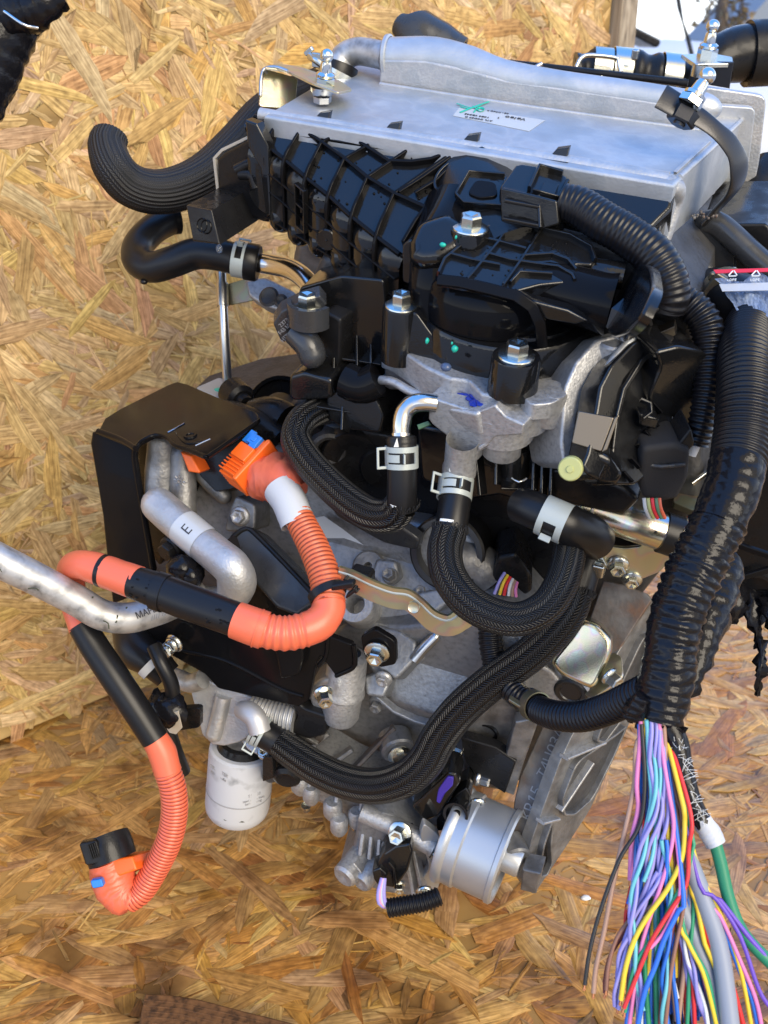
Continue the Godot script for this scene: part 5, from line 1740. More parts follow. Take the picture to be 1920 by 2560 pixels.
# black bodies that fill the middle of the engine between the elbow and the hoses
func dark_parts():
	var t := thing("coolant_housing", "black plastic coolant housing between the elbow casting and the braided hoses", "coolant housing", at(900, 1050, 0.96))
	part("body", plate_on(pln(880, 900, 0.945, EZ), rounded([745, 720, 850, 690, 960, 700, 970, 830, 960, 980, 975, 1070, 880, 1085, 820, 1060, 800, 990, 735, 1000, 725, 940, 752, 925], 0.1), 0.12, 0.004), M.black_plastic)
	part("foot", plate_on(pln(780, 975, 0.925, EZ), rounded([722, 940, 760, 930, 830, 950, 830, 1000, 735, 1005, 720, 990], 0.2), 0.05, 0.004), M.black_plastic)
	part("box", plate_on(pln(890, 1020, 0.925, mixed(EZ, EY, 0.15)), rounded([812, 985, 850, 970, 940, 990, 960, 1040, 950, 1085, 860, 1075, 820, 1050], 0.15), 0.05, 0.003), M.black_plastic)
	var b := Buf.new()
	b.tube(path([865, 950, 0.92, 905, 965, 0.915, 945, 950, 0.91]), 0.016, 20, 0.005)
	part("round_body", b, M.gloss_black)
	for e in [[800, 720, 960, 740], [770, 800, 950, 815], [850, 700, 845, 960], [900, 700, 905, 940], [760, 870, 955, 900], [935, 720, 940, 960], [770, 1000, 950, 1030], [870, 990, 866, 1080]]:
		b = Buf.new()
		b.fin([at(e[0], e[1], 0.94), at(e[2], e[3], 0.935)], EZ, 0.01, 0.003)
		part("rib", b, M.black_plastic)
	b = Buf.new()
	for k in 50:
		b.ball(at(rng.randf_range(760, 955), rng.randf_range(710, 980), 0.938), Vector3.ONE * rng.randf_range(0.0005, 0.0011), Basis.IDENTITY, 6)
	part("water_drops", b, M.gloss_black).set_meta("kind", "stuff")
	thing("green_tab", "small green plastic tab under the throttle casting", "tab", at(1060, 1070, 0.885))
	part("tab", plate_on(pln(1058, 1065, 0.88, mixed(EZ, EY, 0.4)), [1042, 1062, 1070, 1052, 1076, 1062, 1046, 1074], 0.004, 0.0006), M.green_plastic)
	t = thing("valve_housing", "black ribbed plastic valve housing with a framed window under the throttle casting", "valve housing", at(1320, 1250, 0.9))
	part("body", plate_on(pln(1280, 1150, 0.9, EZ), rounded([1040, 1060, 1220, 1100, 1440, 1060, 1460, 1200, 1440, 1260, 1320, 1262, 1250, 1240, 1180, 1250, 1050, 1200], 0.1), 0.08, 0.004), M.black_plastic)
	for e in [[1345, 1080, 1338, 1250], [1366, 1080, 1360, 1250], [1390, 1080, 1382, 1240], [1250, 1110, 1248, 1210], [1305, 1110, 1330, 1112], [1250, 1205, 1335, 1208], [1200, 1140, 1210, 1235]]:
		b = Buf.new()
		b.fin([at(e[0], e[1], 0.893), at(e[2], e[3], 0.895)], EZ, 0.011, 0.0035)
		part("rib", b, M.black_plastic)
	b = Buf.new()
	b.tube(path([1285, 1120, 0.89, 1283, 1150, 0.895, 1280, 1205, 0.905]), 0.013, 20, 0.008)
	part("pin_boss", b, M.black_plastic)
	b = Buf.new()
	b.tube(path([1280, 1195, 0.872, 1298, 1205, 0.868, 1316, 1196, 0.87]), 0.0012, 6, 0.004)
	part("wet_line", b, M.chrome)
	part("round_back", plate_on(pln(1420, 1220, 0.89, EZ), rounded([1370, 1170, 1450, 1180, 1560, 1215, 1600, 1250, 1560, 1290, 1400, 1262, 1360, 1220], 0.25), 0.05, 0.01, 60.0), M.black_matt)
	# dark recess body behind the loops
	t = thing("coolant_pump", "dark pump body with a round opening deep behind the braided hose loop", "pump", at(900, 1200, 1.0))
	part("body", plate_on(pln(900, 1180, 1.0, EZ), rounded([700, 1080, 830, 1060, 1000, 1090, 1330, 1240, 1420, 1320, 1440, 1480, 1330, 1480, 1200, 1400, 1040, 1330, 860, 1240, 740, 1180], 0.15), 0.08, 0.006), M.black_matt)
	b = Buf.new()
	b.lathe(at(824, 1124, 0.985), mixed(EZ, EX, 0.3), [Vector2(0.018, -0.03), Vector2(0.018, 0.0), Vector2(0.015, 0.002), Vector2(0.0115, 0.001), Vector2(0.0105, -0.02), Vector2(0.0, -0.02)], 26)
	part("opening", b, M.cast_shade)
	for e in [[880, 1140, 0.03], [960, 1170, 0.024], [780, 1090, 0.015]]:
		b = Buf.new()
		b.lathe(at(e[0], e[1], 0.99), mixed(EZ, EX, 0.2), [Vector2(e[2], -0.03), Vector2(e[2], 0.0), Vector2(e[2] * 0.9, 0.004), Vector2(e[2] * 0.5, 0.004), Vector2(0.0, 0.0)], 28)
		part("boss", b, M.black_matt)
	part("guard", plate_on(pl3(at(830, 1260, 0.975), at(1050, 1360, 0.955), at(1040, 1420, 0.99)), rounded([820, 1215, 900, 1250, 1048, 1352, 1045, 1378, 960, 1360, 835, 1290], 0.15), 0.01, 0.003), M.dark_grey_plastic)

func engine_bottom():
	covers()
	filter()
	motor()

func covers():
	# the large folded black shield at the end of the engine
	var t := thing("end_shield", "large folded black metal shield with a rounded cut-out at the tan wall side", "shield", at(300, 1500, 1.03))
	var tp := pl3(at(262, 1047, 1.03), at(648, 1043, 0.985), at(443, 956, 1.09))
	part("top", plate_on(tp, [245, 1078, 262, 1046, 300, 1022, 420, 962, 443, 954, 468, 960, 560, 1000, 640, 1030, 650, 1044, 640, 1056, 524, 1136, 508, 1138, 470, 1122, 436, 1112, 424, 1098, 408, 1088, 385, 1087, 352, 1104, 340, 1120, 300, 1100], 0.004, 0.0012), M.gloss_black)
	var sd := pl3(at(226, 1105, 1.02), at(340, 1130, 0.99), at(285, 1500, 1.1))
	part("side", plate_on(sd, [228, 1082, 246, 1078, 300, 1098, 338, 1120, 337, 1150, 352, 1250, 366, 1340, 384, 1425, 360, 1480, 280, 1512, 266, 1400, 255, 1290, 240, 1200, 224, 1108], 0.005, 0.003), M.gloss_black)
	var b := Buf.new()
	b.tube([on(tp, 246, 1078), on(tp, 300, 1098), on(tp, 339, 1121)], 0.003, 10, 0.006)
	b.tube([on(sd, 339, 1121), on(sd, 338, 1150), on(sd, 354, 1250), on(sd, 384, 1425)], 0.0032, 10, 0.006)
	b.tube([on(tp, 339, 1120), on(tp, 352, 1104), on(tp, 385, 1088), on(tp, 408, 1090), on(tp, 425, 1100), on(tp, 437, 1113), on(tp, 470, 1124), on(tp, 510, 1140), on(tp, 526, 1137), on(tp, 640, 1057)], 0.0022, 8, 0.006)
	part("folded_edge", b, M.gloss_black)
	b = Buf.new()
	b.tube([on(tp, 419, 1082), on(tp, 440, 1071), on(tp, 461, 1059)], 0.0012, 6, 0.006)
	b.tube([on(tp, 488, 1115), on(tp, 505, 1107), on(tp, 525, 1098)], 0.001, 6, 0.006)
	part("rain_streak", b, M.chrome)
	b = Buf.new()
	b.lathe(on(tp, 476, 1090), tp.normal, [Vector2(0.0, 0.0005), Vector2(0.0035, 0.0006), Vector2(0.004, 0.0016), Vector2(0.006, 0.0016), Vector2(0.0065, 0.0)], 20)
	b.tube([on(tp, 440, 1080), on(tp, 458, 1104), on(tp, 476, 1110), on(tp, 505, 1104)], 0.0012, 6, 0.004)
	part("moulded_eye", b, M.gloss_black)
	part("inner_shell", plate_on(pln(420, 1200, 1.035, mixed(EZ, EX, -0.25)), rounded([340, 1110, 420, 1100, 470, 1140, 470, 1250, 420, 1320, 400, 1420, 372, 1380, 350, 1240], 0.2), 0.02, 0.006), M.black_matt)
	# actuator behind the shield
	thing("grey_actuator", "small grey box with a green dot and a black plug behind the black shield", "actuator", at(560, 1020, 1.12))
	var g := pl3(at(490, 970, 1.12), at(600, 1000, 1.1), at(540, 945, 1.15))
	part("box", plate_on(g, rounded([488, 968, 548, 942, 600, 962, 632, 985, 600, 1012, 560, 1000], 0.12), 0.03, 0.004), mat("box_grey", lin(0.3, 0.31, 0.32), 0.45))
	b = Buf.new()
	b.ball(on(g, 552, 975), Vector3(0.0075, 0.001, 0.006), Basis(EX, g.normal, EX.cross(g.normal)), 16)
	part("green_dot", b, M.green_paint)
	b = Buf.new()
	b.lathe(at(602, 998, 1.09), mixed(EZ, EX, 0.6), [Vector2(0.016, -0.02), Vector2(0.016, 0.0), Vector2(0.012, 0.004), Vector2(0.009, 0.004), Vector2(0.008, 0.012), Vector2(0.003, 0.012), Vector2(0.002, 0.008), Vector2(0.0, 0.008)], 26)
	part("plug", b, M.black_matt)
	b = Buf.new()
	b.tube(path([640, 1045, 1.07, 680, 1040, 1.06, 720, 1060, 1.05]), 0.02, 18, 0.008)
	b.tube(path([560, 1030, 1.08, 640, 1055, 1.05, 700, 1100, 1.04]), 0.014, 18, 0.008)
	part("arm", b, M.black_matt)
	# black pulley rim behind
	thing("pulley", "black round pulley rim behind the grey actuator", "pulley", at(690, 1010, 1.2))
	b = Buf.new()
	b.lathe(at(700, 1025, 1.18), Vector3(0.2, 0.35, 0.9), [Vector2(0.02, 0.0), Vector2(0.032, 0.004), Vector2(0.034, 0.012), Vector2(0.038, 0.014), Vector2(0.0385, -0.01), Vector2(0.03, -0.012)], 36)
	part("rim", b, M.black_matt)
	# lower shield below the orange cable
	t = thing("lower_shield", "black metal shield with brown reflections below the orange cable", "shield", at(600, 1760, 1.0))
	var lf := pl3(at(420, 1600, 1.0), at(860, 1620, 0.93), at(700, 1760, 0.99))
	part("face", plate_on(lf, rounded([330, 1560, 400, 1540, 560, 1545, 650, 1560, 762, 1560, 800, 1600, 822, 1590, 880, 1612, 884, 1668, 838, 1690, 802, 1640, 790, 1660, 772, 1752, 745, 1768, 545, 1722, 512, 1686, 430, 1640, 350, 1600], 0.08), 0.006, 0.003), M.gloss_black)
	b = Buf.new()
	for e in [[330, 1570, 430, 1620, 560, 1650, 700, 1720, 758, 1740], [820, 1592, 815, 1640, 796, 1664], [884, 1612, 888, 1640, 884, 1668, 840, 1690]]:
		var pts := []
		for k in range(0, e.size(), 2):
			pts.append(on(lf, e[k], e[k + 1]))
		b.tube(pts, 0.0022, 8, 0.006)
	part("folded_edge", b, M.gloss_black)
	part("pocket", plate_on(pl3(at(700, 1600, 0.935), at(800, 1600, 0.925), at(740, 1700, 0.95)), rounded([672, 1596, 752, 1590, 760, 1640, 748, 1690, 700, 1700, 690, 1640], 0.2), 0.02, 0.006, 60.0), M.gloss_black)
	var br := pl3(at(600, 1320, 0.975), at(790, 1500, 0.945), at(600, 1420, 0.97))
	part("upper_tray", plate_on(br, rounded([575, 1332, 612, 1316, 640, 1330, 786, 1478, 788, 1505, 742, 1540, 690, 1520, 600, 1420], 0.1), 0.03, 0.004), M.dark_grey_plastic)
	b = Buf.new()
	b.tube([on(br, 580, 1345), on(br, 612, 1322), on(br, 640, 1336), on(br, 782, 1484), on(br, 784, 1503)], 0.0025, 8, 0.006)
	part("tray_edge", b, M.black_matt)
	part("tray_side", plate_on(pln(680, 1470, 0.96, mixed(EZ, EX, -0.3)), rounded([560, 1350, 600, 1400, 690, 1500, 742, 1545, 742, 1580, 640, 1560, 570, 1480], 0.1), 0.02, 0.003), M.black_matt)
	bolt(at(437, 1607, 0.985), mixed(EZ, EX, -0.2), 0.0098, 0.0075, 0.014, M.zinc)
	bolt(at(430, 1612, 0.975), mixed(EZ, EX, -0.2), 0.0075, 0.0055, 0.004, M.zinc)
	bolt(on(lf, 943, 1630), mixed(EZ, EX, 0.1), 0.0118, 0.008, 0.009, M.zinc, cur, "bolt", 0.003)
	bolt(at(808, 1732, 0.955), mixed(EZ, EX, 0.4), 0.0095, 0.007, 0.012, M.zinc)
	b = Buf.new()
	b.plate(outline(Plane(lf.normal, lf.d - 0.0015), rounded([900, 1592, 936, 1572, 988, 1604, 990, 1662, 950, 1670, 912, 1645], 0.2)), -lf.normal * 0.006, 0.0015)
	part("ear", b, M.gloss_black)
	# fastening clip and dark rod parts behind the orange cable
	thing("black_hose_end", "short thick black hose end with a white stripe behind the hanging orange cable", "hose", at(360, 1650, 1.0))
	b = Buf.new()
	b.tube(path([330, 1570, 1.03, 345, 1620, 1.01, 385, 1655, 1.0, 420, 1690, 1.0]), [0.02, 0.021, 0.016, 0.014], 22, 0.004)
	part("hose", b, M.rubber)
	b = Buf.new()
	b.band(at(386, 1658, 0.998), at(420, 1690, 1.0) - at(385, 1655, 1.0), EZ, 0.0165, -1.6, 1.6, -0.004, 0.004, 0.001)
	part("white_mark", b, M.white_tape)
	thing("thin_black_hose", "thin black hose hanging down with a tape knot and a cut end", "hose", at(440, 1930, 1.02))
	b = Buf.new()
	b.tube(path([385, 1615, 0.97, 405, 1660, 0.965, 428, 1710, 0.97, 432, 1755, 0.98, 418, 1800, 0.99, 432, 1860, 1.0, 458, 1930, 1.02]), 0.0072, 14, 0.005)
	part("hose", b, M.rubber)
	b = Buf.new()
	b.tube(path([372, 1772, 0.99, 400, 1768, 0.985, 432, 1775, 0.98, 462, 1782, 0.985]), [0.006, 0.0145, 0.015, 0.007], 16, 0.003, {"wobble": 0.012, "freq": 90.0})
	b.tube(path([405, 1740, 0.985, 402, 1770, 0.98, 412, 1800, 0.985]), [0.006, 0.012, 0.008], 12, 0.003, {"wobble": 0.012, "freq": 90.0})
	part("tape_knot", b, M.tape)
	part("paper_tag", plate_on(pln(425, 1800, 0.975, EZ), [405, 1790, 445, 1778, 455, 1820, 440, 1836, 408, 1828], 0.001, 0.0002), M.gasket)
	part("bracket_arm", plate_on(pln(460, 1800, 1.0, EZ), rounded([420, 1775, 500, 1770, 500, 1820, 430, 1830], 0.15), 0.006, 0.001), M.black_matt)

func filter():
	# oil cooler bracket with its pipes
	var t := thing("oil_cooler_bracket", "silver aluminium triangular bracket plate above the white oil filter", "bracket", at(570, 1870, 1.06))
	var f := pl3(at(480, 1720, 1.03), at(690, 1760, 1.015), at(560, 1860, 1.035))
	part("plate", plate_on(f, rounded([468, 1700, 520, 1700, 560, 1720, 640, 1745, 690, 1762, 690, 1810, 640, 1830, 600, 1856, 560, 1866, 530, 1862, 505, 1838, 495, 1800], 0.12), 0.006, 0.002), M.alu_rough)
	part("lower_lip", plate_on(pln(650, 1870, 1.03, mixed(EZ, EY, 0.6)), rounded([600, 1850, 640, 1838, 685, 1870, 682, 1890, 660, 1895, 620, 1875], 0.2), 0.006, 0.002), M.alu_rough)
	bolt(at(663, 1880, 1.02), mixed(EZ, EY, 0.6), 0.008, 0.006, 0.006, M.zinc)
	var b := Buf.new()
	b.tube([on(f, 560, 1738) + f.normal * 0.001, on(f, 548, 1790) + f.normal * 0.001, on(f, 536, 1835) + f.normal * 0.001], 0.0082, 18, 0.006)
	b.ball(on(f, 536, 1835), Vector3.ONE * 0.0085)
	part("pressed_rib", b, M.alu_rough)
	b = Buf.new()
	b.tube(path([428, 1690, 1.05, 450, 1698, 1.04, 478, 1708, 1.03, 508, 1698, 1.02]), 0.0095, 18, 0.004)
	part("pipe_stub", b, M.alu_pipe)
	b = Buf.new()
	b.tube(path([605, 1775, 1.0, 622, 1780, 0.99, 640, 1798, 0.985, 650, 1830, 0.985]), [0.009, 0.0105, 0.0105, 0.0105], 20, 0.004)
	part("elbow", b, M.alu_dull)
	b = Buf.new()
	b.tube(path([630, 1770, 1.02, 680, 1788, 1.015, 740, 1800, 1.01]), 0.0155, 22, 0.003, {"pitch": 0.0042, "amp": 0.0011})
	part("corrugated_sleeve", b, M.alu_pipe)
	# white canister filter
	t = thing("oil_filter", "white round oil filter canister with small dark print, hanging at the bottom", "oil filter", at(590, 2055, 1.1))
	var top := at(606, 1872, 1.068)
	var low := at(592, 2028, 1.1)
	var ax := (low - top).normalized()
	var h := top.distance_to(low)
	b = Buf.new()
	b.lathe(top, ax, [Vector2(0.0, -0.003), Vector2(0.031, -0.003), Vector2(0.0335, -0.001), Vector2(0.034, 0.003), Vector2(0.034, h * 0.6), Vector2(0.034, h * 0.86), Vector2(0.033, h * 0.94), Vector2(0.03, h), Vector2(0.024, h * 1.02), Vector2(0.0, h * 1.03)], 48)
	part("canister", b, M.filter_white)
	b = Buf.new()
	b.lathe(top, ax, [Vector2(0.02, -0.012), Vector2(0.024, -0.01), Vector2(0.026, -0.004), Vector2(0.027, -0.001)], 40)
	part("black_seat", b, M.black_matt)
	b = Buf.new()
	b.lathe(top, ax, [Vector2(0.0342, h * 0.6), Vector2(0.0345, h * 0.61), Vector2(0.0342, h * 0.62)], 48)
	part("seam", b, M.grey_print)
	# small print on the side that faces the viewer
	var towards := (EYE - top)
	towards = (towards - ax * towards.dot(ax)).normalized()
	var tr := ax.cross(towards) * -1.0
	for e in [["OIL FILTER", -0.7, 0.12, 0.004], ["filtre a huile", -0.7, 0.2, 0.003], ["15208", 0.5, 0.42, 0.004], ["read instructions", 0.5, 0.49, 0.0024], ["before fitting", 0.5, 0.54, 0.0024]]:
		var a: float = e[1]
		var n := towards * cos(a) + tr * sin(a)
		lettering(e[0], top + ax * h * e[2] + n * 0.0336, n.cross(ax), -ax, e[3], M.grey_print, t, false, "small_print")
	b = Buf.new()
	for e in [[-0.1, 0.82, 0.011, 0.0016], [-0.52, 0.7, 0.002, 0.003], [-0.5, 0.9, 0.002, 0.004], [-0.62, 0.86, 0.0016, 0.002], [-0.35, 0.66, 0.0016, 0.002]]:
		var n := towards * cos(e[0]) + tr * sin(e[0])
		b.ball(top + ax * h * e[1] + n * 0.0322, Vector3(e[2], 0.0012, e[3]), Basis(n.cross(ax), n, ax), 10, 0.6, int(e[1] * 100))
	part("grime_marks", b, M.grime)
	# black sensor plugs next to the filter
	thing("oil_pressure_plug", "black square plug between the oil filter and the long braided hose", "plug", at(690, 1950, 1.03))
	part("housing", plate_on(pln(690, 1900, 1.015, mixed(EZ, EX, -0.2)), rounded([655, 1890, 690, 1880, 725, 1905, 720, 1950, 675, 1962, 652, 1950], 0.15), 0.03, 0.003), M.dark_grey_plastic)
	part("frame", plate_on(pln(668, 1920, 1.005, mixed(EZ, EX, -0.2)), rounded([656, 1895, 680, 1892, 684, 1945, 656, 1955], 0.12), 0.006, 0.0015), M.black_matt)
	b = Buf.new()
	b.lathe(at(716, 1945, 1.01), mixed(EZ, EX, 0.2), [Vector2(0.014, -0.02), Vector2(0.014, 0.0), Vector2(0.01, 0.003), Vector2(0.006, 0.002), Vector2(0.0, 0.002)], 22)
	part("boss", b, M.black_matt)
	thing("black_bracket_arm", "black bent bracket arm between the shield and the gearbox casing", "bracket", at(740, 1800, 1.02))
	part("arm", plate_on(pln(740, 1800, 1.0, mixed(EZ, EY, 0.2)), rounded([712, 1748, 732, 1742, 760, 1770, 820, 1790, 812, 1840, 770, 1850, 720, 1830, 745, 1790], 0.2), 0.015, 0.003), M.black_matt)

func motor():
	# round silver motor of the shift actuator
	var p := at(1142, 2089, 1.004)
	var ax := (at(1230, 2128, 0.993) - p).normalized()
	thing("electric_motor", "round silver electric motor at the bottom of the gearbox", "electric motor", at(1190, 2270, 1.0))
	var b := Buf.new()
	b.lathe(p, ax, [Vector2(0.0, -0.008), Vector2(0.047, -0.008), Vector2(0.0485, -0.006), Vector2(0.0485, -0.002), Vector2(0.0475, 0.0), Vector2(0.046, 0.002), Vector2(0.0465, 0.012), Vector2(0.0445, 0.014), Vector2(0.0445, 0.045), Vector2(0.046, 0.046), Vector2(0.046, 0.05), Vector2(0.044, 0.052), Vector2(0.04, 0.0515), Vector2(0.038, 0.048), Vector2(0.02, 0.047), Vector2(0.018, 0.05), Vector2(0.0, 0.05)], 64)
	part("can", b, M.motor_alu)
	b = Buf.new()
	b.lathe(p + ax * 0.048, ax, [Vector2(0.0135, 0.0), Vector2(0.0135, 0.016), Vector2(0.012, 0.018), Vector2(0.0, 0.018)], 26)
	part("end_bearing", b, M.motor_alu)
	for e in [[1088, 2122, 1.0], [1062, 2228, 1.01], [1192, 2010, 0.99]]:
		bolt(at(e[0], e[1], e[2]), mixed(EZ, EX, 0.3), 0.009, 0.0068, 0.008, M.zinc)
	part("mount_plate", plate_on(pln(1080, 2150, 1.005, mixed(EX, EZ, 0.65)), rounded([1060, 2060, 1100, 2090, 1108, 2180, 1090, 2240, 1045, 2245, 1040, 2220, 1075, 2170, 1050, 2090], 0.2), 0.008, 0.002), M.motor_alu)
	# black plugs
	thing("solenoid_plug", "black double plug with a purple clip above the silver motor", "plug", at(1110, 2080, 0.99))
	var f := pl3(at(1040, 2020, 0.985), at(1150, 1960, 0.96), at(1110, 2050, 0.985))
	part("body", plate_on(f, rounded([1028, 2018, 1060, 1990, 1120, 1930, 1140, 1936, 1150, 1960, 1100, 2040, 1062, 2055], 0.1), 0.03, 0.003), M.black_plastic)
	part("second_body", plate_on(Plane(f.normal, f.d - 0.008), rounded([1090, 2050, 1140, 1985, 1165, 1970, 1178, 1990, 1172, 2030, 1145, 2060, 1120, 2078, 1092, 2078], 0.15), 0.03, 0.003), M.black_plastic)
	part("purple_clip", plate_on(Plane(f.normal, f.d + 0.002), rounded([1095, 1975, 1118, 1942, 1134, 1945, 1132, 1965, 1112, 1985, 1100, 2010, 1090, 2005], 0.2), 0.006, 0.001), mat("purple", lin(0.05, 0.03, 0.35), 0.3))
	b = Buf.new()
	b.lathe(at(1140, 2035, 0.97), mixed(EZ, EY, 0.3), [Vector2(0.012, -0.02), Vector2(0.012, 0.002), Vector2(0.0095, 0.002), Vector2(0.009, -0.006), Vector2(0.004, -0.006), Vector2(0.004, 0.001), Vector2(0.0, 0.001)], 22)
	part("socket", b, M.black_plastic)
	thing("motor_plug", "black rectangular plug with violet wires and a corrugated sleeve at the very bottom", "plug", at(985, 2260, 0.99))
	f = pl3(at(945, 2190, 0.99), at(1020, 2130, 0.975), at(980, 2200, 0.99))
	part("body", plate_on(f, rounded([945, 2160, 960, 2135, 990, 2115, 1025, 2110, 1032, 2130, 1020, 2180, 990, 2222, 962, 2218, 946, 2192], 0.1), 0.03, 0.003), M.black_plastic)
	part("latch", plate_on(Plane(f.normal, f.d + 0.004), rounded([930, 2178, 950, 2170, 968, 2186, 965, 2215, 945, 2215, 934, 2200], 0.15), 0.02, 0.002), M.black_plastic)
	b = Buf.new()
	b.fin([on(f, 972, 2150), on(f, 985, 2165), on(f, 990, 2215)], f.normal, 0.004, 0.003)
	part("ridge", b, M.black_plastic)
	for e in [[0, "violet_wire", lin(0.32, 0.27, 0.62)], [7, "white_tape", null], [13, "violet_wire", lin(0.32, 0.27, 0.62)], [4, "pink_wire", lin(0.75, 0.3, 0.45)]]:
		if not M.has(e[1]):
			mat(e[1], e[2], 0.4)
		b = Buf.new()
		b.tube(path([956 + e[0] * 0.4, 2195, 0.975, 946 + e[0], 2235, 0.972, 952 + e[0], 2262, 0.972, 985, 2270 + e[0] * 0.3, 0.975]), 0.0022, 8, 0.004)
		part("wire", b, M[e[1]])
	b = Buf.new()
	b.tube(path([972, 2270, 0.975, 1010, 2264, 0.972, 1060, 2255, 0.97, 1100, 2240, 0.972]), 0.0085, 18, 0.003, {"pitch": 0.0032, "amp": 0.0007, "caps": false, "hollow": 0.012})
	part("sleeve", b, M.conduit)

func braided(pts: Array, r, label := "") -> MeshInstance3D:
	var b := Buf.new()
	b.tube(pts, r, 40, 0.004, {"nu": 11.0, "nv": 95.0, "ribs": 11, "rib_amp": 0.0006, "caps": true})
	return part("braided_sleeve", b, M.braid, null, label)

# a loose ring of thread ends where a braided sleeve stops
func fray(p: Vector3, axis: Vector3, r: float, sd: int, n := 46):
	var g := RandomNumberGenerator.new()
	g.seed = sd
	axis = axis.normalized()
	var x := axis.cross(Vector3(0.3, 0.9, 0.3)).normalized()
	var y := axis.cross(x)
	var b := Buf.new()
	for k in n:
		var a := TAU * k / n + g.randf() * 0.1
		var d := x * cos(a) + y * sin(a)
		var q := p + d * r
		b.tube([q - axis * 0.003, q + d * g.randf_range(0.0, 0.0012), q + d * g.randf_range(-0.0005, 0.002) + axis * g.randf_range(0.0008, 0.0035) + d.cross(axis) * g.randf_range(-0.002, 0.002)], 0.00045, 4, 0.003)
	part("frayed_threads", b, M.braid_soft).set_meta("kind", "stuff")

func hoses():
	var b: Buf
	# fat hose with a woven cover at the upper left
	thing("fat_woven_hose", "fat black hose in a woven cover curling away from the silver cooler's inlet", "hose", at(400, 530, 1.05))
	b = Buf.new()
	b.tube(path([848, 168, 1.06, 832, 202, 1.065, 790, 226, 1.08, 735, 250, 1.09, 665, 290, 1.09, 590, 370, 1.08, 520, 435, 1.07, 450, 470, 1.06, 385, 480, 1.05, 325, 462, 1.04, 285, 420, 1.03, 268, 368, 1.035, 276, 340, 1.04]), [0.018, 0.019, 0.0205, 0.022, 0.0225, 0.0225, 0.0225, 0.022, 0.0215, 0.021, 0.02, 0.0185, 0.0175], 64, 0.004, {"nu": 18.0, "nv": 130.0, "ribs": 34, "rib_amp": 0.0006, "caps": false, "hollow": 0.02})
	part("woven_cover", b, M.braid_soft)
	b = Buf.new()
	b.tube(path([849, 162, 1.06, 838, 196, 1.063, 805, 220, 1.075]), 0.0198, 24, 0.005)
	part("rubber_end", b, M.rubber)
	b = Buf.new()
	var p := at(846, 172, 1.117)
	b.tube(path([775, 140, 1.05, 790, 150, 1.045, 810, 165, 1.045]), 0.004, 10, 0.004)
	b.box(at(795, 150, 1.045), Basis(EX, EY, EZ), Vector3(0.012, 0.014, 0.006), 0.001)
	b.box(at(772, 128, 1.05), Basis(EX, EY, EZ).rotated(EZ, 0.7), Vector3(0.011, 0.005, 0.004), 0.001)
	b.band(at(841, 188, 1.062), at(849, 162, 1.06) - at(832, 202, 1.065), EZ, 0.0203, 0, TAU, -0.004, 0.004, 0.0012)
	part("hose_clip", b, M.zinc)
	b = Buf.new()
	b.tube(path([870, 222, 1.12, 890, 208, 1.13, 905, 212, 1.14]), 0.006, 10, 0.004)
	part("clip_nose", b, M.black_matt)
	# dark pipe end behind the cooler tank
	thing("rear_pipe", "dark angled pipe end standing behind the silver cooler's tank", "pipe", at(1040, 130, 1.25))
	b = Buf.new()
	b.tube(path([1150, 140, 1.25, 1090, 110, 1.25, 1045, 90, 1.25, 1000, 62, 1.26]), [0.022, 0.027, 0.03, 0.014], 26, 0.006, {"squash": 1.0, "hollow": 0.03, "caps": false})
	part("pipe", b, M.dark_grey_plastic)
	# smooth S hose with clamp and steel pipe
	thing("smooth_s_hose", "smooth black rubber hose bent like an S below the fat woven hose", "hose", at(370, 700, 1.07))
	b = Buf.new()
	b.tube(path([445, 548, 1.12, 420, 552, 1.115, 380, 575, 1.1, 345, 615, 1.085, 345, 652, 1.07, 380, 668, 1.06, 430, 655, 1.05, 490, 634, 1.045, 545, 637, 1.04, 590, 648, 1.04, 620, 655, 1.04]), 0.0158, 28, 0.004)
	part("hose", b, M.rubber)
	b = Buf.new()
	b.ball(at(360, 704, 1.06), Vector3(0.004, 0.003, 0.004))
	part("mould_nib", b, M.rubber)
	b = Buf.new()
	b.ball(at(548, 622, 1.02), Vector3(0.0035, 0.0045, 0.0035))
	part("hanging_drop", b, M.water)
	var ax := (at(640, 656, 1.04) - at(580, 645, 1.04)).normalized()
	clamp_on(at(600, 650, 1.04), ax, mixed(EZ, EY, 0.9), 0.0163, 0.013, M.clamp)
	b = Buf.new()
	b.lathe(at(628, 655, 1.04), ax, [Vector2(0.0165, -0.006), Vector2(0.0185, -0.005), Vector2(0.0185, 0.006), Vector2(0.017, 0.008), Vector2(0.009, 0.009)], 30)
	part("end_collar", b, M.rubber)
	thing("coolant_pipe", "shiny bent steel coolant pipe between the S hose and the black sensor", "pipe", at(740, 700, 1.02))
	b = Buf.new()
	b.tube(path([632, 654, 1.04, 680, 662, 1.03, 725, 672, 1.015, 760, 695, 1.0, 782, 725, 0.99, 790, 760, 0.985]), 0.0098, 24, 0.004)
	part("pipe", b, M.steel_pipe)
	b = Buf.new()
	b.ball(at(800, 705, 0.97), Vector3(0.003, 0.002, 0.003))
	part("blue_dab", b, M.blue_plastic)
	# dipstick tube and its bracket
	thing("dipstick_tube", "thin upright grey steel dipstick tube in front of the tan wall", "tube", at(572, 1000, 1.15))
	b = Buf.new()
	b.tube(path([553, 640, 1.12, 556, 730, 1.12, 562, 850, 1.125, 572, 1000, 1.15]), 0.0052, 16, 0.02)
	b.tube(path([556, 708, 1.12, 557, 765, 1.12]), 0.0064, 16, 0.01)
	part("tube", b, M.steel)
	part("arm", plate_on(pln(600, 735, 1.12, mixed(EZ, EY, 0.3)), [562, 712, 620, 695, 640, 715, 640, 750, 565, 765], 0.003, 0.0006), M.plated_grey)
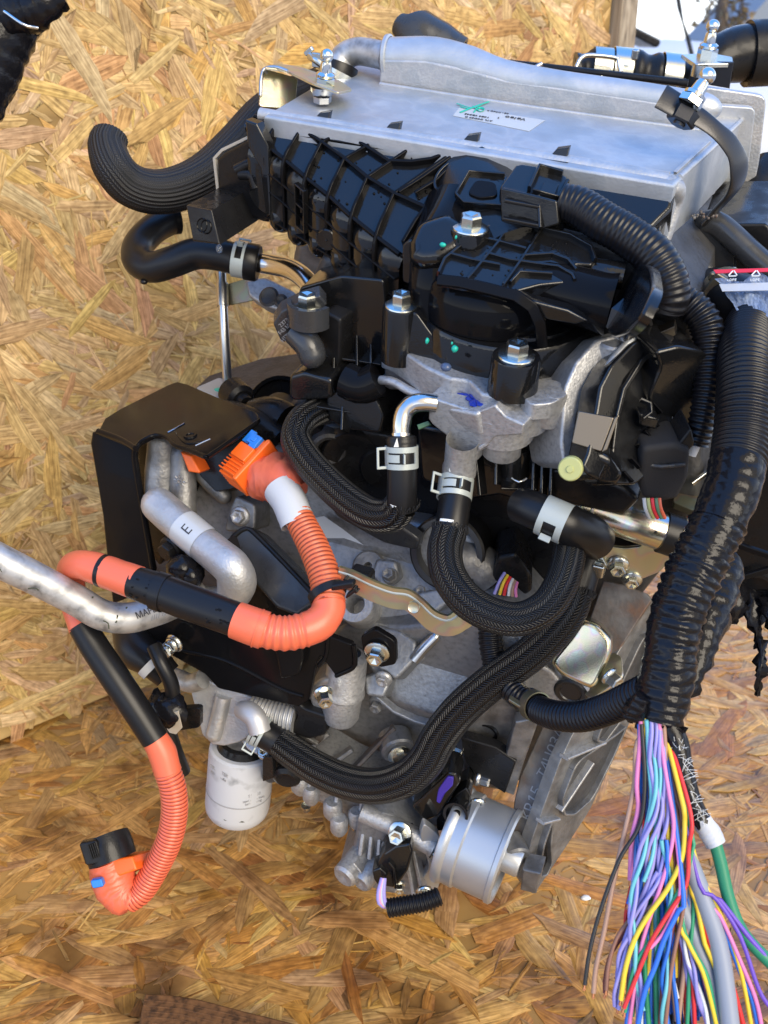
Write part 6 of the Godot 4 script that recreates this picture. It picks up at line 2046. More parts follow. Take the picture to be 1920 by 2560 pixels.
	part("eye_lug", plate_on(pln(680, 740, 1.1, mixed(EZ, EY, 0.5)), rounded([610, 700, 660, 690, 740, 730, 745, 770, 700, 778, 660, 765, 620, 740], 0.2), 0.02, 0.004), M.cast)
	b = Buf.new()
	var e1 := at(672, 742, 1.085)
	b.lathe(e1, mixed(EZ, EY, 0.5), [Vector2(0.0, 0.0006), Vector2(0.007, 0.0008), Vector2(0.0085, 0.002), Vector2(0.011, 0.0)], 22)
	b.lathe(at(702, 752, 1.08), mixed(EZ, EY, 0.5), [Vector2(0.0, 0.0006), Vector2(0.003, 0.0008), Vector2(0.0045, 0.002), Vector2(0.0075, 0.0)], 22)
	part("holes", b, M.cast_shade)
	# block end behind, seen between the manifold and the hose
	thing("rear_casting", "blurred grey casting behind the intake manifold and the coolant pipe", "casting", at(770, 660, 1.2))
	part("body", plate_on(pln(790, 660, 1.2, EZ), rounded([735, 600, 830, 590, 860, 640, 850, 720, 770, 730, 722, 660], 0.25), 0.05, 0.012, 60.0), M.cast_dark)
	# braided hose that dives behind the orange plug
	thing("short_braided_hose", "short black braided hose curving between the orange plug and the bent metal pipe", "hose", at(900, 1320, 0.93))
	braided(path([830, 1020, 0.96, 790, 1030, 0.945, 752, 1055, 0.93, 740, 1098, 0.925, 768, 1150, 0.918, 815, 1202, 0.91, 875, 1255, 0.9, 930, 1288, 0.89, 980, 1288, 0.882, 1003, 1262, 0.876]), [0.0125, 0.0125, 0.013, 0.0135, 0.0135, 0.0138, 0.0142, 0.0145, 0.0145, 0.014])
	b = Buf.new()
	b.tube(path([1003, 1270, 0.876, 1005, 1220, 0.868, 1005, 1150, 0.862, 1003, 1092, 0.86]), [0.0128, 0.0125, 0.0125, 0.0125], 28, 0.006)
	part("rubber_end", b, M.rubber)
	fray(at(1004, 1258, 0.875), at(1005, 1220, 0.868) - at(1003, 1270, 0.876), 0.0142, 4)
	ax = (at(1003, 1092, 0.86) - at(1005, 1220, 0.868)).normalized()
	clamp_on(at(1004, 1142, 0.862), ax, EZ.rotated(EY, 0.35), 0.0127, 0.0185, M.clamp)
	b = Buf.new()
	b.lathe(at(1003, 1098, 0.86), ax, [Vector2(0.0128, -0.003), Vector2(0.013, 0.0), Vector2(0.011, 0.003), Vector2(0.0085, 0.0035)], 26)
	part("hose_lip", b, M.rubber)
	white_marks([[1004, 1248, 0.0, 0.012, 0.0022]], 0.0127, [at(1003, 1262, 0.8755), at(1005, 1220, 0.868)])
	b = Buf.new()
	b.plate(PackedVector3Array([at(984, 1118, 0.848), at(996, 1118, 0.847), at(992, 1096, 0.846)]), EZ * -0.001, 0.0002)
	part("white_arrow", b, M.white_print)
	thing("bent_port_pipe", "shiny right-angle metal pipe entering the grey throttle casting", "pipe", at(1010, 1090, 0.86))
	b = Buf.new()
	b.tube(path([1003, 1096, 0.86, 1004, 1060, 0.858, 1012, 1028, 0.857, 1032, 1010, 0.856, 1060, 1005, 0.855, 1090, 1008, 0.856]), 0.0078, 22, 0.003)
	b.tube(path([1003, 1094, 0.86, 1003, 1084, 0.86]), 0.0086, 22, 0.003)
	part("pipe", b, M.steel_pipe)
	# looped braided hose
	thing("looped_braided_hose", "black braided hose hanging in a U under the grey throttle casting", "hose", at(1280, 1580, 0.86))
	braided(path([1124, 1330, 0.862, 1112, 1380, 0.855, 1122, 1440, 0.848, 1165, 1500, 0.842, 1230, 1538, 0.838, 1300, 1548, 0.835, 1362, 1520, 0.835, 1398, 1470, 0.84, 1415, 1420, 0.85, 1425, 1365, 0.865]), [0.0142, 0.0142, 0.0142, 0.0142, 0.0138, 0.0135, 0.0135, 0.0135, 0.0135, 0.0135])
	b = Buf.new()
	b.tube(path([1124, 1345, 0.864, 1132, 1290, 0.868, 1142, 1220, 0.876, 1146, 1180, 0.88]), 0.0136, 28, 0.006)
	part("rubber_end", b, M.rubber)
	fray(at(1126, 1322, 0.864), at(1132, 1290, 0.868) - at(1124, 1345, 0.864), 0.0145, 5)
	ax = (at(1146, 1180, 0.88) - at(1132, 1290, 0.868)).normalized()
	clamp_on(at(1138, 1222, 0.876), ax, EZ.rotated(EY, 0.3), 0.0138, 0.0185, M.clamp)
	white_marks([[1130, 1310, 0.0, 0.011, 0.0022]], 0.0138, [at(1126, 1322, 0.866), at(1132, 1290, 0.868)])
	b = Buf.new()
	b.box(at(1136, 1172, 0.862), Basis(EX, EY, EZ), Vector3(0.009, 0.007, 0.002), 0.0004)
	part("white_patch", b, M.white_print)
	b = Buf.new()
	b.tube(path([1490, 1352, 0.875, 1470, 1335, 0.862, 1420, 1312, 0.85, 1380, 1295, 0.85, 1335, 1275, 0.858, 1300, 1262, 0.87]), [0.0168, 0.0172, 0.0168, 0.0155, 0.0155, 0.015], 30, 0.005)
	part("upper_end", b, M.rubber)
	ax = (at(1335, 1275, 0.858) - at(1420, 1312, 0.85)).normalized()
	clamp_on(at(1386, 1298, 0.85), ax, (EZ * 0.75 - EY * 0.5 + EX * 0.1), 0.0157, 0.022, M.clamp)
	# long braided hose from the filter bracket up to the pump
	thing("long_braided_hose", "long black braided hose rising from the silver bracket to the plated clip", "hose", at(870, 1990, 1.0))
	braided(path([700, 1858, 0.998, 745, 1890, 0.99, 800, 1925, 0.98, 870, 1955, 0.97, 945, 1965, 0.96, 1015, 1945, 0.95, 1065, 1900, 0.945, 1100, 1838, 0.94, 1150, 1775, 0.93, 1230, 1705, 0.92, 1320, 1640, 0.91, 1385, 1580, 0.905, 1425, 1525, 0.905, 1440, 1480, 0.91]), [0.0145, 0.0152, 0.0158, 0.016, 0.0162, 0.0165, 0.0165, 0.0162, 0.016, 0.0158, 0.0155, 0.0152, 0.015, 0.0148])
	b = Buf.new()
	b.tube(path([708, 1864, 0.998, 680, 1845, 1.0, 650, 1828, 1.0, 630, 1818, 1.0]), 0.0142, 26, 0.005)
	part("lower_end", b, M.rubber)
	ax = (at(630, 1818, 1.0) - at(708, 1864, 0.998)).normalized()
	clamp_on(at(648, 1826, 1.0), ax, EZ.rotated(EX, -0.6), 0.0144, 0.012, M.clamp)
	b = Buf.new()
	b.tube(path([1438, 1490, 0.91, 1455, 1430, 0.915, 1465, 1395, 0.92, 1468, 1365, 0.925]), 0.0155, 26, 0.005)
	part("upper_end", b, M.rubber)
	fray(at(1443, 1478, 0.91), at(1455, 1430, 0.915) - at(1438, 1490, 0.91), 0.0152, 7, 60)
	ax = (at(1468, 1365, 0.925) - at(1455, 1430, 0.915)).normalized()
	b = Buf.new()
	b.band(at(1464, 1392, 0.92), ax, EZ, 0.0158, 0.0, TAU, -0.006, 0.006, 0.0015)
	b.box(at(1495, 1425, 0.905), Basis(EX, EY, EZ), Vector3(0.012, 0.014, 0.008), 0.002)
	b.box(at(1500, 1395, 0.905), Basis(EX, EY, EZ).rotated(EZ, 0.6), Vector3(0.006, 0.018, 0.004), 0.001)
	part("plated_clip", b, M.zinc)
	# aluminium refrigerant pipe
	thing("aluminium_pipe", "bare aluminium pipe with printed marks coming in from the side under the orange cable", "pipe", at(300, 1545, 0.95))
	b = Buf.new()
	b.tube(path([-120, 1340, 0.87, 0, 1402, 0.885, 100, 1452, 0.9, 190, 1500, 0.915, 255, 1537, 0.925, 320, 1545, 0.935, 390, 1528, 0.95, 450, 1505, 0.965, 510, 1485, 0.975]), [0.0145, 0.0145, 0.0142, 0.0138, 0.0138, 0.0138, 0.0135, 0.013, 0.0125], 32, 0.004)
	part("pipe", b, M.alu_pipe)
	var pc := at(400, 1524, 0.9525)
	var ld := (at(450, 1505, 0.965) - at(390, 1528, 0.95)).normalized()
	var toe := EYE - pc
	toe = (toe - ld * toe.dot(ld)).normalized()
	for e in [["MAFLOW SPAIN", 0.16, 0.0062, "dark_print"], ["//// 8A12 FR", -0.36, 0.0046, "grey_print"]]:
		var n := toe.rotated(ld, -e[1])
		lettering(e[0], pc + n * 0.01365, ld, n.cross(ld), e[2], M[e[3]], cur, false, "print")
	b = Buf.new()
	for k in 8:
		var q := rng.randf()
		var c := at(lerpf(0, 330, q), lerpf(1402, 1545, q) + rng.randf_range(-20, 30), 0.872 + 0.05 * q)
		b.ball(c + (c - EYE).normalized() * 0.0015, Vector3(rng.randf_range(0.001, 0.004), 0.0008, 0.001), Basis(Vector3.BACK, rng.randf() * 2.0), 8, 0.6, k)
	for e in [[70, 1472, 96, 1476], [258, 1552, 272, 1572]]:
		var g0 := at(e[0], e[1], 0.0)
		var d0: float = lerpf(0.8725, 0.921, e[0] / 330.0)
		b.tube([at(e[0], e[1], d0), at((e[0] + e[2]) * 0.5 + 5, (e[1] + e[3]) * 0.5 - 4, d0), at(e[2], e[3], d0)], 0.0006, 5, 0.003)
	part("grime_spots", b, M.grime).set_meta("kind", "stuff")
	thing("folded_aluminium_pipe", "thick folded aluminium pipe with a letter sticker in front of the casting", "pipe", at(560, 1490, 0.97))
	b = Buf.new()
	b.tube(path([396, 1262, 0.985, 430, 1292, 0.975, 485, 1340, 0.96, 540, 1385, 0.945, 580, 1420, 0.935, 592, 1455, 0.94, 580, 1490, 0.955, 548, 1500, 0.965, 505, 1492, 0.975]), [0.0165, 0.0168, 0.0165, 0.0165, 0.0172, 0.018, 0.0155, 0.0125, 0.011], 30, 0.004, {"nu": 1.0})
	b.ball(at(396, 1262, 0.985), Vector3.ONE * 0.0165, Basis.IDENTITY, 20)
	part("pipe", b, M.alu_rough)
	b = Buf.new()
	var s0 := at(459, 1317, 0.966)
	var s1 := at(511, 1361, 0.953)
	b.tube([s0, (s0 + s1) * 0.5, s1], 0.0171, 30, 0.004, {"caps": false})
	part("sticker_band", b, M.sticker)
	var sd := (s1 - s0).normalized()
	var sn := (EYE - s0).normalized()
	sn = (sn - sd * sn.dot(sd)).normalized()
	lettering("E", (s0 + s1) * 0.5 + sn * 0.0171 + sd * 0.001, sn.cross(sd), sd * -1.0, 0.011, M.dark_print, cur, false, "letter")
	b = Buf.new()
	b.lathe(at(425, 1373, 0.975), mixed(EZ, EX, -0.3), [Vector2(0.0125, -0.01), Vector2(0.0125, 0.0), Vector2(0.011, 0.0015), Vector2(0.0, 0.0015)], 24)
	b.nut(at(425, 1373, 0.974), mixed(EZ, EX, -0.3), 0.009, 0.008, 6)
	thing("pipe_bolt", "black bolt head beside the folded aluminium pipe", "bolt", at(425, 1385, 0.98))
	part("head", b, M.black_matt)
	thing("pipe_plug", "small wet black plug under the folded aluminium pipe", "plug", at(460, 1450, 0.96))
	b = Buf.new()
	b.ball(at(455, 1418, 0.955), Vector3(0.014, 0.012, 0.014), Basis.IDENTITY, 16, 0.5, 6)
	b.ball(at(480, 1440, 0.955), Vector3(0.011, 0.012, 0.012), Basis.IDENTITY, 16, 0.5, 8)
	part("body", b, M.tape)

func white_marks(list: Array, r: float, ends: Array):
	for e in list:
		var b := Buf.new()
		var ax := ((ends[1] - ends[0]) as Vector3).normalized()
		var towards := (EYE - ends[0]) as Vector3
		b.band(ends[0] + ax * 0.004, ax, towards, r + 0.0002, -0.75, 0.1, -e[4] * 0.5, e[4] * 0.5, 0.0004)
		part("white_mark", b, M.white_print)

func wiring():
	orange_cable()
	loom()

func orange_cable():
	var b: Buf
	# the plug at the upper end, pushed into the dark socket
	thing("orange_cable", "thick orange high-voltage cable with black sleeves, plug hanging free at its lower end", "cable", at(310, 2260, 0.98))
	var f := pl3(at(560, 1185, 0.958), at(640, 1100, 0.972), at(620, 1240, 0.95))
	var pc := at(626, 1158, 0.966)
	var px0 := (at(695, 1198, 0.948) - at(585, 1128, 0.985)).normalized()
	var pw := at(672, 1098, 0.975) - at(588, 1216, 0.957)
	pw = (pw - px0 * pw.dot(px0)).normalized()
	var pn := px0.cross(pw)
	if pn.dot(EYE - pc) < 0.0:
		pn = -pn
	var pb := Basis(px0, pw, pn)
	b = Buf.new()
	b.box(pc, pb, Vector3(0.024, 0.046, 0.028), 0.003)
	b.box(pc + px0 * 0.011, pb, Vector3(0.006, 0.05, 0.031), 0.002)
	part("plug", b, M.orange_plastic, null, "ribbed orange plug shell with a blue lock")
	b = Buf.new()
	for k in 6:
		b.box(pc - pw * (0.0215 - k * 0.0035) + pn * 0.0145 - px0 * 0.002, pb, Vector3(0.022, 0.0014, 0.003), 0.0005)
		b.box(pc - pw * 0.0235 + pn * (0.01 - k * 0.004) - px0 * 0.002, pb, Vector3(0.022, 0.003, 0.0014), 0.0005)
	part("ridge", b, M.orange_plastic)
	b = Buf.new()
	b.box(pc + pw * 0.001 + pn * 0.0155 - px0 * 0.001, pb, Vector3(0.02, 0.016, 0.006), 0.0012)
	part("cover", b, M.orange_plastic)
	b = Buf.new()
	b.box(pc + pw * 0.0165 + pn * 0.016, pb, Vector3(0.014, 0.011, 0.005), 0.001)
	b.box(pc + pw * 0.017 + pn * 0.0155 - px0 * 0.0085, pb, Vector3(0.008, 0.014, 0.0025), 0.0006)
	b.box(pc + pw * 0.0105 + pn * 0.017 + px0 * 0.003, pb, Vector3(0.009, 0.004, 0.002), 0.0006)
	part("blue_lock", b, M.blue_plastic)
	b = Buf.new()
	b.box(pc + pw * 0.0165 + pn * 0.0187, pb, Vector3(0.006, 0.0055, 0.0016), 0.0005)
	part("lock_button", b, M.blue_plastic)
	b = Buf.new()
	b.tube(path([640, 1185, 0.972, 660, 1192, 0.962, 690, 1198, 0.953, 718, 1212, 0.944, 740, 1235, 0.937]), [0.015, 0.0205, 0.0225, 0.0195, 0.013], 30, 0.003, {"wobble": 0.006, "freq": 120.0, "seed": 8})
	part("taped_bulge", b, M.salmon)
	b = Buf.new()
	b.tube(path([700, 1220, 0.938, 722, 1252, 0.93, 738, 1290, 0.924, 745, 1310, 0.922]), [0.0158, 0.0158, 0.0157, 0.0156], 24, 0.004, {"caps": false, "wobble": 0.0006, "freq": 90.0})
	b.plate(PackedVector3Array([at(700, 1262, 0.926), at(722, 1255, 0.917), at(738, 1308, 0.912), at(718, 1318, 0.916)]), EZ * -0.0006, 0.0001)
	part("white_label", b, M.white_tape, null, "white paper label wrapped round the cable")
	b = Buf.new()
	b.tube(path([735, 1270, 0.926, 755, 1310, 0.918, 785, 1370, 0.905, 808, 1430, 0.893, 820, 1480, 0.885, 822, 1510, 0.88]), [0.0128, 0.0128, 0.0132, 0.0135, 0.014, 0.014], 26, 0.003, {"pitch": 0.0042, "amp": 0.00055, "nv": 238.1, "nu": 3.0})
	part("corrugated_conduit", b, M.orange_conduit)
	b = Buf.new()
	b.tube(path([822, 1500, 0.882, 818, 1530, 0.878, 795, 1560, 0.872, 755, 1578, 0.868]), [0.0142, 0.0145, 0.0145, 0.0145], 26, 0.003, {"wobble": 0.0012, "freq": 80.0})
	part("taped_bend", b, M.salmon)
	b = Buf.new()
	b.tube(path([765, 1574, 0.868, 720, 1583, 0.866, 680, 1580, 0.866, 640, 1570, 0.866]), 0.0146, 26, 0.003, {"pitch": 0.006, "amp": 0.0006})
	part("corrugated_conduit", b, M.salmon)
	b = Buf.new()
	b.tube(path([662, 1576, 0.866, 630, 1565, 0.866, 590, 1550, 0.868]), [0.0162, 0.016, 0.0158], 28, 0.004)
	b.tube(path([646, 1571, 0.866, 643, 1570, 0.866]), 0.0168, 28, 0.002)
	part("shrink_sleeve", b, M.salmon)
	b = Buf.new()
	b.tube(path([598, 1552, 0.868, 540, 1530, 0.872, 470, 1505, 0.878, 410, 1482, 0.884, 335, 1455, 0.892]), [0.0148, 0.0152, 0.0155, 0.0155, 0.0145], 28, 0.006)
	b.tube(path([415, 1484, 0.884, 390, 1476, 0.886]), 0.0168, 28, 0.004)
	part("black_sleeve", b, M.rubber)
	b = Buf.new()
	b.tube(path([345, 1458, 0.891, 300, 1442, 0.897, 250, 1424, 0.904, 205, 1412, 0.912, 180, 1418, 0.925, 176, 1440, 0.945, 182, 1480, 0.955, 190, 1520, 0.955, 208, 1572, 0.95]), [0.0148, 0.0145, 0.0142, 0.013, 0.0122, 0.012, 0.012, 0.0125, 0.0128], 28, 0.004, {"wobble": 0.0005, "freq": 60.0})
	part("salmon_sleeve", b, M.salmon)
	b = Buf.new()
	b.tube(path([264, 1429, 0.902, 254, 1426, 0.903]), 0.0146, 28, 0.003)
	part("black_band", b, M.rubber)
	b = Buf.new()
	b.tube(path([204, 1562, 0.95, 235, 1615, 0.948, 285, 1690, 0.945, 335, 1765, 0.945, 388, 1848, 0.948]), [0.0128, 0.0132, 0.0135, 0.0132, 0.0128], 28, 0.006)
	part("black_sleeve", b, M.rubber)
	b = Buf.new()
	b.tube(path([378, 1832, 0.948, 405, 1880, 0.95, 420, 1930, 0.952]), [0.0115, 0.013, 0.0125], 26, 0.003, {"wobble": 0.0008, "freq": 80.0})
	part("shrink_sleeve", b, M.salmon)
	b = Buf.new()
	b.tube(path([414, 1915, 0.952, 432, 1970, 0.956, 436, 2030, 0.962, 424, 2095, 0.968, 395, 2160, 0.975, 355, 2225, 0.98, 318, 2252, 0.98]), 0.0122, 26, 0.003, {"pitch": 0.0036, "amp": 0.0004, "nv": 277.8, "nu": 3.0})
	part("corrugated_conduit", b, M.salmon_conduit)
	b = Buf.new()
	b.tube(path([330, 2248, 0.98, 310, 2240, 0.98, 290, 2215, 0.98, 280, 2180, 0.98, 270, 2150, 0.98]), [0.012, 0.0175, 0.0195, 0.02, 0.018], 28, 0.0025, {"wobble": 0.002, "freq": 80.0, "crumple": 0.0008, "folds": 700.0})
	part("taped_bulge", b, M.salmon)
	var g := pl3(at(225, 2160, 0.965), at(330, 2150, 0.965), at(260, 2080, 0.99))
	part("lower_plug", plate_on(pln(275, 2170, 0.965, mixed(EZ, EY, 0.5)), rounded([228, 2170, 262, 2150, 330, 2140, 342, 2175, 300, 2190, 262, 2215, 232, 2200], 0.12), 0.04, 0.004), M.orange_plastic)
	b = Buf.new()
	var px := (at(330, 2150, 0.965) - at(225, 2170, 0.965)).normalized()
	var dn := (at(300, 2200, 0.97) - at(272, 2110, 0.97)).normalized()
	b.tube([at(264, 2092, 0.975), at(272, 2118, 0.972), at(282, 2150, 0.97)], [0.0215, 0.0228, 0.0222], 30, 0.006)
	var cap := part("black_cap", b, M.black_matt)
	b = Buf.new()
	b.box(at(232, 2128, 0.955), Basis(px, dn, px.cross(dn)), Vector3(0.017, 0.022, 0.012), 0.002)
	for k in 4:
		b.box(at(226 + k * 5, 2130 - k * 2, 0.948), Basis(px, dn, px.cross(dn)), Vector3(0.001, 0.014, 0.002), 0.0004)
	part("catch", b, M.black_matt, cap)
	b = Buf.new()
	b.box(at(245, 2206, 0.955), Basis(px, dn, px.cross(dn)), Vector3(0.011, 0.008, 0.008), 0.0015)
	part("blue_lock", b, M.blue_plastic)
	b = Buf.new()
	for k in 40:
		var q := rng.randf()
		var c := at(lerpf(345, 590, q), lerpf(1460, 1549, q), lerpf(0.891, 0.868, q))
		var ax0 := (at(590, 1549, 0.868) - at(345, 1460, 0.891)).normalized()
		var tw := EYE - c
		tw = (tw - ax0 * tw.dot(ax0)).normalized().rotated(ax0, rng.randf_range(-0.9, 0.9))
		b.ball(c + tw * 0.0155, Vector3(rng.randf_range(0.0006, 0.0022), rng.randf_range(0.0006, 0.0013), 0.0006), Basis(ax0, ax0.cross(tw), tw), 8, 0.5, k)
	part("water_drops", b, M.gloss_black).set_meta("kind", "stuff")
	b = Buf.new()
	b.tube(path([770, 1560, 0.857, 778, 1570, 0.856, 790, 1582, 0.858]), 0.0005, 4, 0.004)
	part("scratch", b, M.dark_print)
	# socket side of the plug
	thing("cable_socket", "dark socket block with an orange edge behind the orange plug", "socket", at(540, 1200, 1.0))
	part("block", plate_on(pln(545, 1170, 1.0, mixed(EZ, EY, 0.4)), rounded([470, 1130, 530, 1140, 640, 1070, 650, 1130, 590, 1220, 540, 1230, 500, 1190], 0.1), 0.05, 0.004), M.black_matt)
	part("orange_edge", plate_on(pln(475, 1155, 0.985, mixed(EZ, EY, 0.3)), [450, 1130, 478, 1140, 500, 1180, 496, 1184, 470, 1180], 0.02, 0.002), M.orange_plastic)
	# the cable tie and the plated bracket that holds it
	thing("cable_bracket", "wavy plated bracket with a black cable tie holding the orange cable", "bracket", at(1130, 1590, 0.9))
	var pts := path([848, 1428, 0.885, 880, 1438, 0.882, 930, 1462, 0.878, 980, 1480, 0.875, 1020, 1486, 0.873, 1052, 1508, 0.872, 1085, 1538, 0.871, 1118, 1550, 0.87, 1140, 1540, 0.868, 1150, 1530, 0.866])
	b = Buf.new()
	var smooth := Buf.new()
	b.fin(smooth_line(pts), Vector3(0.0, -0.98, -0.12), 0.017, 0.0026)
	part("strip", b, M.plated_dull)
	b = Buf.new()
	b.tube(pts, 0.0019, 10, 0.005)
	part("pale_edge", b, M.clamp)
	b = Buf.new()
	b.lathe(at(1035, 1518, 0.866), mixed(EZ, EY, 0.3), [Vector2(0.0, 0.0004), Vector2(0.0035, 0.0005), Vector2(0.0048, 0.0014), Vector2(0.0055, 0.0)], 18)
	part("hole_rim", b, M.plated_dull)
	b = Buf.new()
	b.box(at(905, 1438, 0.89), Basis(EX, EY, EZ), Vector3(0.02, 0.014, 0.016), 0.003)
	part("clip_body", b, M.black_matt)
	var ax := (at(820, 1500, 0.882) - at(808, 1430, 0.893)).normalized()
	b = Buf.new()
	b.band(at(818, 1484, 0.884), (ax + EX * 0.35).normalized(), EZ, 0.0152, 0, TAU, -0.0035, 0.0035, 0.0014)
	b.box(at(858, 1462, 0.868), Basis(EX.rotated(EZ, 0.5), EY, EZ), Vector3(0.024, 0.007, 0.008), 0.002)
	b.box(at(880, 1480, 0.872), Basis(EX.rotated(EZ, 0.9), EY, EZ), Vector3(0.016, 0.005, 0.006), 0.0015)
	for k in 5:
		b.fin([at(860 + k * 7, 1450 + k * 8, 0.868), at(868 + k * 7, 1440 + k * 8, 0.87)], EZ, 0.003, 0.0016)
	part("cable_tie", b, M.black_matt)

func smooth_line(p: Array) -> Array:
	var o := []
	var n := p.size()
	for k in n - 1:
		var a: Vector3 = p[maxi(k - 1, 0)]
		var b: Vector3 = p[k]
		var c: Vector3 = p[k + 1]
		var d: Vector3 = p[mini(k + 2, n - 1)]
		for s in 6:
			o.append(b.cubic_interpolate(c, a, d, s / 6.0))
	o.append(p[n - 1])
	return o

const WIRES := {
	"blue": [0.015, 0.13, 0.55], "black": [0.012, 0.012, 0.013], "yellow": [0.72, 0.5, 0.03], "lilac": [0.27, 0.25, 0.58], "pink": [0.66, 0.19, 0.42], "aqua": [0.13, 0.44, 0.5], "brown": [0.24, 0.11, 0.07],
	"red": [0.62, 0.02, 0.025], "green": [0.02, 0.26, 0.13], "violet": [0.13, 0.06, 0.42], "grey": [0.27, 0.29, 0.34], "tan": [0.36, 0.22, 0.16], "white": [0.65, 0.66, 0.68], "maroon": [0.16, 0.03, 0.03],
}

func loom():
	var b: Buf
	thing("wiring_loom", "thick taped black wiring loom with a fan of cut coloured wires at its end", "wiring loom", at(1650, 1850, 0.74))
	var root := cur
	# trunk
	b = Buf.new()
	b.tube(path([1905, 770, 0.875, 1872, 830, 0.835, 1866, 900, 0.805, 1864, 1000, 0.785, 1855, 1100, 0.775, 1840, 1180, 0.765]), [0.018, 0.02, 0.0215, 0.0215, 0.021, 0.02], 30, 0.003, {"pitch": 0.0042, "amp": 0.0007})
	part("upper_conduit", b, M.conduit)
	b = Buf.new()
	b.tube(path([1846, 1150, 0.768, 1828, 1230, 0.76, 1795, 1310, 0.755]), [0.0205, 0.0198, 0.0195], 30, 0.003, {"crumple": 0.0006, "folds": 330.0, "wobble": 0.002})
	part("tape_wrap", b, M.tape)
	b = Buf.new()
	b.tube(path([1800, 1298, 0.756, 1765, 1370, 0.752, 1728, 1450, 0.75, 1700, 1520, 0.748, 1682, 1590, 0.746, 1672, 1660, 0.745]), [0.0192, 0.0192, 0.0188, 0.0184, 0.018, 0.0178], 30, 0.0025, {"pitch": 0.0078, "amp": 0.0004, "wobble": 0.003, "freq": 110.0, "crumple": 0.0011, "folds": 430.0})
	part("lower_conduit", b, M.tape)
	b = Buf.new()
	b.tube(path([1673, 1650, 0.745, 1664, 1710, 0.744, 1655, 1760, 0.744, 1648, 1800, 0.744]), [0.0182, 0.0185, 0.0178, 0.0165], 36, 0.002, {"crumple": 0.0011, "folds": 420.0, "wobble": 0.003, "seed": 5})
	part("crinkled_tape", b, M.tape)
	b = Buf.new()
	for k in 12:
		var a := lerpf(-0.3, 1.0, k / 11.0)
		var p := at(1590 + 110 * k / 11.0, 1790 + rng.randf_range(-6, 14) + k * 2, 0.735)
		b.flat4(p, p + EX * 0.006, p + EX * 0.005 - EY * rng.randf_range(0.004, 0.009), p - EY * rng.randf_range(0.003, 0.008), EZ)
	part("torn_tape_edge", b, M.tape)
	b = Buf.new()
	b.tube(path([1576, 1795, 0.75, 1590, 1775, 0.74, 1610, 1740, 0.735]), [0.004, 0.009, 0.006], 14, 0.002, {"crumple": 0.001, "folds": 600.0, "wobble": 0.004})
	part("tape_fold", b, M.tape)
	# a broken-out branch to the left with a clip
	b = Buf.new()
	b.tube(path([1320, 1750, 0.9, 1350, 1775, 0.88, 1400, 1790, 0.85, 1460, 1790, 0.825, 1520, 1772, 0.8, 1570, 1748, 0.775, 1620, 1720, 0.755]), [0.0108, 0.0115, 0.0118, 0.012, 0.012, 0.0118, 0.011], 24, 0.003, {"pitch": 0.0046, "amp": 0.0007})
	part("branch_conduit", b, M.conduit)
	b = Buf.new()
	b.tube(path([1225, 1560, 0.93, 1228, 1620, 0.93, 1245, 1680, 0.925, 1290, 1735, 0.905, 1325, 1755, 0.895]), 0.0105, 20, 0.003, {"pitch": 0.0042, "amp": 0.0006})
	part("far_conduit", b, M.conduit)
	b = Buf.new()
	b.band(at(1338, 1765, 0.885), at(1400, 1790, 0.85) - at(1320, 1750, 0.9), EZ, 0.0122, 0, TAU, -0.005, 0.005, 0.0012)
	b.box(at(1300, 1762, 0.885), Basis(EX.rotated(EZ, -0.4), EY, EZ), Vector3(0.022, 0.0035, 0.006), 0.001)
	part("clip", b, M.plated_grey)
	# the taped black lead with white thread and the green cable
	b = Buf.new()
	b.tube(path([1672, 1815, 0.744, 1692, 1860, 0.742, 1706, 1930, 0.74, 1724, 1990, 0.738, 1748, 2040, 0.736, 1768, 2080, 0.735]), [0.009, 0.0085, 0.008, 0.0075, 0.0068, 0.006], 20, 0.003, {"wobble": 0.001})
	part("taped_lead", b, M.tape)
	b = Buf.new()
	var g := RandomNumberGenerator.new()
	g.seed = 12
	for k in 40:
		var q := g.randf()
		var p := at(lerpf(1680, 1755, q) + 6 * sin(q * 6) + 8, lerpf(1850, 2050, q), lerpf(0.735, 0.728, q))
		var d := Vector3(g.randfn(), g.randfn(), g.randfn() * 0.3).normalized()
		b.tube([p - d * 0.006, p + Vector3(g.randfn(), g.randfn(), 0) * 0.0015, p + d * 0.006], 0.00018, 4, 0.004)
	part("white_threads", b, M.white_print).set_meta("kind", "stuff")
	b = Buf.new()
	b.tube(path([1755, 2045, 0.736, 1775, 2085, 0.7345, 1790, 2112, 0.733]), [0.0068, 0.0074, 0.0066], 20, 0.002, {"wobble": 0.002, "crumple": 0.0004, "folds": 900.0})
	part("white_wrap", b, M.white_tape)
	b = Buf.new()
	b.tube(path([1786, 2100, 0.7335, 1802, 2160, 0.732, 1820, 2240, 0.73, 1845, 2310, 0.728, 1880, 2360, 0.726, 1960, 2440, 0.722]), 0.0045, 18, 0.004)
	part("green_cable", b, mat("green_cable", lin(0.015, 0.2, 0.1), 0.45), null, "thick green cable")
	# two fat grey cables
	for e in [[1715, 2130, 1760, 2250, 1800, 2380, 1830, 2600, 0.0066, 0.728], [1690, 2210, 1735, 2340, 1780, 2470, 1800, 2620, 0.006, 0.733]]:
		b = Buf.new()
		b.tube(path([1660, 1830, 0.748, 1680, 2000, 0.742, e[0], e[1], e[9] + 0.004, e[2], e[3], e[9], e[4], e[5], e[9] - 0.004, e[6], e[7], e[9] - 0.012]), [0.003, 0.005, e[8], e[8], e[8], e[8]], 18, 0.005)
		part("grey_cable", b, M.get("w_grey_fat", mat("w_grey_fat", lin(0.24, 0.27, 0.33), 0.45)), null, "fat grey cable")
	for k in WIRES:
		var c: Array = WIRES[k]
		mat("w_" + k, lin(c[0], c[1], c[2]), 0.42)
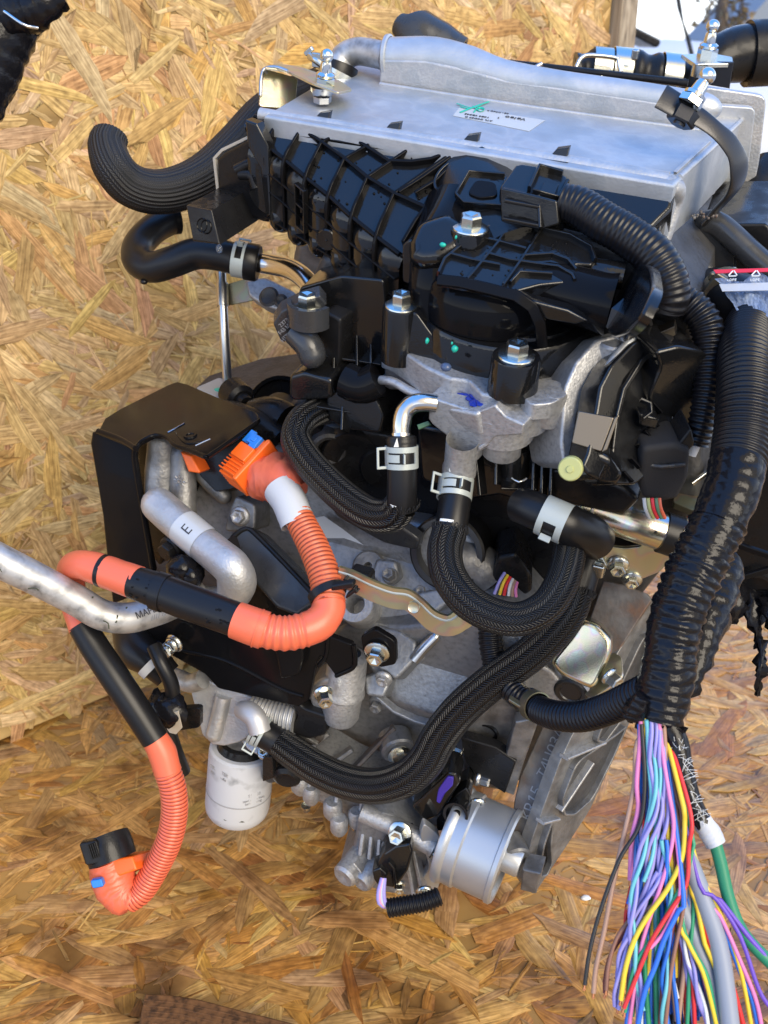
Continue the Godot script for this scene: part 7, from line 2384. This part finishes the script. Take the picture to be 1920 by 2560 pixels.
	# wires that the photograph shows one by one: colour, then x, y along the fall; the last number is the depth offset
	var shown := [
		["pink", [1603, 1800, 1600, 1860, 1592, 1960, 1596, 2020, 1580, 2100, 1575, 2200], 0.0],
		["blue", [1598, 1810, 1600, 1900, 1598, 2020, 1590, 2080, 1600, 2160, 1570, 2260], 0.003],
		["black", [1604, 1810, 1612, 1950, 1600, 2060, 1548, 2150, 1500, 2280, 1474, 2380, 1462, 2462], -0.004],
		["tan", [1592, 1860, 1586, 1960, 1564, 2070, 1535, 2200, 1510, 2330, 1490, 2420, 1484, 2482], 0.004],
		["maroon", [1650, 1990, 1660, 2080, 1630, 2160, 1580, 2300, 1530, 2380, 1514, 2440, 1512, 2482], 0.002],
		["brown", [1690, 1990, 1702, 2040, 1680, 2130, 1640, 2210, 1590, 2280, 1545, 2340, 1522, 2410, 1516, 2475], -0.002],
		["yellow", [1612, 1795, 1616, 1850, 1640, 1990, 1630, 2080, 1616, 2200, 1602, 2300, 1560, 2390, 1554, 2480], -0.001],
		["aqua", [1618, 1800, 1620, 1900, 1628, 2000, 1604, 2110, 1582, 2210, 1578, 2320, 1592, 2440, 1604, 2512], -0.006],
		["lilac", [1630, 1800, 1622, 1880, 1636, 2000, 1606, 2100, 1584, 2200, 1574, 2300, 1590, 2400, 1600, 2520], -0.0075],
		["lilac", [1640, 1800, 1650, 1920, 1656, 2010, 1640, 2100, 1622, 2200, 1566, 2340, 1546, 2420, 1544, 2520], -0.003],
		["pink", [1646, 1795, 1656, 1880, 1672, 1980, 1684, 2060, 1676, 2130, 1650, 2220, 1610, 2340, 1590, 2440, 1574, 2560], -0.008],
		["blue", [1628, 1850, 1640, 1960, 1646, 2060, 1620, 2150, 1600, 2230, 1596, 2330], 0.001],
		["yellow", [1706, 2005, 1712, 2050, 1706, 2140, 1670, 2220, 1620, 2290, 1586, 2350, 1564, 2420, 1552, 2500], -0.01],
		["red", [1726, 2030, 1722, 2120, 1716, 2210, 1680, 2270, 1630, 2350, 1604, 2410, 1580, 2470, 1560, 2520], -0.012],
		["green", [1728, 2080, 1730, 2130, 1710, 2200, 1680, 2260, 1650, 2320, 1600, 2390, 1580, 2440, 1562, 2530], -0.0095],
		["blue", [1708, 2230, 1694, 2280, 1660, 2350, 1640, 2410, 1612, 2480, 1595, 2560], -0.013],
		["pink", [1700, 2180, 1690, 2260, 1660, 2330, 1625, 2370], -0.011],
		["yellow", [1690, 2260, 1722, 2360, 1760, 2440, 1800, 2600], -0.006],
		["green", [1700, 2270, 1730, 2370, 1770, 2450, 1796, 2600], -0.004],
		["green", [1716, 2180, 1735, 2240, 1725, 2380, 1722, 2470, 1716, 2600], 0.002],
		["red", [1698, 2330, 1724, 2400, 1734, 2500, 1738, 2600], 0.001],
		["yellow", [1724, 2200, 1742, 2260, 1762, 2360, 1776, 2390, 1820, 2500, 1850, 2600], -0.001],
		["yellow", [1740, 2150, 1800, 2280, 1850, 2420, 1885, 2600], -0.003],
		["violet", [1742, 2190, 1790, 2246, 1850, 2340, 1900, 2480, 1945, 2540], -0.006],
		["violet", [1750, 2200, 1800, 2250, 1870, 2340, 1940, 2420], -0.003],
		["pink", [1740, 2200, 1800, 2290, 1850, 2400, 1890, 2500, 1910, 2600], -0.004],
		["blue", [1745, 2230, 1806, 2320, 1850, 2430, 1880, 2500, 1900, 2600], -0.002],
		["red", [1760, 2300, 1800, 2400, 1830, 2460, 1868, 2600], -0.001],
		["blue", [1655, 1900, 1660, 2100, 1640, 2240, 1630, 2400, 1625, 2600], 0.004],
		["aqua", [1640, 1900, 1650, 2140, 1638, 2300, 1650, 2500, 1655, 2600], 0.002],
		["green", [1690, 2050, 1680, 2200, 1660, 2320, 1640, 2420, 1645, 2600], 0.001],
		["lilac", [1660, 1880, 1668, 2060, 1690, 2240, 1712, 2400, 1740, 2600], 0.003],
		["lilac", [1672, 2000, 1680, 2160, 1700, 2340, 1740, 2470, 1780, 2600], -0.001],
		["yellow", [1668, 2050, 1672, 2200, 1676, 2340, 1660, 2460, 1656, 2560], -0.003],
		["brown", [1710, 2180, 1706, 2280, 1690, 2360, 1676, 2440, 1664, 2560], -0.008],
		["maroon", [1690, 2200, 1680, 2330, 1660, 2420, 1650, 2560], -0.005],
		["tan", [1720, 2100, 1700, 2190, 1650, 2250, 1600, 2290, 1566, 2350], -0.003],
		["blue", [1680, 2300, 1680, 2420, 1690, 2500, 1700, 2600], -0.004],
		["pink", [1700, 2150, 1720, 2300, 1760, 2450, 1790, 2600], 0.004],
	]
	var n := 0
	for w in shown:
		wire(root, w[0], w[1], w[2], n)
		n += 1
	# twisted pairs
	for w in [["lilac", "aqua", [1622, 1800, 1630, 1900, 1640, 2000, 1612, 2100, 1588, 2210, 1580, 2320, 1592, 2430, 1606, 2530], -0.009], ["lilac", "aqua", [1634, 1800, 1642, 1900, 1650, 2010, 1630, 2110, 1612, 2200], -0.006], ["lilac", "lilac", [1640, 1800, 1656, 1920, 1664, 2040, 1650, 2160, 1640, 2240], -0.004], ["lilac", "lilac", [1650, 2180, 1600, 2280, 1560, 2370, 1545, 2450, 1542, 2520], -0.006], ["lilac", "white", [1690, 2180, 1700, 2300, 1730, 2420, 1780, 2600], -0.002], ["blue", "aqua", [1660, 2100, 1672, 2220, 1668, 2350, 1660, 2480, 1664, 2600], -0.007]]:
		for s in 2:
			var line := smooth_line(path_flat(w[2], w[3]))
			var pts := []
			var run := 0.0
			for k in line.size():
				if k > 0:
					run += (line[k] as Vector3).distance_to(line[k - 1])
				var a := run * 105.0 + PI * s
				pts.append(line[k] + Vector3(cos(a), 0.0, sin(a)) * 0.0018)
			var tb := Buf.new()
			tb.tube(pts, 0.00145, 8, 0.004)
			part("wire", tb, M["w_" + w[s]], root)
	# more of the bundle's inner wires
	var names := ["blue", "lilac", "black", "blue", "grey", "brown", "green", "yellow", "blue", "pink", "black", "white", "red", "violet", "tan", "blue", "lilac", "green"]
	for k in 90:
		var x0 := g.randf_range(1605, 1660)
		var x1 := x0 + g.randf_range(-12, 22)
		var x2 := x1 + g.randf_range(-30, 45)
		var x3 := x2 + g.randf_range(-50, 60)
		var x4 := x3 + g.randf_range(-30, 60)
		var yb := g.randf_range(2440, 2640)
		wire(root, names[k % names.size()], [x0, 1805, x1, 1950, x2, 2120, x3, 2300, x4, yb], g.randf_range(0.002, 0.014), 100 + k)

func path_flat(xy: Array, off: float) -> Array:
	var o := []
	for k in range(0, xy.size(), 2):
		var y: float = xy[k + 1]
		o.append(at(xy[k], y, 0.735 + off * (1.0 if y > 1900 else 0.4) - 0.012 * smoothstep(1900.0, 2560.0, y)))
	return o

func wire(root: Node3D, colour: String, xy: Array, off: float, sd: int):
	var pts := []
	var n := xy.size() / 2
	for k in n:
		var y: float = xy[k * 2 + 1]
		pts.append(at(xy[k * 2], y, 0.735 + off * (1.0 if y > 1900 else 0.4) - 0.012 * smoothstep(1900.0, 2560.0, y)))
	if xy[1] > 1830:      # it comes out of the bundle: carry it up into the tape
		pts.push_front(at(lerpf(xy[0], 1640, 0.75), 1810, 0.744))
	var b := Buf.new()
	b.tube(pts, 0.0015 if sd % 3 else 0.0018, 9, 0.006)
	var o := part("wire", b, M["w_" + colour], root)
	if sd < 16 and xy[xy.size() - 1] < 2540:
		var e: Vector3 = pts[pts.size() - 1]
		var d: Vector3 = (e - pts[pts.size() - 2]).normalized()
		b = Buf.new()
		for k in 5:
			b.tube([e - d * 0.001, e + d * 0.0035 + Vector3(cos(k * 1.3), 0, sin(k * 1.3)) * 0.0008], 0.0005, 5, 0.004)
		part("copper_strands", b, M.get("copper", mat("copper", lin(0.45, 0.2, 0.1), 0.4, 0.9)), o)

func right_side():
	var b: Buf
	# plated rail and bracket
	thing("plated_rail", "shiny plated tube rail with a black end sleeve behind the braided hose end", "rail", at(1560, 1330, 0.93))
	b = Buf.new()
	b.tube(path([1395, 1250, 0.93, 1440, 1262, 0.92, 1520, 1285, 0.915, 1600, 1312, 0.91, 1680, 1338, 0.91]), [0.0145, 0.0165, 0.0165, 0.0165, 0.0165], 28, 0.006)
	part("tube", b, M.plated)
	b = Buf.new()
	b.tube(path([1655, 1330, 0.91, 1720, 1352, 0.91, 1760, 1366, 0.91]), 0.0185, 26, 0.005)
	part("black_sleeve", b, M.rubber)
	b = Buf.new()
	var ax := (at(1520, 1285, 0.915) - at(1440, 1262, 0.92)).normalized()
	b.lathe(at(1482, 1272, 0.917), ax, [Vector2(0.0166, -0.002), Vector2(0.019, -0.001), Vector2(0.019, 0.001), Vector2(0.0166, 0.002)], 28)
	b.lathe(at(1455, 1265, 0.918), ax, [Vector2(0.0166, -0.0015), Vector2(0.0186, -0.0005), Vector2(0.0186, 0.0005), Vector2(0.0166, 0.0015)], 28)
	part("bead", b, M.plated_dull)
	b = Buf.new()
	b.ball(at(1638, 1329, 0.896), Vector3(0.0035, 0.0028, 0.003))
	part("drain_hole", b, M.black_matt)
	thing("plated_bracket", "flat yellowish plated bracket with two bolts under the shiny rail", "bracket", at(1580, 1450, 0.95))
	var f := pl3(at(1500, 1370, 0.95), at(1690, 1380, 0.935), at(1600, 1450, 0.965))
	part("plate", plate_on(f, rounded([1480, 1340, 1510, 1360, 1530, 1368, 1560, 1372, 1600, 1368, 1612, 1345, 1612, 1330, 1690, 1355, 1694, 1380, 1650, 1430, 1600, 1450, 1540, 1440, 1500, 1410], 0.15), 0.003, 0.0008), M.plated_dull)
	bolt(on(f, 1545, 1410) + f.normal * 0.001, f.normal, 0.0105, 0.0075, 0.008, M.zinc)
	bolt(on(f, 1580, 1448), f.normal, 0.0095, 0.0065, 0.006, M.zinc)
	part("upright", plate_on(pln(1495, 1330, 0.925, mixed(EX, EZ, 0.6)), [1480, 1300, 1505, 1300, 1505, 1390, 1482, 1400], 0.004, 0.0008), M.plated)
	thing("dark_bore", "black block in the gap under the shiny rail", "block", at(1560, 1370, 0.97))
	part("body", plate_on(pln(1560, 1345, 0.97, EZ), rounded([1500, 1310, 1570, 1315, 1610, 1330, 1600, 1370, 1540, 1370, 1505, 1350], 0.2), 0.03, 0.004), M.black_matt)
	# green-grey flat rail parts behind the loom
	thing("grey_support", "olive grey flat metal support behind the black loom", "support", at(1730, 1280, 0.96))
	part("flat", plate_on(pl3(at(1680, 1230, 0.95), at(1780, 1250, 0.94), at(1740, 1180, 0.99)), rounded([1690, 1210, 1780, 1190, 1810, 1230, 1760, 1285, 1682, 1255], 0.1), 0.006, 0.001), M.plated_grey)
	part("upper", plate_on(pln(1760, 1120, 0.99, EZ), rounded([1700, 1060, 1800, 1050, 1810, 1200, 1740, 1190, 1700, 1150], 0.12), 0.02, 0.004), M.cast_dark)
	b = Buf.new()
	b.fin(path([1730, 1210, 0.93, 1770, 1180, 0.93, 1790, 1150, 0.94]), mixed(EZ, EY, 1.0), 0.003, 0.004)
	part("edge", b, M.zinc)
	# conduit pieces between motor and loom
	thing("thin_conduit", "thin black corrugated conduit running down beside the thick loom", "conduit", at(1750, 1120, 0.86))
	b = Buf.new()
	b.tube(path([1690, 745, 0.835, 1735, 770, 0.83, 1765, 815, 0.828, 1772, 880, 0.828, 1770, 960, 0.828, 1755, 1050, 0.83, 1738, 1110, 0.835]), [0.0125, 0.013, 0.013, 0.0115, 0.011, 0.0105, 0.0105], 24, 0.003, {"pitch": 0.0048, "amp": 0.0008, "caps": false, "hollow": 0.015})
	part("conduit", b, M.conduit)
	b = Buf.new()
	b.tube(path([1740, 1095, 0.833, 1730, 1118, 0.836, 1722, 1135, 0.838]), 0.006, 12, 0.004)
	part("white_core", b, M.white_tape)
	# dark mass behind the right side
	var t := thing("rear_engine_body", "dark rear body of the engine behind the throttle motor and the loom", "engine body", at(1800, 1300, 1.05))
	part("body", plate_on(pln(1700, 900, 1.03, EZ), rounded([1560, 600, 1700, 560, 1930, 560, 1960, 1420, 1860, 1480, 1700, 1300, 1560, 1250, 1540, 800], 0.08), 0.12, 0.01), M.black_matt)
	part("bulge", plate_on(pln(1890, 1250, 0.93, mixed(EZ, EX, -0.2)), rounded([1780, 1330, 1840, 1180, 1960, 1150, 1960, 1480, 1830, 1480, 1790, 1440], 0.2), 0.06, 0.015, 60.0), M.black_matt)
	part("shelf", plate_on(pln(1700, 640, 0.95, mixed(EY, EZ, 0.8)), rounded([1620, 620, 1770, 540, 1840, 580, 1840, 680, 1760, 740, 1690, 720], 0.1), 0.03, 0.005), M.black_matt)
	b = Buf.new()
	b.fin(path([1820, 1350, 0.9, 1870, 1370, 0.895, 1930, 1390, 0.89]), EZ, 0.003, 0.006)
	b.fin(path([1800, 1430, 0.9, 1860, 1440, 0.895, 1930, 1420, 0.89]), EZ, 0.003, 0.006)
	part("ridge", b, M.gloss_black)
	# ragged dark rubber flaps
	thing("torn_flaps", "ragged black rubber flaps hanging behind the loom at the floor side", "flap", at(1860, 1700, 1.0))
	for e in [[1740, 1480, 1735, 1600, 26, 1.0], [1790, 1470, 1772, 1600, 30, 0.99], [1840, 1460, 1832, 1560, 26, 0.985], [1880, 1450, 1892, 1620, 22, 0.99], [1905, 1600, 1892, 1740, 8, 0.985], [1925, 1500, 1930, 1600, 24, 0.98], [1735, 1600, 1722, 1700, 12, 0.99]]:
		b = Buf.new()
		var k: float = e[5] / FPX
		b.tube([at(e[0], e[1], e[5]), at((e[0] + e[2]) * 0.5 + 6, (e[1] + e[3]) * 0.5, e[5] - 0.01), at(e[2], e[3], e[5])], [e[4] * k * 1.2, e[4] * k, e[4] * k * 0.22], 14, 0.004, {"wobble": 0.012, "freq": 60.0, "squash": 0.5, "seed": int(e[0])})
		part("flap", b, M.tape)
	b = Buf.new()
	b.lathe(at(1890, 1478, 0.97), EZ, [Vector2(0.0, -0.01), Vector2(0.014, -0.01), Vector2(0.016, 0.0), Vector2(0.02, 0.0), Vector2(0.022, -0.01)], 22)
	part("loop", b, M.black_matt)
	thing("dark_sleeve", "second dark sleeve hanging close behind the thick loom", "sleeve", at(1720, 1700, 0.8))
	b = Buf.new()
	b.tube(path([1800, 1400, 0.82, 1770, 1520, 0.8, 1745, 1620, 0.79, 1722, 1720, 0.785, 1715, 1740, 0.785]), [0.02, 0.019, 0.013, 0.008, 0.003], 20, 0.004, {"wobble": 0.006, "crumple": 0.0006, "folds": 400.0})
	part("sleeve", b, M.tape)
	# black hose with a clamp, red-striped plastic bag
	thing("upper_rubber_hose", "black rubber hose with a wide clamp under the plastic bag", "hose", at(1820, 800, 0.9))
	b = Buf.new()
	b.tube(path([1740, 728, 0.93, 1790, 735, 0.9, 1840, 752, 0.875, 1900, 780, 0.86, 1960, 800, 0.85]), [0.018, 0.0225, 0.024, 0.024, 0.024], 30, 0.005)
	part("hose", b, M.rubber)
	ax = (at(1840, 752, 0.875) - at(1790, 735, 0.9)).normalized()
	b = Buf.new()
	b.band(at(1815, 745, 0.886), ax, EZ, 0.0242, 0, TAU, -0.005, 0.005, 0.0015)
	b.box(at(1782, 722, 0.872), Basis(EX, EY, EZ).rotated(EZ, -0.4), Vector3(0.012, 0.03, 0.007), 0.002)
	b.box(at(1800, 698, 0.87), Basis(EX, EY, EZ).rotated(EZ, -0.2), Vector3(0.02, 0.008, 0.006), 0.002)
	part("clamp", b, M.plated_grey)
	b = Buf.new()
	b.tube(path([1700, 715, 0.94, 1745, 724, 0.93]), 0.016, 26, 0.005)
	part("white_sleeve", b, M.white_tape)
	thing("plastic_bag", "clear plastic bag with a red edge and recycling marks at the loom's top", "bag", at(1880, 880, 0.84))
	var pl := pl3(at(1790, 695, 0.855), at(1930, 695, 0.835), at(1880, 830, 0.815))
	b = Buf.new()
	var rows := []
	for j in 9:
		var row := []
		for i in 9:
			var v := j / 8.0
			var x0 := lerpf(1786, 1912, v)
			var x := lerpf(x0, 1975, i / 8.0)
			var y := lerpf(697 - i * 0.6, 880 + i * 6, v)
			row.append(b.put(on(pl, x, y) + pl.normal * (0.004 * sin(i * 1.7 + j * 0.9) + 0.003 * sin(j * 2.3 - i)), (pl.normal + EX * 0.35 * cos(i * 1.7 + j * 0.9) + EY * 0.3 * cos(j * 2.3 - i)).normalized(), Vector2(i, j) * 0.2))
		rows.append(row)
	for j in 8:
		for i in 8:
			b.quad(rows[j][i], rows[j][i + 1], rows[j + 1][i + 1], rows[j + 1][i])
	part("film", b, M.clear_film)
	var lift := pl.normal * 0.009
	b = Buf.new()
	b.plate(PackedVector3Array([on(pl, 1786, 693) + lift, on(pl, 1960, 688) + lift, on(pl, 1960, 697) + lift, on(pl, 1792, 702) + lift]), -pl.normal * 0.0006, 0.0001)
	part("red_edge", b, M.red_print)
	b = Buf.new()
	b.plate(PackedVector3Array([on(pl, 1800, 727) + lift * 0.9, on(pl, 1960, 722) + lift * 0.9, on(pl, 1960, 742) + lift * 0.9, on(pl, 1808, 745) + lift * 0.9]), -pl.normal * 0.0006, 0.0001)
	part("seal_strip", b, M.white_tape)
	var bx := (on(pl, 1930, 705) - on(pl, 1820, 709)).normalized()
	var by := pl.normal.cross(bx)
	for x in [1835, 1892]:
		var c := on(pl, x, 709) + lift * 1.25
		b = Buf.new()
		for k in 3:
			var a := TAU * k / 3.0 + PI / 2
			var a2 := TAU * (k + 1) / 3.0 + PI / 2
			var p0 := c + (bx * cos(a) + by * sin(a)) * 0.0042
			var p1 := c + (bx * cos(a2) + by * sin(a2)) * 0.0042
			b.tube([p0.lerp(p1, 0.12), p0.lerp(p1, 0.88)], 0.0006, 5, 0.004)
		part("recycling_mark", b, M.white_print)
		lettering("LDPE", c - by * 0.0062, bx, by, 0.0024, M.white_print, cur)
	# top right: pipes and hose clips
	thing("fat_black_pipe", "fat smooth black pipe end at the top behind the ball stud", "pipe", at(1850, 200, 1.2))
	b = Buf.new()
	b.tube(path([1770, 175, 1.2, 1800, 150, 1.2, 1850, 135, 1.2, 1920, 130, 1.2, 2040, 130, 1.2]), [0.02, 0.028, 0.031, 0.032, 0.032], 34, 0.006)
	b.tube(path([1868, 135, 1.2, 1960, 131, 1.2, 2040, 131, 1.2]), 0.036, 34, 0.006)
	part("pipe", b, M.black_matt)
	thing("corrugated_air_hose", "black ribbed air hose with wire clips behind the silver cooler", "hose", at(1580, 190, 1.25))
	b = Buf.new()
	b.tube(path([1440, 180, 1.25, 1500, 175, 1.25, 1560, 180, 1.25, 1640, 192, 1.25, 1730, 205, 1.25]), [0.02, 0.024, 0.025, 0.025, 0.024], 30, 0.004, {"pitch": 0.024, "amp": 0.0022})
	part("hose", b, M.black_matt)
	for e in [[1500, 178, 0.026], [1550, 180, 0.0265], [1672, 196, 0.0275]]:
		b = Buf.new()
		b.band(at(e[0], e[1], 1.25), at(1640, 192, 1.25) - at(1500, 175, 1.25), EZ, e[2], 0, TAU, -0.011, 0.011, 0.0012)
		part("metal_band", b, M.zinc)
	b = Buf.new()
	b.tube(path([1440, 168, 1.2, 1452, 146, 1.2, 1475, 138, 1.2, 1540, 145, 1.2, 1546, 160, 1.2, 1552, 180, 1.2]), 0.0026, 8, 0.004)
	b.box(at(1588, 136, 1.2), Basis(EX, EY, EZ), Vector3(0.008, 0.012, 0.008), 0.002)
	part("wire_clip", b, M.zinc)
	thing("long_dark_lever", "long dark curved bar beside the silver cooler's far end", "bar", at(1850, 650, 0.95))
	b = Buf.new()
	b.tube(path([1745, 570, 0.95, 1765, 556, 0.94, 1795, 562, 0.935, 1840, 600, 0.93, 1900, 655, 0.925, 1980, 720, 0.92]), [0.008, 0.011, 0.0115, 0.0115, 0.0115, 0.0115], 18, 0.005)
	part("bar", b, M.dark_grey_plastic)
	thing("shiny_dome", "shiny dark metal dome under the dark bar", "dome", at(1830, 640, 0.98))
	b = Buf.new()
	b.lathe(at(1850, 640, 0.99), mixed(EY, EZ, 0.6), [Vector2(0.034, -0.02), Vector2(0.034, 0.0), Vector2(0.03, 0.008), Vector2(0.02, 0.013), Vector2(0.0, 0.015)], 32)
	part("dome", b, M.steel_dark)
	part("tag", plate_on(pln(1815, 682, 0.93, mixed(EZ, EY, 0.4)), rounded([1784, 670, 1842, 666, 1844, 695, 1786, 698], 0.15), 0.003, 0.0006), M.zinc)
	thing("ribbed_hose_end", "dark hose end ring at the far edge beside the cooler flange", "hose", at(1900, 600, 1.0))
	b = Buf.new()
	b.tube(path([1880, 560, 1.0, 1910, 580, 0.98, 1960, 620, 0.96]), [0.02, 0.021, 0.021], 26, 0.004)
	b.tube(path([1892, 545, 1.05, 1900, 470, 1.06, 1930, 420, 1.07]), 0.02, 22, 0.004)
	part("hose", b, M.black_matt)
	b = Buf.new()
	b.band(at(1880, 560, 1.0), at(1910, 580, 0.98) - at(1880, 560, 1.0), EZ, 0.0205, 0, TAU, -0.003, 0.003, 0.0015)
	b.band(at(1896, 515, 1.055), at(1900, 470, 1.06) - at(1892, 545, 1.05), EZ, 0.0205, 0, TAU, -0.005, 0.005, 0.0015)
	part("band", b, M.zinc)
	b = Buf.new()
	for k in 22:
		b.ball(at(1760 + rng.randf_range(-30, 40), 536 + rng.randf_range(-10, 10), 0.915), Vector3.ONE * rng.randf_range(0.0006, 0.002), Basis.IDENTITY, 6, 0.5, k)
	thing("dirt_crumbs", "brown dirt crumbs caught under the curved strap bracket", "dirt", at(1780, 545, 0.92))
	part("crumbs", b, M.rusty).set_meta("kind", "stuff")
	# grey plug with coloured wires seen inside the hose loop
	thing("inner_plug", "black plug with a few coloured wires seen inside the braided hose loop", "plug", at(1270, 1490, 0.95))
	part("body", plate_on(pln(1280, 1440, 0.95, mixed(EZ, EX, 0.2)), rounded([1225, 1450, 1245, 1395, 1290, 1385, 1330, 1440, 1330, 1480, 1300, 1500, 1250, 1480], 0.15), 0.04, 0.004), M.black_matt)
	for e in [[0, "w_lilac"], [8, "w_yellow"], [15, "w_red"], [22, "w_white"], [28, "w_tan"], [34, "w_pink"]]:
		b = Buf.new()
		b.tube(path([1262 + e[0] * 0.9, 1432 + e[0] * 0.7, 0.942, 1248 + e[0] * 1.2, 1455 + e[0] * 0.5, 0.938, 1236 + e[0] * 1.6, 1485 + e[0] * 0.2, 0.94]), 0.0016, 7, 0.004)
		part("wire", b, M[e[1]])
	thing("grey_elbow", "dull grey cast elbow inside the braided hose loop", "elbow", at(1210, 1440, 0.99))
	b = Buf.new()
	b.tube(path([1150, 1400, 0.97, 1195, 1410, 0.97, 1225, 1440, 0.975]), 0.02, 20, 0.005)
	part("elbow", b, M.cast_dark)
	# dark loom end in the upper corner
	thing("corner_harness", "dark taped cable bundle hanging into the upper corner in front of the tan wall", "cable bundle", at(40, 100, 0.8))
	b = Buf.new()
	b.tube(path([-90, 260, 0.8, -40, 150, 0.8, 10, 60, 0.8, 60, -40, 0.8, 110, -120, 0.8]), [0.028, 0.0285, 0.027, 0.025, 0.025], 28, 0.003, {"wobble": 0.004, "crumple": 0.0006, "folds": 260.0})
	b.tube(path([20, 40, 0.79, 90, 20, 0.785, 160, -10, 0.785]), [0.02, 0.014, 0.008], 18, 0.003, {"wobble": 0.008, "crumple": 0.0008, "folds": 400.0})
	part("tape", b, M.tape)
	b = Buf.new()
	b.tube(path([10, 28, 0.76, 60, 62, 0.76, 95, 70, 0.765]), 0.0012, 6, 0.004)
	part("film_edge", b, M.chrome)
	# a white chip on the floor
	thing("white_chip", "tiny white chip lying on the floor near the cut wires", "chip", Vector3.ZERO)
	var fp := Plane(Vector3.UP, 0.0045)
	cur.position = on(fp, 1465, 2245)
	from[cur] = cur.position
	b = Buf.new()
	b.ball(on(fp, 1465, 2245), Vector3(0.006, 0.0025, 0.004), Basis.IDENTITY, 10, 0.5, 3)
	part("chip", b, M.white_print)
